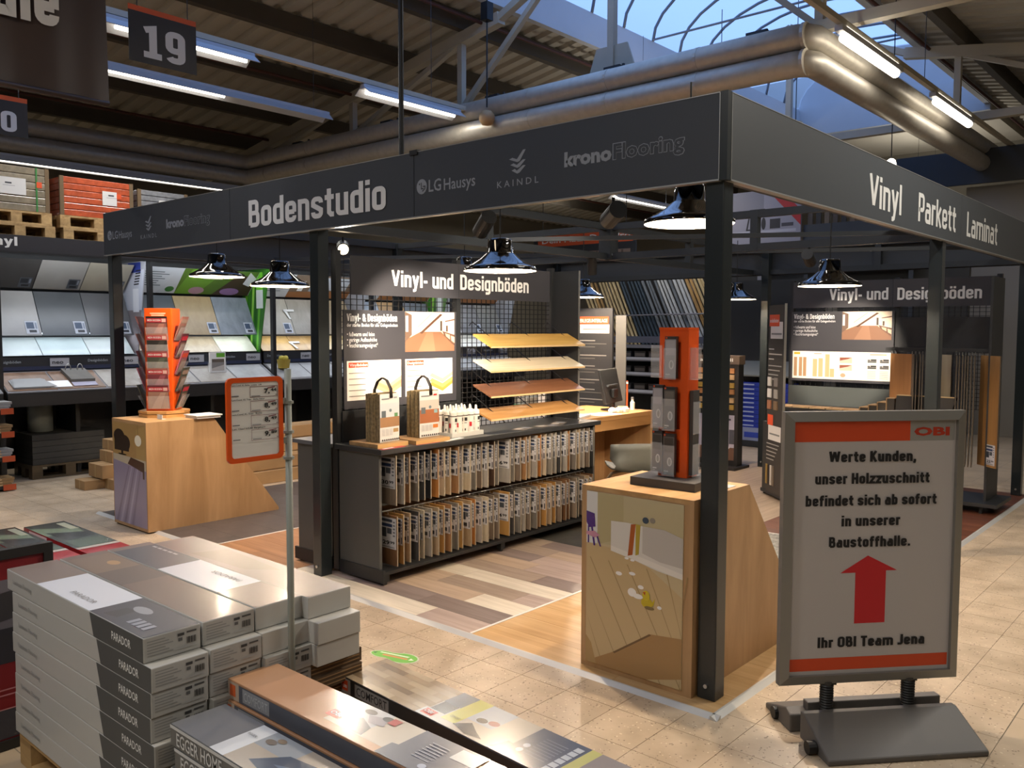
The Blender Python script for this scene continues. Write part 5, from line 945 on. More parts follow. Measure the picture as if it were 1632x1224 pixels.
    o = thing('hanging_bulb', 'small bright lamp hanging beside the high dark rear beam', 'lamp', (-1.75, 7.9, 3.5)); B().lathe([(0.001, -0.16), (0.05, -0.14), (0.06, -0.06), (0.045, 0.0), (0.02, 0.02)], 16, -1.8, 7.6, 3.55).build('bulb', M('bulb_white_glow', 'ffffff', 0.3, emit='fff4e0', es=12), o, smooth=True); B().tube([(-1.8, 7.6, 3.56), (-1.8, 7.6, roofz(-1.8)+0.12)], 0.006, 6).build('cord', BLACK, o)
rear_displays()
# ================================================================== wall of tile and board displays on the left
def wall_bays():
    dk = M('bay_black', '17181a', 0.5); lip = M('bay_lip', '1b1d22', 0.5)
    bays = [(-1.62, -0.16), (-0.16, 1.36), (1.36, 2.92), (2.92, 4.48), (4.48, 6.04), (6.04, 7.6)]
    nm = ['nearest', 'second', 'third', 'fourth', 'fifth', 'sixth']
    concrete = lambda c: M('tile_'+c, c, 0.35, noise=0.22, nscale=2.2)
    woodp = lambda c1, c2: WOOD('bay_wood_'+c1, c1, c2, 'z', (0.9, 9, 9), 0.4, 0.0)
    A = ['8f8f8b', '4b4b4a', '5f6264', '44464a', '6c6a66', '9c968a']
    for bi, (y0, y1) in enumerate(bays):
        t = thing('display_bay', '%s bay of the black display wall on the left, lit from above' % nm[bi], 'display shelf', (-7.8, (y0+y1)/2, 0), group='display wall bays')
        ya, yb = y0+0.02, y1-0.02
        B().box(-7.66, y0-0.025, 0, -7.6, y0+0.02, 2.3).build('divider_post', dk, t)
        B().box(-8.3, y0, 0.05, -8.28, y1, 2.45).build('rear_panel', dk, t)
        hd = B().box(-7.62, y0+(0.16 if bi == 1 else 0), 2.285, -7.5, y1+(0.16 if bi == 0 else 0), 2.44).build('header', M('bay_header', '26252a', 0.55), t)
        B().box(-7.512, y0, 2.262, -7.5, y1, 2.285).build('header_valance', dk, t)
        B().box(-8.3, y0, 2.42, -7.62, y1, 2.44).build('top_board', dk, t)
        B().box(-7.9, ya, 1.105, -7.88, yb, 1.24).build('lip', lip, t)
        B().box(-7.899, ya, 1.105, -7.876, yb, 1.145).build('lip_stripe', M('lip_blue', '1f2740', 0.5), t)
        B().box(-7.55, ya, 0.765, -7.5, yb, 0.90).build('counter_front', dk, t)
        b = B().prism([(-7.9, 1.085), (-7.5, 0.895), (-7.5, 0.91), (-7.9, 1.10)], 'y', ya, yb).build('counter', M('counter_grey', '6f6f72', 0.5), t)
        B().box(-8.28, ya, 0.02, -7.72, ya+0.03, 0.78).build('side_leg', dk, t); B().box(-8.28, yb-0.03, 0.02, -7.72, yb, 0.78).build('side_leg', dk, t); B().box(-8.25, (ya+yb)/2-0.02, 0.02, -7.74, (ya+yb)/2+0.02, 0.8).build('side_leg', dk, t)
        # side wing with a picture
        wg = B().prism([(-8.27, 1.24), (-7.9, 1.24), (-7.66, 2.28), (-8.27, 2.28)], 'y', yb-0.012, yb).build('side_wing', M('wing_%d' % bi, ['8a8c92', '9a9ca4', '2f6a1c', '8a8c92', '4a6a3a', '8a8c92'][bi], 0.5), t)
        # lettering
        if bi == 0:
            block_texts(hd, WHITE, (-7.5, 0, 0), Y, Z, [('Vinyl', -0.36, -0.01, 2.335, 0.085, 0.16)])
        lt = []
        for k, f in enumerate((0.03, 0.62)): lt.append(('Designböden', ya+(yb-ya)*f, ya+(yb-ya)*f+0.21, 1.18, 0.028, 0.012))
        texts(t, LGREY, (-7.88, 0, 0), Y, Z, lt, name='lip_lettering')
        for f in (0.36, 0.86):
            yy = ya+(yb-ya)*f; B().box(-7.88, yy, 1.14, -7.872, yy+0.19, 1.225).build('brand_plate', M('plate_pale', '9a9a9e', 0.5), t)
            texts(t, DARKTXT, (-7.872, 0, 0), Y, Z, [('neo', yy+0.02, yy+0.13, 1.165, 0.04, 0.012)], name='plate_lettering', off=0.0015)
        # hidden strip lamp behind the header washes the panels
        lm = B().box(-7.6, ya+0.05, 2.276, -7.55, yb-0.05, 2.2845).build('strip_lamp', M('bay_strip_glow', 'ffffff', 0.4, emit='dfeaff', es=6), t)
        area_light('strip_wash', t, (-7.575, (ya+yb)/2, 2.274), 0.05, yb-ya-0.1, 8.0, (0.9, 0.95, 1.0), (0, math.radians(35), 0))
        B().box(-7.99, ya+0.05, 1.478, -7.965, yb-0.05, 1.488).build('lower_strip_lamp', M('bay_strip_glow', 'ffffff', 0.4, emit='dfeaff', es=6), t); area_light('lower_wash', t, (-7.977, (ya+yb)/2, 1.476), 0.02, yb-ya-0.1, 1.6, (0.86, 0.94, 1.0), (0, math.radians(10), 0))
        # panels: three tiers of tilted tiles
        n = 3; w = (yb-ya-0.04)/n
        def tilt(name, ky, x_t, z_t, x_b, z_b, mat, parent=t):
            ya_, yb_ = ya+w*ky+0.004, ya+w*(ky+1)-0.004; th = 0.012
            q = B().add([(x_b, ya_, z_b), (x_b, yb_, z_b), (x_t, yb_, z_t), (x_t, ya_, z_t), (x_b-th, ya_, z_b-th*0.4), (x_b-th, yb_, z_b-th*0.4), (x_t-th, yb_, z_t-th*0.4), (x_t-th, ya_, z_t-th*0.4)], [(0,1,2,3),(7,6,5,4),(0,4,5,1),(1,5,6,2),(2,6,7,3),(3,7,4,0)])
            return q.build(name, mat, parent)
        sets = [[(concrete('8f8f8b'), concrete('77756f'), concrete('85837d'))]*3,
                [(concrete('3c3b3a'), concrete('8f8e8b'), concrete('979284')), (concrete('94928f'), concrete('3f4346'), concrete('4a4a4c')), (concrete('a8b0ae'), concrete('a4b0b0'), concrete('a6acaa'))],
                [None, (concrete('3e454c'), woodp('8a744f', '9a855e'), woodp('666e76', '7a828a')), (woodp('a08a68', 'b49e7c'), woodp('96866c', 'ab9b80'), woodp('b8b6a0', 'c8c6b0'))],
                [None, (woodp('8d877a', 'a09a8c'), woodp('7c766a', '908a7e'), woodp('8a7a60', '9c8c72')), (woodp('a8854e', 'bc9a62'), woodp('98784a', 'ae8e60'), woodp('a08a60', 'b49e74'))],
                [None, (woodp('7a8490', '8c96a2'), woodp('8a6c48', 'a08258'), woodp('565c66', '686e78')), (woodp('b0a070', 'c4b486'), woodp('9a8a68', 'b0a07e'), woodp('a8a8a0', 'b8b8b0'))],
                [None, (woodp('6a7078', '7c828a'), woodp('5a5a5c', '6c6c6e'), woodp('6a6a66', '7c7c78')), (woodp('98948a', 'a8a49a'),)*3]][bi]
        for k in range(3):
            if sets[0]:
                p = tilt('top_tile', k, -7.85, 2.24, -8.15, 1.955, sets[0][k])
            p2 = tilt('display_tile', k, -8.15, 1.925, -7.90, 1.465, sets[1][k]); p3 = tilt('lower_tile', k, -8.13, 1.44, -7.905, 1.255, sets[2][k])
            # tile price card on the middle tier, laid on the slope
            yy = ya+w*(k+1)-0.15; d = Vector((-0.25, 0, 0.46)).normalized(); O = Vector((-7.9, yy, 1.465))+d*0.015
            prints(t, O, Y, d, [('r', 0, 0, 0.12, 0.15, 'b4b8c0'), ('r', 0.012, 0.06, 0.085, 0.135, '3a4a60'), ('r', 0.03, 0.015, 0.1, 0.045, '2a2c32'), ('r', 0.095, 0.06, 0.112, 0.13, '7a8290')], name='price_card', off=0.004)
            if sets[0]:
                d = Vector((0.3, 0, 0.285)).normalized(); O = Vector((-8.15, yy, 1.955))+d*0.02; prints(t, O, Y, d, [('r', 0, 0, 0.12, 0.14, '4a5058'), ('r', 0.012, 0.06, 0.085, 0.125, '20262e'), ('r', 0.03, 0.015, 0.1, 0.04, '15171a'), ('r', 0.095, 0.06, 0.112, 0.12, '7a8290')], name='price_card', off=0.004)
            # counter samples
            B().add([(-7.86, ya+w*k+0.01, 1.088), (-7.86, ya+w*(k+1)-0.01, 1.088), (-7.52, ya+w*(k+1)-0.01, 0.926), (-7.52, ya+w*k+0.01, 0.926), (-7.86, ya+w*k+0.01, 1.078), (-7.86, ya+w*(k+1)-0.01, 1.078), (-7.52, ya+w*(k+1)-0.01, 0.914), (-7.52, ya+w*k+0.01, 0.914)], [(3,2,1,0),(4,5,6,7),(0,1,5,4),(1,2,6,5),(2,3,7,6),(3,0,4,7)]).build('counter_sample', [woodp('6a5240', '7e6450'), woodp('8a847c', '9c968e'), woodp('8c8c8c', '9c9c9c')][min(2, max(0, bi-1+(k == 2)*1)) if bi < 3 else 2], t)
        if not sets[0]:   # printed board in the top tier instead of tiles
            d = Vector((0.3, 0, 0.285)).normalized(); Wd = yb-ya; O = Vector((-8.15, ya, 1.955)); Hh = 0.41
            bd = B().add([O, O+Y*Wd, O+Y*Wd+d*Hh, O+d*Hh, O-Vector((0.01, 0, 0.0)), O+Y*Wd-Vector((0.01, 0, 0)), O+Y*Wd+d*Hh-Vector((0.01, 0, 0)), O+d*Hh-Vector((0.01, 0, 0))], [(0,1,2,3),(7,6,5,4),(0,4,5,1),(1,5,6,2),(2,6,7,3),(3,7,4,0)]).build('picture_board', M('picture_pale', 'b4bac0', 0.4), t)
            if bi == 2: its = [('r', 0.52, 0, Wd-0.02, Hh, '4a6a1e'), ('p', [(0.52, 0), (0.8, 0), (1.05, 0.41), (0.62, 0.41)], '5c8a26'), ('p', [(1.0, 0), (1.5, 0), (1.5, 0.3), (1.25, 0.36)], '3a2c1c'), ('c', 0.78, 0.06, 0.1, 0.06, '9a7a8a'), ('c', 1.22, 0.06, 0.13, 0.06, '8a6a9a'), ('c', 0.44, 0.07, 0.055, 0.045, '2f6a2c'), ('p', [(0.0, 0), (0.3, 0), (0.42, 0.3), (0.0, 0.3)], 'b8bec4')]; its += lines(0.03, 0.33, 7, 0.035, 0.34, '50585e', 0.012); its += [('p', [(1.35, 0.2), (1.45, 0.16), (1.5, 0.3), (1.38, 0.4)], 'c8c8d0'), ('r', 0.75, 0.31, 1.0, 0.34, 'd8e0c8'), ('r', 0.8, 0.26, 1.05, 0.29, 'd8e0c8')]
            else: its = [('r', 0.5, 0, Wd-0.02, Hh, '6a5a4a'), ('p', [(0.5, 0), (Wd-0.02, 0), (Wd-0.02, 0.14), (0.5, 0.1)], '8a5c34'), ('r', 0.62, 0.12, 0.7, 0.3, 'd0d4d8'), ('r', 0.8, 0.12, 0.86, 0.28, '8090a0'), ('r', 1.0, 0.15, 1.4, 0.38, 'a8b0b8')] + lines(0.04, 0.33, 6, 0.045, 0.36, '60686e', 0.012)
            prints(bd, O, Y, d, its, name='board_print', off=0.001)
        # wing pictures (face -y)
        if bi in (1,): prints(wg, (-8.27, yb-0.012, 1.24), X, Z, [('p', [(0.02, 0.02), (0.36, 0.02), (0.5, 0.5), (0.02, 0.5)], '7c7476'), ('p', [(0.02, 0.5), (0.5, 0.5), (0.58, 0.95), (0.02, 0.95)], 'b4b8c4'), ('r', 0.2, 0.92, 0.5, 1.03, '2a3a8a'), ('r', 0.3, 0.48, 0.44, 0.74, 'd0d2d8')] + [('p', [(0.33+0.012*k, 0.78+0.03*k), (0.45+0.012*k, 0.785+0.03*k), (0.45+0.012*k, 0.80+0.03*k), (0.33+0.012*k, 0.795+0.03*k)], '15161a') for k in range(6)], name='wing_picture')
        if bi in (2, 4): prints(wg, (-8.27, yb-0.012, 1.24), X, Z, [('p', [(0.02+0.07*k, 0.02), (0.06+0.07*k, 0.02), (0.14+0.08*k, 0.95), (0.09+0.08*k, 0.95)], ['6ab02a', '2f7a18', '8ac84a', '1e5a10', '5aa028'][k]) for k in range(5)] + [('r', 0.32, 0.55, 0.47, 0.78, 'c4ccc8'), ('r', 0.32, 0.78, 0.47, 1.0, '6ac02a'), ('r', 0.36, 0.82, 0.43, 0.92, 'd8f0c0')], name='wing_picture')
wall_bays()
def counter_things():
    def slope(x): return 1.10-0.19*((x+7.9)/0.4)
    # ring binder sample lying on the counter
    t = thing('ring_sample', 'grey sample slab with two steel rings lying on the wall counter', 'floor sample', (-7.72, 0.62, slope(-7.72)+0.01)); m = M('slab_grey', '5e5a54', 0.6, noise=0.15)
    B().add([(x, y, slope(x)+h) for h in (0.012, 0.045) for x, y in ((-7.84, 0.48), (-7.84, 0.72), (-7.62, 0.74), (-7.62, 0.50))], [(0,1,2,3),(7,6,5,4),(4,5,1,0),(5,6,2,1),(6,7,3,2),(7,4,0,3)]).build('slab', m, t)
    for y in (0.54, 0.66): B().tube([(-7.8+0.0*k, y+0.028*math.cos(k*PI/8), slope(-7.8)+0.05+0.06*math.sin(k*PI/8)) for k in range(9)], 0.005, 6).build('ring', STEEL, t, smooth=True)
    for i, (x, y, w, d, c, lab) in enumerate(((-7.62, 0.10, 0.16, 0.34, '8f9090', 'pile of grey leaflets at the left end of the wall counter'), (-7.60, 0.36, 0.12, 0.24, 'dcdcdc', 'white leaflet on the wall counter beside the leaflet pile'), (-7.61, 0.62, 0.12, 0.24, '9a98aa', 'lilac leaflet on the wall counter before the ring sample'))):
        t = thing('leaflet', lab, 'leaflet', (x, y, slope(x)), 0, 'leaflets on the wall counter'); 
        for k in range(3 if i == 0 else 1):
            B().add([(xx, yy, slope(xx)+0.012+0.006*k+h) for h in (0.0, 0.003) for xx, yy in ((x-w/2, y-d/2+0.02*k), (x-w/2, y+d/2-0.02*k), (x+w/2, y+d/2+0.03*k), (x+w/2, y-d/2))], [(0,1,2,3),(7,6,5,4),(4,5,1,0),(5,6,2,1),(6,7,3,2),(7,4,0,3)]).build('sheet', M('leaflet_sheet_'+c, c, 0.5), t)
    t = thing('leaflet_holder', 'clear leaflet holder with green-topped leaflets on the second wall counter', 'leaflet holder', (-7.74, 2.18, slope(-7.74)+0.01)); x, y, z = -7.70, 2.10, slope(-7.70)+0.012
    B().box(x-0.03, y, z, x, y+0.2, z+0.24).build('leaflets', PAPER, t); prints(t, (x, y, z), Y, Z, [('r', 0.02, 0.02, 0.18, 0.16, '5a5048'), ('r', 0.08, 0.18, 0.19, 0.23, '5a9a2a'), ('p', [(0.02, 0.05), (0.18, 0.09), (0.18, 0.02), (0.02, 0.02)], 'a8a098')], name='leaflet_print'); B().box(x-0.04, y-0.008, z-0.005, x+0.006, y+0.208, z+0.12).build('acrylic_shell', CLEAR, t)
    t = thing('yellow_basket', 'small yellow basket standing on the third wall counter', 'basket', (-7.74, 3.1, slope(-7.74))); z = slope(-7.74)+0.012
    B().lathe([(0.001, 0), (0.07, 0), (0.085, 0.11), (0.08, 0.11), (0.066, 0.008), (0.001, 0.008)], 16, -7.72, 3.12, z).build('basket_body', M('basket_yellow', 'a89038', 0.7), t)
    for k in range(4): B().lathe([(0.001, 0.09), (0.03, 0.1), (0.034, 0.13), (0.02, 0.155), (0.001, 0.16)], 10, -7.72+0.035*math.cos(k*1.57), 3.12+0.035*math.sin(k*1.57), z).build('yellow_ball', M('ball_yellow', 'c0b040', 0.6), t, smooth=True)
    for k, (y, lab) in enumerate(((3.35, 'white swatch card clipped on the upper grey panel of the third bay'), (3.4, 'white swatch card clipped on the lower oak panel of the third bay'))):
        d = Vector((-0.25, 0, 0.46)).normalized() if k == 0 else Vector((-0.225, 0, 0.185)).normalized(); O = Vector((-7.9, y, 1.465))+d*0.36 if k == 0 else Vector((-7.905, y, 1.255))+d*0.16
        t = thing('swatch_card', lab, 'card', O, group='white swatch cards'); N = Y.cross(d)
        for s in (0, 1):
            p = O+N*0.008; q = B(); 
            a = [p, p+Y*0.03, p+Y*0.03-d*0.14+Y*0.05, p-d*0.14+Y*0.05] if s == 0 else [p, p+Y*0.16, p+Y*0.16-d*0.03, p-d*0.03]
            q.add([v+N*h for h in (0, 0.006) for v in a], [(0,1,2,3),(7,6,5,4),(4,5,1,0),(5,6,2,1),(6,7,3,2),(7,4,0,3)]).build('card_strip', PAPER, t)
counter_things()
# ------------------------------------------------------------------ pallets of goods on top of the wall
def pallet(parent, x, y, z, along='y', L=1.0, W=0.7, h=0.13, mat=None):
    m = mat or PALW
    q = []
    def bx(n, a0, b0, z0, a1, b1, z1):
        if along == 'y': B().box(x+b0, y+a0, z0, x+b1, y+a1, z1).build(n, m, parent)
        else: B().box(x+a0, y+b0, z0, x+a1, y+b1, z1).build(n, m, parent)
    for k in range(5): bx('deck_board', -L/2, -W/2+k*(W-0.1)/4, z+h-0.02, L/2, -W/2+k*(W-0.1)/4+0.1, z+h)
    for a in (-L/2, -0.05, L/2-0.1):
        bx('stringer', a, -W/2, z+h-0.04, a+0.1, W/2, z+h-0.02)
        for b in (-W/2, -0.05, W/2-0.1): bx('block', a, b, z+0.02, a+0.1, b+0.1, z+h-0.04)
    for b in (-W/2, -0.05, W/2-0.1): bx('bottom_board', -L/2, b, z, L/2, b+0.1, z+0.02)
def top_pallets():
    film = lambda c: M('wrapped_'+c, c, 0.25, noise=0.3, nscale=20, coat=0.4)
    rows = [(0.08, 0.66, '8a7f6a', 'greenish wrapped carton load with green straps', True), (0.74, 0.94, 'c25a38', 'orange wrapped carton load', False), (1.70, 0.8, '8b8d90', 'grey shrink-wrapped load', False), (2.62, 0.8, '8f8a80', 'pale shrink-wrapped load mostly behind the fascia', False)]
    for i, (yc, w, c, n, strap) in enumerate(rows):
        y = [0.06, 0.86, 1.58, 2.5][i]; L = [0.66, 0.78, 0.6, 0.7][i]; x = -8.0
        for s in range(2):
            t = thing('pallet', 'wooden pallet under the %s, %s of two' % (n.replace(' with green straps', '').replace(' mostly behind the fascia', ''), ('lower', 'upper')[s]), 'pallet', (x, y, 2.44+0.13*s), group='pallets on the display wall'); pallet(t, x, y+(0.03 if s == 0 else 0), 2.441+0.131*s, 'y', L, 0.6)
        g = thing('wrapped_load', n+' on pallets above the display wall', 'pallet load', (x, y, 2.705), group='wrapped loads above the wall'); z = 2.705; H = [0.44, 0.40, 0.36, 0.3][i]; l = L-0.06
        nl = 6
        for k in range(nl): B().box(x-0.28, y-l/2+0.004*((k*3) % 2), z+H/nl*k, x+0.28, y+l/2-0.004*((k*5) % 3), z+H/nl*(k+1)-0.004).build('carton_layer', film(c), g, bevel=0.006)
        for s in (-1, 1): B().box(x+0.262, y+s*l/2-0.02, z, x+0.284, y+s*l/2+0.02, z+H).build('corner_board', M('corner_cardboard', '6e5a40', 0.8), g)
        o = B().box(x+0.281, y-0.05-0.1*(i == 0)+0.1*(i == 1), z+H*0.35, x+0.287, y+0.2-0.1*(i == 0), z+H*0.72).build('label_sheet', PAPER, g); prints(o, (x+0.287, y-0.05-0.1*(i == 0)+0.1*(i == 1), z+H*0.35), Y, Z, [('r', 0.06, 0.1, 0.12, 0.115, '33363c'), ('r', 0.04, 0.08, 0.15, 0.085, 'a0a0a4')]); B().box(x+0.281, y+0.2, z+H*0.55, x+0.286, y+0.25, z+H*0.68).build('orange_tag', M('orange_tag', 'd8501e', 0.5), g)
        if strap:
            for s in (-0.2, 0.2): B().box(x+0.281, y+s-0.008, z, x+0.284, y+s+0.008, z+H).build('strap', M('strap_green', '2e7a34', 0.5), g)
top_pallets()
def left_floor_things():
    # grey upholstered block and carton stacks under / before the wall
    t = thing('stacked_slabs', 'stack of dark grey slabs on a low pallet under the wall counter', 'slab stack', (-8.0, 0.35, 0)); pallet(t, -7.95, 0.5, 0.0, 'y', 0.75, 0.5, 0.14, WOOD('pallet_dark', '4c3f2c', '62523a', 'y'))
    for k in range(5): B().box(-8.18, 0.14, 0.142+0.062*k, -7.72, 0.86, 0.142+0.062*(k+1)-0.003).build('slab', M('slab_dark', '37352f', 0.7, noise=0.15), t)
    t = thing('cloth_roll', 'pale grey film-wrapped roll standing under the wall counter', 'roll', (-8.05, 0.35, 0.46)); B().tube([(-8.02, 0.33, 0.455), (-8.02, 0.33, 0.76)], 0.12, 14).build('roll_body', M('roll_pale', '8c918a', 0.5, noise=0.2, nscale=10), t, smooth=True); B().tube([(-8.02, 0.33, 0.759), (-8.02, 0.33, 0.763)], 0.03, 12).build('roll_core', CARD, t)
    s = thing('carton_shelf', 'dark shelf with orange price tags and skirting cartons at the left edge', 'shelf', (-7.34, -0.5, 0)); dk = M('bay_black', '17181a', 0.5)
    B().box(-7.48, -0.95, 0, -7.2, -0.9, 0.85).build('side_panel', dk, s); B().box(-7.48, -0.24, 0.0, -7.44, -0.19, 0.85).build('rear_post', dk, s)
    for k, z in enumerate((0.02, 0.29, 0.52, 0.74)):
        B().box(-7.48, -0.95, z, -7.22, -0.19, z+0.03).build('shelf_board', dk, s); B().box(-7.218, -0.3, z-0.01, -7.212, -0.19, z+0.045).build('price_tag', M('orange_tag_dull', 'b04a24', 0.5), s)
        for j in range(3): o = thing('skirting_carton', 'flat brown carton on the dark left shelf, %s in the %s tier' % (ORD[j], ['bottom', 'second', 'third', 'top'][k]), 'carton', (-7.35, -0.55, z+0.03), 0, 'cartons on the left shelf'); B().box(-7.47, -0.88+0.02*j, z+0.031+0.025*j, -7.23-0.01*j, -0.22+0.015*j, z+0.031+0.025*j+0.023).build('carton_body', M('paper_carton_%d' % (k % 2), ['8a6e48', '8f8e8a'][k % 2], 0.7), o); B().box(-7.24-0.01*j, -0.8, z+0.035+0.025*j, -7.226-0.01*j, -0.3, z+0.049+0.025*j).build('carton_label', M('carton_tan_label', 'b89a70', 0.7), o)
    # flat cartons lying crosswise on the floor
    lay = [(-6.93, 0.28, 0.0, 0.75, 0.10, 0.09), (-6.78, 0.47, 0.0, 0.6, 0.12, 0.1), (-6.60, 0.62, 0.0, 0.8, 0.12, 0.11), (-6.95, 0.42, 0.1, 0.9, 0.14, 0.13), (-7.0, 0.55, 0.23, 0.8, 0.13, 0.11), (-7.05, 0.6, 0.34, 0.75, 0.12, 0.1)]
    for i, (x, y, z, L, w, h) in enumerate(lay):
        t = thing('long_carton', 'long brown carton, %s from the bottom of the loose pile left of the podium' % ORD[i], 'carton', (x, y, z), group='loose pile of long cartons'); B().box(x, y-0.05, z+0.0005, x+w*2.2, y+L, z+h).build('carton_body', CARD, t, bevel=0.004); B().box(x+w*1.0, y-0.051, z, x+w*1.25, y+L, z+h+0.001).build('tape', M('carton_tape', 'a88a5e', 0.5), t)
    lay2 = [(-5.75, 1.25, 0.0, 1.4), (-5.9, 1.55, 0.0, 1.3), (-5.8, 1.35, 0.13, 1.3), (-6.0, 1.7, 0.26, 1.2), (-6.05, 1.8, 0.39, 1.2)]
    for i, (x, y, z, L) in enumerate(lay2):
        t = thing('long_carton', 'long brown carton, %s from the bottom of the pile behind the price sign' % ORD[i], 'carton', (x, y, z), group='pile of cartons behind the price sign'); B().box(x-0.3, y, z+0.0005, x, y+L, z+0.125).build('carton_body', CARD, t, bevel=0.004); B().box(x-0.17, y-0.001, z, x-0.13, y+L, z+0.126).build('tape', M('carton_tape', 'a88a5e', 0.5), t)
left_floor_things()
# ================================================================== oak podiums with brochure racks
def podium(x0, x1, y0, top, foot, H, label, pic):
    t = thing('oak_podium', label, 'podium', ((x0+x1)/2, y0+0.3, PZ), group='sloped oak podiums')
    z0 = PZ; om = WOOD('podium_oak', '9c7850', 'ba966c', 'z', (0.8, 5, 6), 0.5, 0.0, 6)
    pr = [(y0, z0), (foot, z0), (foot, z0+0.02), (top, H), (y0, H)]
    B().prism(pr[::-1], 'x', x0, x0+0.02).build('side_panel', om, t); B().prism(pr[::-1], 'x', x1-0.02, x1).build('side_panel', om, t)
    fp = B().box(x0+0.02, y0, z0, x1-0.02, y0+0.02, H-0.02).build('front_panel', om, t)
    B().box(x0+0.02, y0, H-0.02, x1-0.02, top, H).build('top_panel', WOOD('podium_oak_top', 'a8814f','c49e6e', 'y', (0.9, 8, 8), 0.5, 0.0), t)
    B().add([(x0+0.02, top, H), (x1-0.02, top, H), (x1-0.02, foot, z0+0.02), (x0+0.02, foot, z0+0.02), (x0+0.02, top-0.02, H-0.02), (x1-0.02, top-0.02, H-0.02), (x1-0.02, foot-0.03, z0+0.01), (x0+0.02, foot-0.03, z0+0.01)], [(0,1,2,3),(7,6,5,4),(0,4,5,1),(1,5,6,2),(2,6,7,3),(3,7,4,0)]).build('slope_panel', om, t)
    return t, fp
def podium_right():
    x0, x1, y0, H = -0.662, -0.092, -0.032, 0.845
    t, fp = podium(x0, x1, y0, 0.468, 1.12, H, 'sloped oak podium with bathroom picture beside the front corner post', 0)
    u0, u1, v0, v1 = x0+0.03, x1-0.045, 0.035, H-0.025; W = u1-u0; Hh = v1-v0
    B().box(u0, y0-0.004, v0, u1, y0, v1).build('picture_board', M('picture_edge', 'c8b898', 0.5), t)
    f = lambda a, b: (a*W, b*Hh)
    its = [('r', *f(0, 0.68), *f(1, 1), 'b8ac88'), ('r', *f(0, 0.68), *f(0.12, 1), 'd4d4d2'), ('p', [f(0.12, 1), f(0.4, 1), f(0.4, 0.76), f(0.12, 0.7)], 'b0a47c'), ('p', [f(0, 0), f(1, 0), f(1, 0.64), f(0.45, 0.7), f(0, 0.70)], 'bfa87e'),
           ('p', [f(0.0, 0.70), f(0.5, 0.69), f(1, 0.5), f(1, 0.64), f(0.5, 0.72)], 'c0b08c')]
    FL = lambda it: ('p', [(W-p[0], p[1]) for p in it[1]], it[2]) if it[0] == 'p' else it
    for k in range(9):   # plank lines running to the tub
        a = -0.6+0.2*k; its.append(FL(('p', [f(max(0, min(1, a)), 0.0 if a >= 0 else -a*0.7), f(max(0, min(1, a+0.012)), 0.0 if a+0.012 >= 0 else -(a+0.012)*0.7), f(min(1, a+0.56), 0.62 if a+0.56 < 1 else 0.62-(a-0.44)*0.9), f(min(1, a+0.55), 0.62 if a+0.55 < 1 else 0.62-(a-0.44)*0.9)], 'a08a62') if a < 0.95 else ('r', *f(0.98, 0), *f(0.985, 0.05), 'a08a62')))
    its += [('p', [f(0, 0.0), f(0.65, 0), f(1, 0.06), f(1, 0.28), f(0.68, 0.26), f(0.3, 0.1)], 'a07c4e'), ('p', [f(0.3, 0.1), f(0.68, 0.26), f(0.7, 0.255), f(0.32, 0.095)], '6e5434'), ('p', [f(0.0, 0.0), f(0.12, 0), f(0.06, 0.12), f(0, 0.16)], 'a88a5a')]
    its += [('p', [f(0.27, 0.68), f(0.27, 0.85), f(0.45, 0.855), f(0.6, 0.85), f(0.8, 0.85), f(1, 0.82), f(1, 0.6), f(0.75, 0.62), f(0.5, 0.655)], 'd2cfc8'), ('p', [f(0.6, 0.85), f(0.82, 0.85), f(1, 0.82), f(1, 0.66), f(0.78, 0.67), f(0.6, 0.7)], 'bab5ae'), ('p', [f(0.27, 0.68), f(0.27, 0.71), f(0.6, 0.675), f(1, 0.63), f(1, 0.6), f(0.6, 0.645)], 'dedad2'),
            ('p', [f(0.45, 0.67), f(0.48, 0.85), f(0.53, 0.855), f(0.50, 0.68)], 'a8582a'), ('p', [f(0.53, 0.68), f(0.53, 0.855), f(0.58, 0.855), f(0.565, 0.69)], 'b09a3c'), ('c', *f(0.63, 0.885), 0.016, 0.014, '3a4a5a'), ('c', *f(0.70, 0.89), 0.014, 0.012, '8a8478')]
    its += [('p', [f(0, 0.82), f(0, 0.885), f(0.09, 0.875), f(0.1, 0.8), f(0.03, 0.79)], '4a2a7a'), ('r', *f(0.015, 0.70), *f(0.03, 0.8), '4a2a7a'), ('p', [f(0.05, 0.8), f(0.07, 0.8), f(0.10, 0.69), f(0.08, 0.69)], '4a2a7a'), ('p', [f(0.1, 0.76), f(0.12, 0.76), f(0.165, 0.69), f(0.15, 0.69)], '4a2a7a'), ('p', [f(0, 0.765), f(0.09, 0.775), f(0.15, 0.755), f(0.09, 0.735), f(0, 0.75)], 'c08aa0')]
    for a, b, r, q in ((0.36, 0.56, .045, .014), (0.5, 0.575, .045, .012), (0.5, 0.47, .06, .03), (0.56, 0.455, .07, .018), (0.59, 0.51, .04, .014), (0.44, 0.655, .03, .008), (0.5, 0.65, .03, .008), (0.78, 0.42, .03, .012)): its.append(('c', *f(a, b), r*W*0.75, q*Hh*0.8, 'eceae6'))
    its += [('c', *f(0.655, 0.43), 0.06*W, 0.024*Hh*1.2, 'c0aa1c'), ('c', *f(0.645, 0.47), 0.038*W, 0.028*Hh, 'c8b424'), ('p', [f(0.61, 0.485), f(0.64, 0.49), f(0.635, 0.47)], 'b04a1a'), ('p', [f(0.7, 0.43), f(0.735, 0.465), f(0.72, 0.42)], 'c0aa1c'), ('c', *f(0.68, 0.405), 0.05*W, 0.01*Hh, '7a6844')]
    prints(t, (u0, y0-0.004, v0), X, Z, its, name='bathroom_picture', off=0.0005, step=0.00006, mat=PRINT(0.25, 0.3))
    return H
PRH = podium_right()
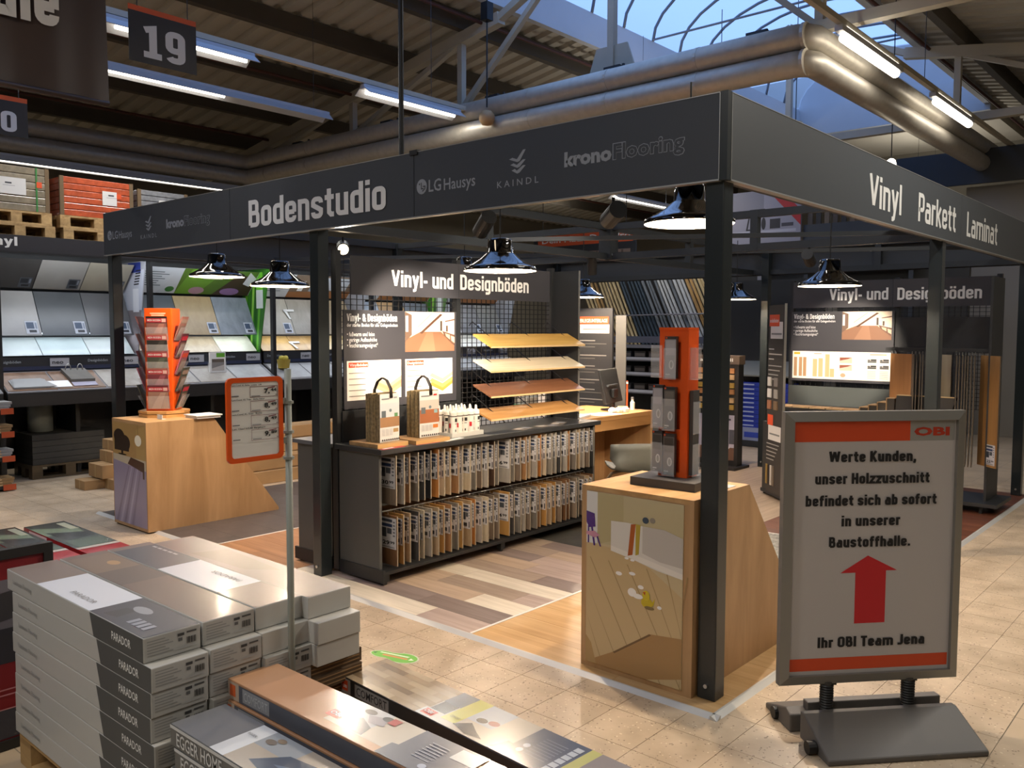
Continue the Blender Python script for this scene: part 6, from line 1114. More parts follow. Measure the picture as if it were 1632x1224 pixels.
def podium_left():
    x0, x1, y0, H = -5.15, -4.585, -0.175, 0.84
    t, fp = podium(x0, x1, y0, 0.374, 0.955, H, 'sloped oak podium with living room picture at the left end of the studio', 1)
    # the left podium stands half on the hall floor: packing plinth under its front
    B().box(x0+0.02, y0+0.01, 0.0005, x1-0.02, -0.13, PZ).build('packing_strip', M('packing_dark', '3a2c20', 0.8), t)
    W, Hh = x1-x0-0.02, H-0.06; f = lambda a, b: (a*W, b*Hh)
    its = [('r', *f(0, 0.5), *f(1, 1), 'b08e58'), ('p', [f(0, 0.5), f(0.7, 0.58), f(1, 0.55), f(1, 1), f(0.72, 0.95), f(0.72, 0.6)], 'b8985e'), ('r', *f(0, 0), *f(1, 0.62), '8f86a0'), ('p', [f(0, 0.62), f(1, 0.56), f(1, 0.66), f(0, 0.68)], 'c0b49c')]
    for k in range(5): its.append(('p', [f(0.05+0.12*k, 0.0), f(0.12+0.12*k, 0), f(0.5+0.09*k, 0.58), f(0.47+0.09*k, 0.58)], ['7c7088', 'a69cb4', '7a6e86', 'a8a0b8', '7f748c'][k]))
    its += [('c', *f(0.2, 0.86), 0.17*W, 0.075*Hh, '32241c'), ('c', *f(0.38, 0.8), 0.16*W, 0.08*Hh, '3a2a20'), ('r', *f(0.05, 0.72), *f(0.5, 0.84), '33251d'), ('r', *f(0.26, 0.68), *f(0.32, 0.72), '22180f'), ('c', *f(0.29, 0.685), 0.13*W, 0.008*Hh, '22180f'), ('p', [f(0.45, 0.6), f(0.95, 0.54), f(0.95, 0.64), f(0.55, 0.67)], '4a2c1c'), ('r', *f(0.9, 0.48), *f(0.95, 0.56), '4a2c1c'), ('c', *f(0.78, 0.845), 0.1*W, 0.055*Hh, 'fff6dc'), ('r', *f(0.775, 0.9), *f(0.785, 1.0), '8a7040')]
    prints(t, (x0+0.01, y0, 0.035), X, Z, its, name='living_room_picture', off=0.0005, step=0.00006, mat=PRINT(0.3, 0.2))
    return H
PLH = podium_left()
def rack_left():
    t = thing('brochure_tower', 'orange turning brochure tower with red leaflets on the left podium', 'brochure rack', (-4.98, 0.17, PLH), math.radians(45), world=False)
    oc = [(0.19*math.cos(PI/8+k*PI/4), 0.19*math.sin(PI/8+k*PI/4)) for k in range(8)]; om = WOOD('rack_base_oak', 'a8783e', 'c6955a', 'x', (1, 9, 9), 0.5)
    B().prism(oc, 'z', 0.0, 0.025).build('base_plate', om, t); B().prism([(a*1.02, b*1.02) for a, b in oc], 'z', 0.03, 0.05).build('turning_plate', om, t); B().box(-0.05, -0.05, 0.025, 0.05, 0.05, 0.03).build('turning_bearing', STEEL, t)
    w = 0.105; B().box(-w, -w, 0.05, w, w, 0.86).build('column', ORANGE, t, bevel=0.003)
    texts(t, PAPER, (0, -w, 0), X, Z, [('MEINE BÖDEN', -0.06, 0.06, 0.815, 0.012, 0.005), ('ENTDECKEN', -0.05, 0.05, 0.796, 0.012, 0.005), ('MITNEHMEN', -0.05, 0.05, 0.765, 0.012, 0.005)]) if False else None
    prints(t, (0, -w, 0), X, Z, [('r', -0.06, 0.815, 0.06, 0.823, 'f0c8a8'), ('r', -0.05, 0.8, 0.05, 0.808, 'f0c8a8'), ('r', -0.045, 0.772, 0.05, 0.78, 'f0c8a8'), ('p', [(-0.045, 0.765), (0.05, 0.765), (0.002, 0.745)], '6a2408')], name='front_print')
    tone = ['5a2a30', '1c1c1c', '8a5a50', '3a3c34', '7c4a48', '8a4a5a', '9a6a5c']
    for side in range(4):   # four sides of pockets, front pockets flush, the others standing out
        a = side*PI/2; c_, s_ = math.cos(a), math.sin(a); rot = lambda p: (p[0]*c_-p[1]*s_, p[0]*s_+p[1]*c_, p[2])
        for k in range(5):
            zb = 0.07+0.135*k; lean = 0.02 if side == 0 else 0.06
            pts = [(-0.08, -w-0.012, zb), (0.08, -w-0.012, zb), (0.08, -w-0.02-lean, zb+0.185), (-0.08, -w-0.02-lean, zb+0.185), (-0.08, -w-0.004, zb), (0.08, -w-0.004, zb), (0.08, -w-0.012-lean, zb+0.185), (-0.08, -w-0.012-lean, zb+0.185)]
            fs = [(0,1,2,3),(7,6,5,4),(0,4,5,1),(1,5,6,2),(2,6,7,3),(3,7,4,0)]
            col = tone[(k*2+side) % 7]
            lf = B().add([rot(p) for p in pts], fs).build('leaflet', M('leaflet_'+col, col, 0.3), t)
            U = Vector(rot((1, 0, 0))); O = Vector(rot((-0.08, -w-0.012, zb))); V = Vector(rot((0, -lean-0.008, 0.185))).normalized()
            if side == 0:
                prints(lf, O, U, V, [('r', 0.003, 0.14, 0.157, 0.172, 'a81c30'), ('r', 0.12, 0.143, 0.152, 0.169, 'c8a8a0'), ('r', 0.003, 0.0, 0.157, 0.135, ['8a6a5c', '6a2a34', '3c4034', '22201e', '7c5048'][k % 5]), ('p', [(0.02, 0.0), (0.09, 0.0), (0.14, 0.13), (0.1, 0.13)], ['a08478', '8a4a52', '52584a', '3a3632', '98685c'][k % 5])], name='leaflet_print', off=0.001)
                texts(lf, PAPER, O, U, V, [('MEIN BODEN', 0.012, 0.112, 0.149, 0.016, 0.012)], name='leaflet_lettering', off=0.0018)
            else: prints(lf, O, U, V, [('r', 0.01, 0.14, 0.15, 0.175, ['a81c30', '8a7468', 'b03a20'][k % 3]), ('r', 0.02, 0.02, 0.14, 0.12, '7a6258')], name='leaflet_print', off=0.001)
            q = [(-0.085, -w-0.016, zb-0.004), (0.085, -w-0.016, zb-0.004), (0.085, -w-0.028-lean*0.7, zb+0.1), (-0.085, -w-0.028-lean*0.7, zb+0.1), (-0.085, -w-0.014, zb-0.004), (0.085, -w-0.014, zb-0.004), (0.085, -w-0.026-lean*0.7, zb+0.1), (-0.085, -w-0.026-lean*0.7, zb+0.1)]
            B().add([rot(p) for p in q], fs).build('clear_pocket', CLEAR, t)
    h = thing('white_box', 'flat white box lying on the edge of the left podium top', 'box', (-4.66, 0.36, PLH)); B().box(-4.74, 0.22, PLH, -4.56, 0.42, PLH+0.018).build('box_body', M('white_card', 'cfcdc8', 0.6), h); B().box(-4.75, 0.21, PLH+0.018, -4.55, 0.43, PLH+0.026).build('box_lid', PAPER, h)
    h = thing('white_tag', 'small white tag standing at the front of the tower base', 'tag', (-4.82, 0.0, PLH)); B().box(-4.80, 0.02, PLH, -4.72, 0.024, PLH+0.035).build('tag_sheet', PAPER, h); B().box(-4.80, 0.024, PLH, -4.72, 0.05, PLH+0.003).build('tag_foot', PAPER, h)
rack_left()
def rack_right():
    cx, cy, z = -0.335, 0.265, PRH
    t = thing('brochure_stand', 'narrow orange brochure stand with grey brochures on the right podium', 'brochure rack', (cx, cy, z), math.radians(3), world=False)
    B().box(-0.17, -0.15, 0.0, 0.15, 0.13, 0.038).build('base_block', M('base_dark_grey', '3c3a38', 0.6), t, bevel=0.002)
    # orange slab column with rounded openings, thick in y
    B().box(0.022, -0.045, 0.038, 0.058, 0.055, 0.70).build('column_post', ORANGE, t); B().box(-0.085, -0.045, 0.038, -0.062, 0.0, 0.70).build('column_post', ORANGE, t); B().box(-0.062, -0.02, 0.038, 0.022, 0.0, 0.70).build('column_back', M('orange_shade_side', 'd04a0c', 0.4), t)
    for z0, z1 in ((0.645, 0.70), (0.42, 0.48), (0.205, 0.255), (0.038, 0.06)): B().box(-0.062, -0.045, z0, 0.022, -0.02, z1).build('cross_band', ORANGE, t)
    B().box(-0.085, -0.05, 0.698, 0.058, 0.055, 0.71).build('top_cap', ORANGE, t)
    gm = M('brochure_grey', '3f3d3b', 0.45)
    def broch(x, z0, w, h, y, k):
        o = B().box(x, y-0.022, z0, x+w, y, z0+h).build('brochure', gm, t)
        prints(o, (x, y-0.022, z0), X, Z, [('r', 0, 0, w, h, ['8f8c90', '4a4744', '5a5754'][k]), ('r', 0, h*0.93, w, h, '201e1d'), ('r', w*0.06, h*0.945, w*0.22, h*0.985, 'c8481e'), ('r', w*0.1, h*0.55, w*0.9, h*0.9, ['a4a0a4', '6a645c', '3a3632'][k]), ('c', w*0.6, h*0.32, w*0.22, h*0.11, 'd2cfca'), ('c', w*0.6, h*0.32, w*0.12, h*0.08, '8a8784'), ('r', w*0.1, h*0.07, w*0.5, h*0.1, 'c8c4c0'), ('r', w*0.1, h*0.03, w*0.35, h*0.045, 'a8a4a0')], name='brochure_print')
        B().box(x-0.004, y-0.030, z0-0.006, x+w+0.004, y-0.028, z0+h*0.72).build('clear_pocket', CLEAR, t)
    broch(-0.045, 0.485, 0.055, 0.185, -0.048, 0)
    broch(-0.102, 0.262, 0.05, 0.19, -0.05, 0); broch(-0.045, 0.255, 0.055, 0.19, -0.052, 1); broch(-0.102, 0.06, 0.05, 0.185, -0.05, 2); broch(-0.045, 0.05, 0.055, 0.185, -0.052, 2)
    for x0, x1, z0, z1 in ((-0.112, -0.058, 0.485, 0.63), (0.058, 0.085, 0.478, 0.62)): B().box(x0, -0.075 if x0 < 0 else -0.03, z0, x1, -0.072 if x0 < 0 else 0.03, z1).build('clear_pocket', CLEAR, t); B().box(x0, -0.075 if x0 < 0 else -0.03, z0, x1, -0.048 if x0 < 0 else 0.03, z0+0.003).build('clear_pocket', CLEAR, t)
    for z0 in (0.24, 0.05):
        o = B().box(0.06, -0.03, z0, 0.078, 0.03, z0+0.19).build('brochure', gm, t); B().box(0.081, -0.035, z0-0.005, 0.083, 0.035, z0+0.14).build('clear_pocket', CLEAR, t)
    s = thing('paper_stand', 'small white acrylic stand on the right podium behind the corner post', 'stand', (-0.13, 0.34, z)); B().box(-0.16, 0.33, z, -0.145, 0.36, z+0.15).build('upright_sheet', PAPER, s); B().box(-0.16, 0.31, z, -0.115, 0.38, z+0.004).build('foot', PAPER, s)
rack_right()
# ================================================================== poster stand
def poster_stand():
    t = thing('poster_stand', 'grey framed customer notice on two springs and a ribbed plastic base', 'sign', (0.557, 0.204, 0), math.radians(48.5), world=False)
    pl = M('stand_base_plastic', '5a5652', 0.55); pl2 = M('stand_base_dark', '3c3a37', 0.6)
    # two sloped ballast halves
    B().prism([(-0.245, 0.0), (-0.245, 0.02), (-0.05, 0.105), (-0.02, 0.105), (-0.02, 0.0)], 'x', -0.30, 0.32).build('base_front', pl, t, bevel=0.006)
    B().prism([(0.245, 0.0), (0.02, 0.0), (0.02, 0.07), (0.06, 0.085), (0.245, 0.02)], 'x', -0.32, 0.31).build('base_rear', pl, t, bevel=0.006)
    B().box(-0.27, -0.02, 0.012, 0.28, 0.02, 0.075).build('spring_bar', pl2, t)
    B().prism([(0.02, 0.07), (0.06, 0.085), (0.06, 0.115), (0.02, 0.115)], 'x', -0.25, 0.30).build('rear_ridge', pl, t, bevel=0.004)
    for yy in (-0.15, 0.14): B().tube([(-0.335, yy, 0.026), (-0.305, yy, 0.026)], 0.024, 14).build('wheel', BLACK, t); 
    for u in (-0.185, 0.148):
        q = B(); 
        q.lathe([(0.023+0.0035*(k % 2), 0.075+0.005*k) for k in range(25)], 18, u, 0, 0); q.build('spring', BLACK, t, smooth=False); B().tube([(u, 0, 0.07), (u, 0, 0.205)], 0.02, 12).build('spring_core', pl2, t)
    c0, c1, z0, z1, w = -0.382, 0.342, 0.2, 1.242, 0.035
    fm = M('snap_frame_aluminium', '8d8b86', 0.42, 0.5)
    def bar(pts):  # mitred frame bar, bevelled towards the front
        B().add(pts, [(0,1,2,3),(7,6,5,4),(0,4,5,1),(1,5,6,2),(2,6,7,3),(3,7,4,0)]).build('frame_bar', fm, t)
    yf, yo, yb = -0.022, -0.012, 0.018
    o = [(c0, z0), (c1, z0), (c1, z1), (c0, z1)]; i_ = [(c0+w, z0+w), (c1-w, z0+w), (c1-w, z1-w), (c0+w, z1-w)]
    for k in range(4):
        a, b = o[k], o[(k+1) % 4]; c, d = i_[(k+1) % 4], i_[k]
        bar([(a[0], yo, a[1]), (b[0], yo, b[1]), (c[0], yf, c[1]), (d[0], yf, d[1]), (a[0], yb, a[1]), (b[0], yb, b[1]), (c[0], yb, c[1]), (d[0], yb, d[1])])
    bd = B().box(c0+w-0.002, -0.006, z0+w-0.002, c1-w+0.002, 0.012, z1-w+0.002).build('poster_board', M('poster_white', 'bab6b6', 0.45), t)
    O = (0, -0.006, 0); og, rd = 'd04a22', 'c4202a'
    prints(bd, O, X, Z, [('r', -0.347, 1.128, 0.12, 1.203, og)], name='top_band'); prints(bd, O, X, Z, [('r', 0.12, 1.128, 0.302, 1.203, '94938f')], name='logo_field'); prints(bd, O, X, Z, [('r', -0.340, 0.25, 0.302, 0.298, og)], name='bottom_band')
    prints(bd, O, X, Z, [('p', [(-0.085, 0.428), (0.039, 0.428), (0.039, 0.63), (0.084, 0.63), (-0.036, 0.69), (-0.146, 0.625), (-0.085, 0.625)], rd)], name='red_arrow', off=0.0008)
    k = 0.205
    block_texts(bd, DARKTXT, O, X, Z, [('Werte Kunden,', -0.203, 0.145, 1.05, 0.041, k), ('unser Holzzuschnitt', -0.256, 0.202, 0.967, 0.041, k), ('befindet sich ab sofort', -0.292, 0.233, 0.884, 0.041, k), ('in unserer', -0.147, 0.089, 0.805, 0.041, k), ('Baustoffhalle.', -0.195, 0.132, 0.724, 0.041, k), ('Ihr OBI Team Jena', -0.23, 0.204, 0.338, 0.041, k)], name='notice_lettering')
    texts(bd, M('logo_red', 'b0341c', 0.5), O, X, Z, [('OBI', 0.135, 0.28, 1.146, 0.033, 0.045)], name='logo_lettering', off=0.0018)
    for u in (-0.18, 0.15): B().box(u-0.03, -0.01, 0.192, u+0.03, 0.01, 0.2).build('clamp', pl2, t)
poster_stand()
# ================================================================== price stand between the stacks
def price_stand():
    x, y = -0.583, -1.637; t = thing('price_stand', 'thin grey post carrying an orange framed price list between the box stacks', 'price sign', (x, y, 0)); pm = M('post_grey_white', '8c9088', 0.5)
    B().tube([(x, y, 0.0), (x, y, 1.425)], 0.0105, 12).build('post', pm, t, smooth=True); B().lathe([(0.001, 0), (0.05, 0), (0.05, 0.012), (0.012, 0.02)], 16, x, y, 0).build('foot', pm, t)
    for z in (1.15, 1.23, 1.32): B().tube([(x, y, z), (x, y, z+0.008)], 0.0165, 12).build('collar', pm, t); 
    for z in (1.2, 1.32): B().box(x-0.004, y-0.03, z, x+0.004, y-0.008, z+0.018).build('clip', pm, t)
    # rounded orange frame in the plane facing +x
    y0, y1, z0, z1, r = -1.846, -1.660, 1.158, 1.405, 0.016; xf = x+0.004
    def rr(a, b, c, d, rad): return [(a+rad-rad*math.cos(k*PI/8), c+rad-rad*math.sin(k*PI/8)) for k in range(5)] + [(b-rad+rad*math.sin(k*PI/8), c+rad-rad*math.cos(k*PI/8)) for k in range(5)] + [(b-rad+rad*math.cos(k*PI/8), d-rad+rad*math.sin(k*PI/8)) for k in range(5)] + [(a+rad-rad*math.sin(k*PI/8), d-rad+rad*math.cos(k*PI/8)) for k in range(5)]
    o = rr(y0, y1, z0, z1, r); i_ = rr(y0+0.014, y1-0.014, z0+0.014, z1-0.014, 0.01); n = len(o); q = B()
    vs = [(xf+0.004, *p) for p in o]+[(xf+0.004, *p) for p in i_]+[(xf-0.004, *p) for p in o]+[(xf-0.004, *p) for p in i_]
    fs = []
    for k in range(n):
        l = (k+1) % n; fs += [(k, l, n+l, n+k), (2*n+l, 2*n+k, 3*n+k, 3*n+l), (k, 2*n+k, 2*n+l, l), (n+k, n+l, 3*n+l, 3*n+k)]
    q.add(vs, fs).build('orange_frame', ORANGE, t)
    sh = B().box(xf-0.002, y0+0.012, z0+0.012, xf+0.001, y1-0.012, z1-0.012).build('price_sheet', PAPER, t); O = (xf+0.001, y0+0.014, z0+0.014); W, H = y1-y0-0.028, z1-z0-0.028
    its = []; tx = []; sm = []
    for k, (a, b, nm) in enumerate((('7,', '44', 'Lam.Comf. Kl. Eiche  Lotana  1,66'), ('8,', '49', 'Lam.Comf. Kl. Trau   Eiche Natur'), ('8,', '49', 'Lam.Comf. Kl. Trau   Buche'), ('9,', '89', 'Lam. Class7,0/2,48  Bergahorn'))):
        v = H-0.012-0.042*k; bx0, bx1, bz0, bz1 = 0.062, W-0.004, v-0.033, v-0.001
        for r_ in ((bx0, bz0, bx1, bz0+0.0012), (bx0, bz1-0.0012, bx1, bz1), (bx0, bz0, bx0+0.0012, bz1), (bx1-0.0012, bz0, bx1, bz1)): its.append(('r', *r_, '6a3238'))
        tx += [(a, W-0.050, W-0.031, v-0.023, 0.0145, 0.035), (b, W-0.028, W-0.008, v-0.0175, 0.009, 0.035)]; sm.append((nm, 0.002, 0.1+0.01*(k % 2), v+0.002, 0.0045, 0.02))
        its += [('p', [(W-0.038, v-0.009), (W-0.012, v-0.006), (W-0.012, v-0.003), (W-0.038, v-0.006)], '7a3a40'), ('r', 0.002, v-0.028, 0.025, v-0.0255, '50525a'), ('r', 0.066, v-0.030, 0.095, v-0.028, '60626a'), ('r', W-0.012, v-0.029, W-0.006, v-0.027, '50525a')]
    prints(sh, O, Y, Z, its, name='price_boxes'); texts(sh, DARKTXT, O, Y, Z, tx, name='price_lettering', off=0.0026); texts(sh, DARKTXT, O, Y, Z, sm, name='item_lettering', off=0.0026)
price_stand()
# ================================================================== stack of white laminate cartons
FILM = lambda nm, c: M(nm, c, 0.22, coat=0.7, noise=0.1, nscale=5)
def white_stack():
    p = thing('pallet', 'wooden pallet carrying the tall stack of white laminate cartons', 'pallet', (-1.1, -1.73, 0)); pallet(p, -1.13, -1.735, 0.0, 'x', 1.0, 0.66, 0.118)
    cw, ch, L = 0.168, 0.0722, 1.03; proto = {}
    wm = M('carton_white', 'b4b3ae', 0.5, coat=0.25)
    ys = [-2.075, -1.902, -1.732, -1.56]
    nmr = ['near', 'second', 'third', 'far']
    for c in range(4):
        for r in range(8):
            if c == 3 and r < 5: continue
            lvl = ORD[7-r]; xo = -1.668 if r == 7 else -1.636+0.006*((r*5+c*3) % 4)
            if c == 3: xo += 0.035
            y = ys[c]+0.003*((r*3+c) % 3); z = 0.12+ch*r
            lab = 'white laminate carton, %s from the top in the %s column of the tall stack' % (lvl, nmr[c])
            top = (r == 7); blank = (c == 3) or (c == 2 and r >= 6)
            key = (c if top else (0 if c == 0 else 1), top, blank)
            if key in proto: copy_tree(proto[key], (xo, y, z), None, lab); continue
            t = thing('laminate_carton', lab, 'carton', (xo, y, z), 0, 'white laminate cartons in the tall stack', world=False)
            bd = B().box(0, 0, 0, L, cw, ch-0.0012).build('carton_body', wm, t, bevel=0.0025)
            if c == 0:   # long side towards the camera
                prints(t, (0, 0, 0), X, Z, [('p', [(0.685, ch-0.002), (L-0.002, ch-0.002), (L-0.002, 0.001), (0.71, 0.001)], '4c4d4c')], name='side_band', off=0.0006)
                texts(t, WHITE, (0, 0, 0), X, Z, [('PARADOR', 0.835, 0.955, 0.024, 0.024, 0.008)], name='brand_lettering', off=0.0012); texts(t, M('grey_print', '8e8e8c', 0.6), (0, 0, 0), X, Z, [('Laminate Flooring', 0.06, 0.225, 0.03, 0.016, 0.0)], name='kind_lettering', off=0.0012)
            if not blank:   # label on the end towards +x
                W = cw
                its = [('r', 0.003, 0.003, W-0.003, ch-0.004, 'a9a8a4')] + [('r', 0.01, ch-0.016-0.008*k, 0.01+0.075*(0.7+0.3*((k*7) % 3)/2), ch-0.013-0.008*k, '8a8a88') for k in range(6)] + [('r', 0.098, ch-0.021, 0.118, ch-0.013, '3a3a3a'), ('r', 0.125, ch-0.017, 0.155, ch-0.012, '4a4a4a'), ('r', 0.1, ch-0.035, 0.112, ch-0.026, '5a5a5a')] + [('r', 0.125+0.0042*k, ch-0.047, 0.125+0.0042*k+0.002+0.001*(k % 2), ch-0.028, '2a2a2a') for k in range(7)] + [('r', 0.095, ch-0.056, 0.15, ch-0.053, 'a0a0a0')]
                prints(t, (L, 0, 0), Y, Z, its, name='end_label', off=0.0006)
            if top:
                W = cw; a = 'a08c7e'
                if c == 0: its = [('r', 0.002, 0.002, 0.27, W-0.002, '7c6e66'), ('r', 0.27, 0.002, 0.68, W-0.002, 'cdd0d6'), ('r', 0.68, 0.002, L-0.002, W-0.002, '363942'), ('p', [(0.73, 0.02), (0.8, 0.03), (0.79, 0.1), (0.74, 0.09)], '26272a'), ('c', 0.8, 0.11, 0.05, 0.02, '8a8e94')] + [('r', 0.86+0.03*k, 0.03, 0.88+0.03*k, 0.07, '8a8e98') for k in range(4)]
                elif c == 1: its = [('r', 0.002, 0.002, L-0.002, W-0.002, '6c5a50'), ('r', 0.05, 0.01, 0.3, W-0.01, '766252'), ('c', 0.2, 0.11, 0.035, 0.02, 'a8855c'), ('r', 0.3, 0.002, 0.5, W-0.002, '5c4e48')]
                elif c == 2: its = [('r', 0.002, 0.002, L-0.002, W-0.002, '6e5e58'), ('r', 0.05, 0.002, 0.40, W-0.002, '3a3e4a'), ('r', 0.40, 0.002, 0.80, W-0.002, 'c9cbd0')] + [('r', 0.08+0.04*k, W-0.03, 0.11+0.04*k, W-0.02, '9a9ea8') for k in range(5)]
                else: its = [('r', 0.002, 0.002, L-0.002, W-0.002, '6e5e58'), ('r', 0.02, 0.01, 0.25, W-0.01, '685a56'), ('p', [(0.25, 0.02), (0.6, 0.04), (0.7, 0.12), (0.3, 0.15)], '625248')]
                prints(t, (0, 0, ch-0.0012), X, Y, its, name='top_print', off=0.0005, mat=PRINT(0.38, 0.15))
                if c == 0: texts(t, M('grey_print', '8e8e8c', 0.6), (0, 0, ch-0.0012), X, Y, [('PARADOR', 0.45, 0.62, 0.035, 0.02, 0.0)], name='top_lettering', off=0.002)
                if c == 2: texts(t, M('grey_print', '8e8e8c', 0.6), (1.03, 0.168, ch-0.0012), -X, -Y, [('PARADOR', 0.28, 0.46, 0.04, 0.022, 0.0)], name='top_lettering', off=0.002)
            proto[key] = t
    # flattened cardboard under the far column
    for k in range(8):
        z = 0.12+0.0452*k; b = B().box(-1.55+0.01*(k % 3), -1.557, z, -0.585-0.012*(k % 3), -1.362+0.008*(k % 2), z+0.0445)
        t = thing('cardboard_pack', 'pack of flattened brown cardboard under the far carton column, %s from the bottom' % ORD[k], 'cardboard', (-1.05, -1.46, z), 0, 'cardboard under the far column')
        b.build('cardboard_sheets', M('cardboard_dark', '5e4a34', 0.85, noise=0.2, nscale=30), t)
        for j in range(3): B().box(-1.5, -1.556, z+0.008+0.013*j, -0.583-0.012*(k % 3), -1.364, z+0.0115+0.013*j).build('sheet_edge', M('cardboard_edge', '8a6c48', 0.85), t)
white_stack()
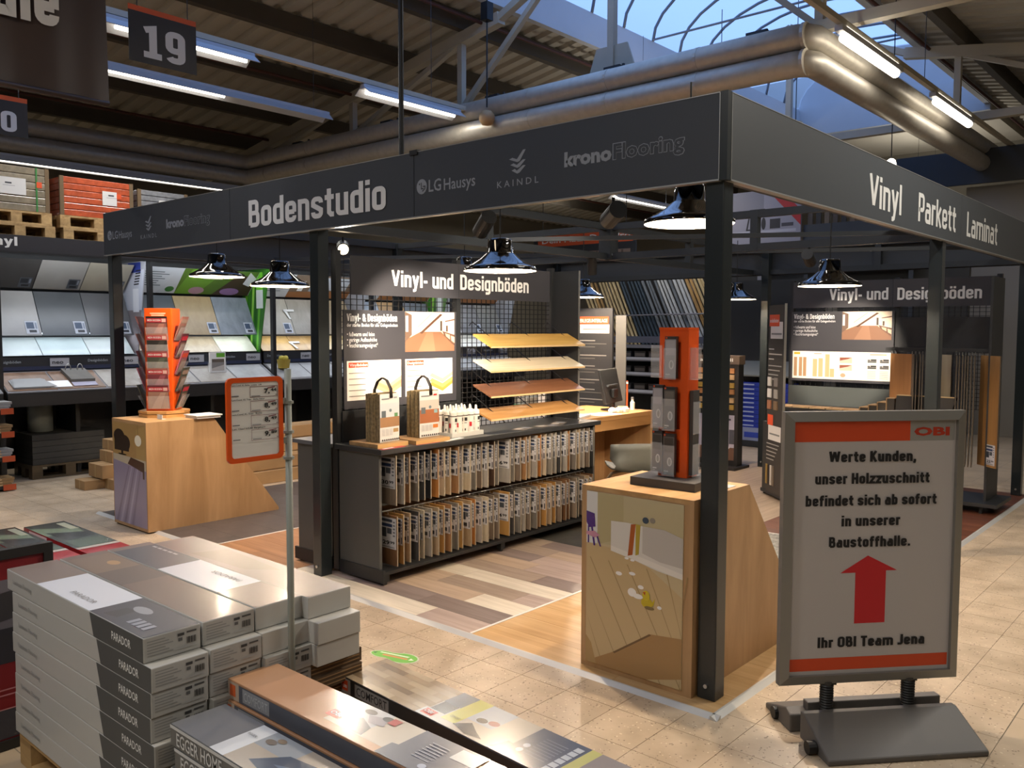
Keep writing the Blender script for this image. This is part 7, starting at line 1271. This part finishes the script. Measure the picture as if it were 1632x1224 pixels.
# ================================================================== loose laminate packs in front
def packs():
    p = thing('pallet', 'wooden pallet hidden under the grey and brown laminate packs in front', 'pallet', (0.05, -1.85, 0)); pallet(p, 0.03, -1.86, 0.0, 'x', 1.2, 0.4, 0.118)
    p = thing('pallet', 'wooden pallet hidden under the oak laminate packs with black sides', 'pallet', (0.05, -1.36, 0)); pallet(p, 0.02, -1.385, 0.0, 'x', 1.2, 0.24, 0.118)
    def pack(kind, x, y, z, w, h, L, lab, grp, rz=0.0, detail=True):
        t = thing('laminate_pack', lab, 'laminate pack', (x, y, z), rz, grp, world=False); body = {'egger': '5c5d5c', 'mid': 'a87e5e', 'oak': '2b2b2b'}[kind]
        bd = B().box(0, 0, 0, L, w, h-0.001).build('pack_body', M('pack_'+kind, body, 0.35, coat=0.3), t, bevel=0.002)
        if kind == 'egger':
            prints(t, (0, 0, 0), X, Z, [('r', 0, h-0.011, L, h-0.002, 'c4c4c2')], name='side_stripe', off=0.0006); texts(t, M('egger_print', 'c8c8c6', 0.5), (0, 0, 0), X, Z, [('EGGER HOME', 0.035, 0.265, 0.008, 0.036, 0.012)], name='brand_lettering', off=0.0012)
            if detail:
                its = [('r', 0.002, 0.002, L, w-0.002, '75767a'), ('r', 0.2, 0.002, 0.265, w-0.002, 'cfd2d6'), ('r', 0.265, 0.002, 0.62, w-0.002, 'a59a8c'), ('r', 0.265, 0.09, 0.42, w-0.002, '8f959c'), ('p', [(0.33, 0.035), (0.40, 0.11), (0.56, 0.13), (0.62, 0.10), (0.62, 0.03), (0.45, 0.01)], '39465c'), ('p', [(0.40, 0.06), (0.48, 0.09), (0.56, 0.08), (0.5, 0.05)], '5a6c86'), ('c', 0.585, 0.035, 0.02, 0.014, 'd8d4cc'), ('r', 0.62, 0.002, 0.9, w-0.002, '4a505c'), ('c', 0.30, 0.12, 0.02, 0.012, '6a6058'), ('c', 0.32, 0.14, 0.016, 0.01, '7a6a58')]
                prints(t, (0, 0, h-0.001), X, Y, its, name='top_print', off=0.0004, mat=PRINT(0.2, 0.5)); texts(t, DARKTXT, (0, 0, h-0.001), X, Y, [('EGGER', 0.212, 0.25, 0.105, 0.008, 0.0)], name='top_lettering', off=0.0035)
        elif kind == 'mid':
            prints(t, (0, 0, 0), X, Z, [('r', 0.002, 0.002, 0.06, h-0.004, 'b09c8c'), ('r', 0.012, 0.012, 0.042, h-0.012, 'c85a28'), ('r', 0.06, 0.002, L, h-0.006, '53555e'), ('r', 0.08, 0.008, 0.215, h-0.01, '8f9094')], name='side_band', off=0.0006); texts(t, M('comfort_print', 'b8b9bc', 0.5), (0, 0, 0), X, Z, [('COMFORT', 0.088, 0.208, 0.016, 0.024, 0.0)], name='side_lettering', off=0.002)
            if detail:
                its = [('r', 0.002, 0.002, L, w-0.002, 'b98e6c'), ('r', 0.42, 0.03, 0.86, w-0.002, 'bdb3a2'), ('r', 0.42, 0.07, 0.56, w-0.002, 'aeb0b4'), ('r', 0.40, 0.05, 0.46, 0.085, 'b83c24'), ('p', [(0.45, 0.05), (0.5, 0.10), (0.56, 0.075), (0.57, 0.035)], '3c4450'), ('c', 0.49, 0.135, 0.022, 0.012, '2c2824'), ('p', [(0.5, 0.12), (0.56, 0.14), (0.58, 0.10), (0.53, 0.09)], '8e8a92'), ('c', 0.56, 0.135, 0.02, 0.012, '33353c'), ('r', 0.57, 0.12, 0.6, 0.15, 'a84040'), ('r', 0.68, 0.002, 0.9, w-0.002, '565a66'), ('p', [(0.66, 0.002), (0.72, 0.002), (0.72, 0.07), (0.66, 0.06)], '565a66'), ('c', 0.8, 0.03, 0.012, 0.01, 'a8b0c0'), ('r', 0.82, 0.1, 0.9, 0.15, 'c8c8c4')] + [('r', 0.74, 0.05+0.012*k, 0.80, 0.053+0.012*k, '9a9ea8') for k in range(7)]
                prints(t, (0, 0, h-0.001), X, Y, its, name='top_print', off=0.0004, mat=PRINT(0.3, 0.35)); texts(t, PAPER, (0, 0, h-0.001), X, Y, [('OBI', 0.408, 0.452, 0.058, 0.016, 0.03)], name='logo_lettering', off=0.0035)
        else:
            prints(t, (0, 0, 0), X, Z, [('r', 0.002, 0.002, 0.06, h-0.004, '8f8b86'), ('r', 0.012, 0.012, 0.045, h-0.01, 'c8481e'), ('r', 0.085, 0.008, 0.265, h-0.008, '7b7a78')], name='side_band', off=0.0006); texts(t, PAPER, (0, 0, 0), X, Z, [('OBI', 0.017, 0.041, 0.022, 0.01, 0.03)], name='logo_lettering', off=0.0014); texts(t, DARKTXT, (0, 0, 0), X, Z, [('COMFORT', 0.095, 0.255, 0.016, 0.026, 0.002)], name='side_lettering', off=0.0014)
            if detail:
                pc = ['a08e74', '8a765e', 'ad9c80', '76644e', '988468', '8f7c62', 'a8977c']; its = [('r', 0.002, 0.002, L, w-0.002, '9a8870')]
                for r in range(7):
                    for k in range(4): a = 0.002+0.13*k-0.05*(r % 3); its.append(('r', max(0.002, a), 0.003+r*(w-0.006)/7, min(a+0.128, 0.42), 0.003+(r+1)*(w-0.006)/7-0.001, pc[(r*3+k*2) % 7])) if a+0.128 > 0.01 else None
                its += [('r', 0.40, 0.002, 0.9, w-0.002, 'b4aa9a'), ('r', 0.40, 0.11, 0.52, w-0.002, '5a606c'), ('r', 0.405, 0.05, 0.47, 0.11, '3a3634'), ('r', 0.39, 0.002, 0.45, 0.05, 'bcbcb8'), ('r', 0.40, 0.012, 0.45, 0.045, 'b83c24'), ('r', 0.475, 0.03, 0.535, w-0.002, 'b9b45e'), ('r', 0.535, 0.08, 0.64, w-0.002, 'a9adb2'), ('p', [(0.53, 0.03), (0.57, 0.07), (0.62, 0.04), (0.66, 0.02), (0.60, 0.01)], '2f3036'), ('c', 0.58, 0.10, 0.02, 0.014, '3a3634'), ('c', 0.62, 0.11, 0.02, 0.014, '8a4a48'), ('r', 0.74, 0.002, 0.92, w-0.002, '545964'), ('p', [(0.70, 0.002), (0.76, 0.002), (0.78, 0.06), (0.72, 0.07)], '545964'), ('r', 0.92, 0.002, 0.955, w-0.002, 'b9b46a'), ('r', 0.955, 0.002, L, w-0.002, '8a8078')] + [('r', 0.79, 0.05+0.014*k, 0.87, 0.053+0.014*k, '888c96') for k in range(8)] + [('c', 0.775, 0.055, 0.011, 0.011, 'b8bcc4'), ('c', 0.775, 0.085, 0.011, 0.011, 'b8bcc4')] + [('r', 0.885, 0.02+0.026*k, 0.91, 0.042+0.026*k, 'b9bdc2') for k in range(6)]
                prints(t, (0, 0, h-0.001), X, Y, [i for i in its if i], name='top_print', off=0.0003, step=0.00005, mat=PRINT(0.2, 0.6)); texts(t, PAPER, (0, 0, h-0.001), X, Y, [('OBI', 0.407, 0.443, 0.02, 0.016, 0.03)], name='logo_lettering', off=0.0045)
                texts(t, M('olive_print', '5c5c3c', 0.6), (0, 0, h-0.001), X, Y, [('COMFORT', 0.492, 0.53, 0.05, 0.012, 0.0)], name='name_lettering', off=0.0045)
        return t
    for k in range(6): pack('egger', -0.555+(0.03 if k == 4 else 0.01*(k % 2)), -2.05, 0.12+0.06*k, 0.165, 0.06, 1.2, ['grey EGGER HOME laminate pack on top of the front pile', 'grey EGGER HOME laminate pack second from the top of the front pile'][5-k] if k > 3 else 'grey EGGER HOME laminate pack, %s from the bottom of the front pile' % ORD[k], 'grey packs in front', detail=(k == 5))
    for k in range(7): pack('mid', -0.60-(0.012 if k == 5 else 0), -1.845-(0.008 if k == 5 else 0), 0.12+0.058*k, 0.162, 0.058, 1.22, ['brown topped Comfort laminate pack, uppermost of the middle pile', 'brown Comfort laminate pack directly under the top one of the middle pile'][6-k] if k > 4 else 'brown Comfort laminate pack, %s from the bottom of the middle pile' % ORD[k], 'brown packs in the middle', detail=(k == 6))
    for k in range(5): pack('oak', -0.615, -1.43, 0.12+0.057*k, 0.195, 0.057, 1.25, 'oak topped Comfort laminate pack with black side, uppermost of the right pile' if k == 4 else 'oak Comfort laminate pack, %s from the bottom of the right pile' % ORD[k], 'oak packs on the right', math.radians(-3.4), detail=(k == 4))
packs()
# ================================================================== left foreground: framed board and low red pallets of packs
def left_front():
    x = -1.775; t = thing('framed_board', 'black framed red and grey picture board standing behind the white carton stack', 'display board', (x, -2.2, 0)); y0, y1, z1 = -2.75, -1.885, 0.742
    bm = M('board_frame_black', '1b1a1a', 0.5); 
    for a in ((x-0.02, y0, 0.0, x+0.012, y1, 0.035), (x-0.02, y0, z1-0.035, x+0.012, y1, z1), (x-0.02, y1-0.032, 0.035, x+0.012, y1, z1-0.035), (x-0.02, y0, 0.035, x+0.012, y0+0.032, z1-0.035)): B().box(*a).build('frame_bar', bm, t)
    bd = B().box(x-0.012, y0+0.03, 0.03, x, y1-0.03, z1-0.03).build('picture', M('board_red', '7a141c', 0.5), t); prints(bd, (x, y0, 0), Y, Z, [('r', 0.035, 0.32, 0.83, 0.63, '6a6872'), ('r', 0.035, 0.32, 0.83, 0.45, '2c2c34'), ('p', [(0.5, 0.45), (0.83, 0.5), (0.83, 0.6), (0.5, 0.56)], '3c3b40'), ('r', 0.035, 0.04, 0.83, 0.15, '3a3a42'), ('r', 0.5, 0.2, 0.8, 0.205, 'b87a80'), ('r', 0.5, 0.22, 0.78, 0.225, 'b87a80'), ('r', 0.45, 0.148, 0.83, 0.152, 'c08a8e')])
    # low pallet piles of packs beyond it
    red = M('pack_red', '8a2024', 0.4, coat=0.3)
    for i, (x0, y0, x1, y1, n) in enumerate(((-4.75, -1.75, -3.45, -1.02, 3), (-4.7, -0.99, -3.5, -0.72, 3))):
        for k in range(n):
            w = (y1-y0)/ (3 if i == 0 else 1)
            for j in range(3 if i == 0 else 1):
                t = thing('laminate_pack', ('red edged laminate pack in the low pile left of the podium, layer %s, row %s' % (ORD[k], ORD[j])) if i == 0 else 'red edged laminate pack in the narrow low pile nearest the podium, layer %s' % ORD[k], 'laminate pack', (x0, y0+w*j, 0.05*k+0.03), 0, 'low red laminate packs', world=False)
                B().box(0, 0, 0, x1-x0, w-0.006, 0.049).build('pack_body', red, t, bevel=0.002)
                B().box(0.1, -0.001, 0.02, 0.4, 0, 0.04).build('side_label', PAPER, t)
                if k == n-1: prints(t, (0, 0, 0.049), X, Y, [('r', 0.0, 0.0, 0.85, w-0.008, '34352f'), ('p', [(0.1, 0), (0.4, 0), (0.5, w*0.8), (0.3, w*0.9)], '6a7a64'), ('p', [(0.3, w*0.1), (0.6, w*0.2), (0.55, w*0.9), (0.42, w*0.8)], '23241f'), ('r', 0.05, w*0.7, 0.3, w*0.9, '9aa08e'), ('r', 0.62, w*0.1, 0.84, w*0.9, '4c5a48'), ('r', 0.85, 0, 0.9, w-0.008, 'b0a8a0')], name='top_print', mat=PRINT(0.2, 0.5))
    t = thing('low_base', 'dark low base board under the red laminate packs', 'base', (-4.1, -1.2, 0)); B().box(-4.8, -1.8, 0.0, -3.4, -0.68, 0.018).build('board', M('base_board_dark', '2a2622', 0.7), t); B().box(-4.75, -1.75, 0.018, -3.45, -0.72, 0.0295).build('board_pad', M('base_pad', '3a322c', 0.8), t)
left_front()
def sticker():
    t = thing('shoe_sticker', 'green shoe-print sticker on the beige tiles behind the oak pack', 'sticker', (-1.39, -0.53, 0.0), math.radians(14), world=False)
    ol = []
    for k in range(28):
        a = 2*PI*k/28; u = 0.135*math.cos(a); wv = 0.062+0.014*math.cos(a)-0.022*math.exp(-((u+0.02)/0.045)**2); ol.append((u, wv*math.sin(a)))
    B().prism(ol, 'z', 0.0004, 0.0012).build('sticker_sheet', M('sticker_white', 'c8ccb4', 0.4), t)
    prints(t, (0, 0, 0.0012), X, Y, [('p', [(a*0.94, b*0.88) for a, b in ol], '6fae4a'), ('p', [(-0.09, 0.012), (0.07, 0.014), (0.075, 0.026), (-0.085, 0.022)], 'd8e4c8'), ('p', [(-0.06, -0.012), (0.08, -0.012), (0.08, 0.004), (-0.06, 0.004)], 'c8885a'), ('p', [(0.09, -0.015), (0.115, -0.002), (0.09, 0.012)], 'dfe8d0'), ('p', [(-0.12, 0.0), (-0.1, 0.012), (-0.1, -0.01)], '2c6a34')], name='sticker_print', off=0.0003)
sticker()
# ================================================================== hanging aisle signs
def hang_sign(name, label, cat, x, y0, y1, z0, z1, txt, band=True, sheet='2a2624', lx=None):
    t = thing(name, label, cat, (x, (y0+y1)/2, z0)); b = B().box(x-0.004, y0, z0, x, y1, z1).build('sign_sheet', M('sheet_'+sheet, sheet, 0.45), t)
    if band: B().box(x-0.004, y0, z1, x, y1, z1+0.035).build('orange_band', M('band_orange', 'c4501c', 0.5), t)
    block_texts(b, M('sign_lettering', 'c9c6c0', 0.6), (x, 0, 0), Y, Z, txt)
    for yy in (y0+0.06, y1-0.06): B().tube([(x-0.002, yy, z1+0.03), (x-0.002, yy, roofz(x)-0.05)], 0.003, 5).build('hanging_wire', ANTH, t)
    return t
hang_sign('aisle_sign', 'dark hanging aisle sign with the number 19 and an orange top edge', 'sign', -4.0, -0.5, -0.03, 3.29, 3.615, [('19', -0.408, -0.112, 3.33, 0.21, 0.19)])
hang_sign('aisle_sign', 'dark hanging aisle sign ending in 0 at the left edge', 'sign', -5.7, -1.0, -0.52, 3.02, 3.285, [('20', -0.84, -0.60, 3.05, 0.155, 0.19)])
def banner():
    x, y0, y1, z0, z1 = -3.2, -2.9, -0.995, 2.775, 4.3
    t = thing('hanging_banner', 'large dark brown cloth banner hanging at the upper left edge', 'banner', (x, -1.9, z0)); n, m = 40, 16; vs = []
    for j in range(m+1):
        for i in range(n+1):
            y = y0+(y1-y0)*i/n; z = z0+(z1-z0)*j/m; vs.append((x+0.012*math.sin(y*9+z*2)*(1-0.5*j/m)+0.006*math.sin(y*23), y, z))
    b = B().add(vs, [(j*(n+1)+i, j*(n+1)+i+1, (j+1)*(n+1)+i+1, (j+1)*(n+1)+i) for j in range(m) for i in range(n)]); b.build('cloth', M('banner_cloth', '3a2d29', 0.4), t, smooth=True)
    B().tube([(x, y0, z0), (x, y1, z0)], 0.016, 10).build('bottom_rod', M('banner_cloth', '3a2d29', 0.4), t, smooth=True); B().tube([(x, y0, z1), (x, y1, z1)], 0.012, 10).build('top_rod', ALU, t)
    block_texts(t, M('sign_lettering', 'c9c6c0', 0.6), (x+0.02, 0, 0), Y, Z, [('ale', -1.575, -1.249, 3.11, 0.27, 0.19)])
    for yy in (y0+0.1, y1-0.1): B().tube([(x, yy, z1), (x, yy, 5.5)], 0.004, 5).build('hanging_wire', ANTH, t)
banner()
bpy.context.view_layer.update()
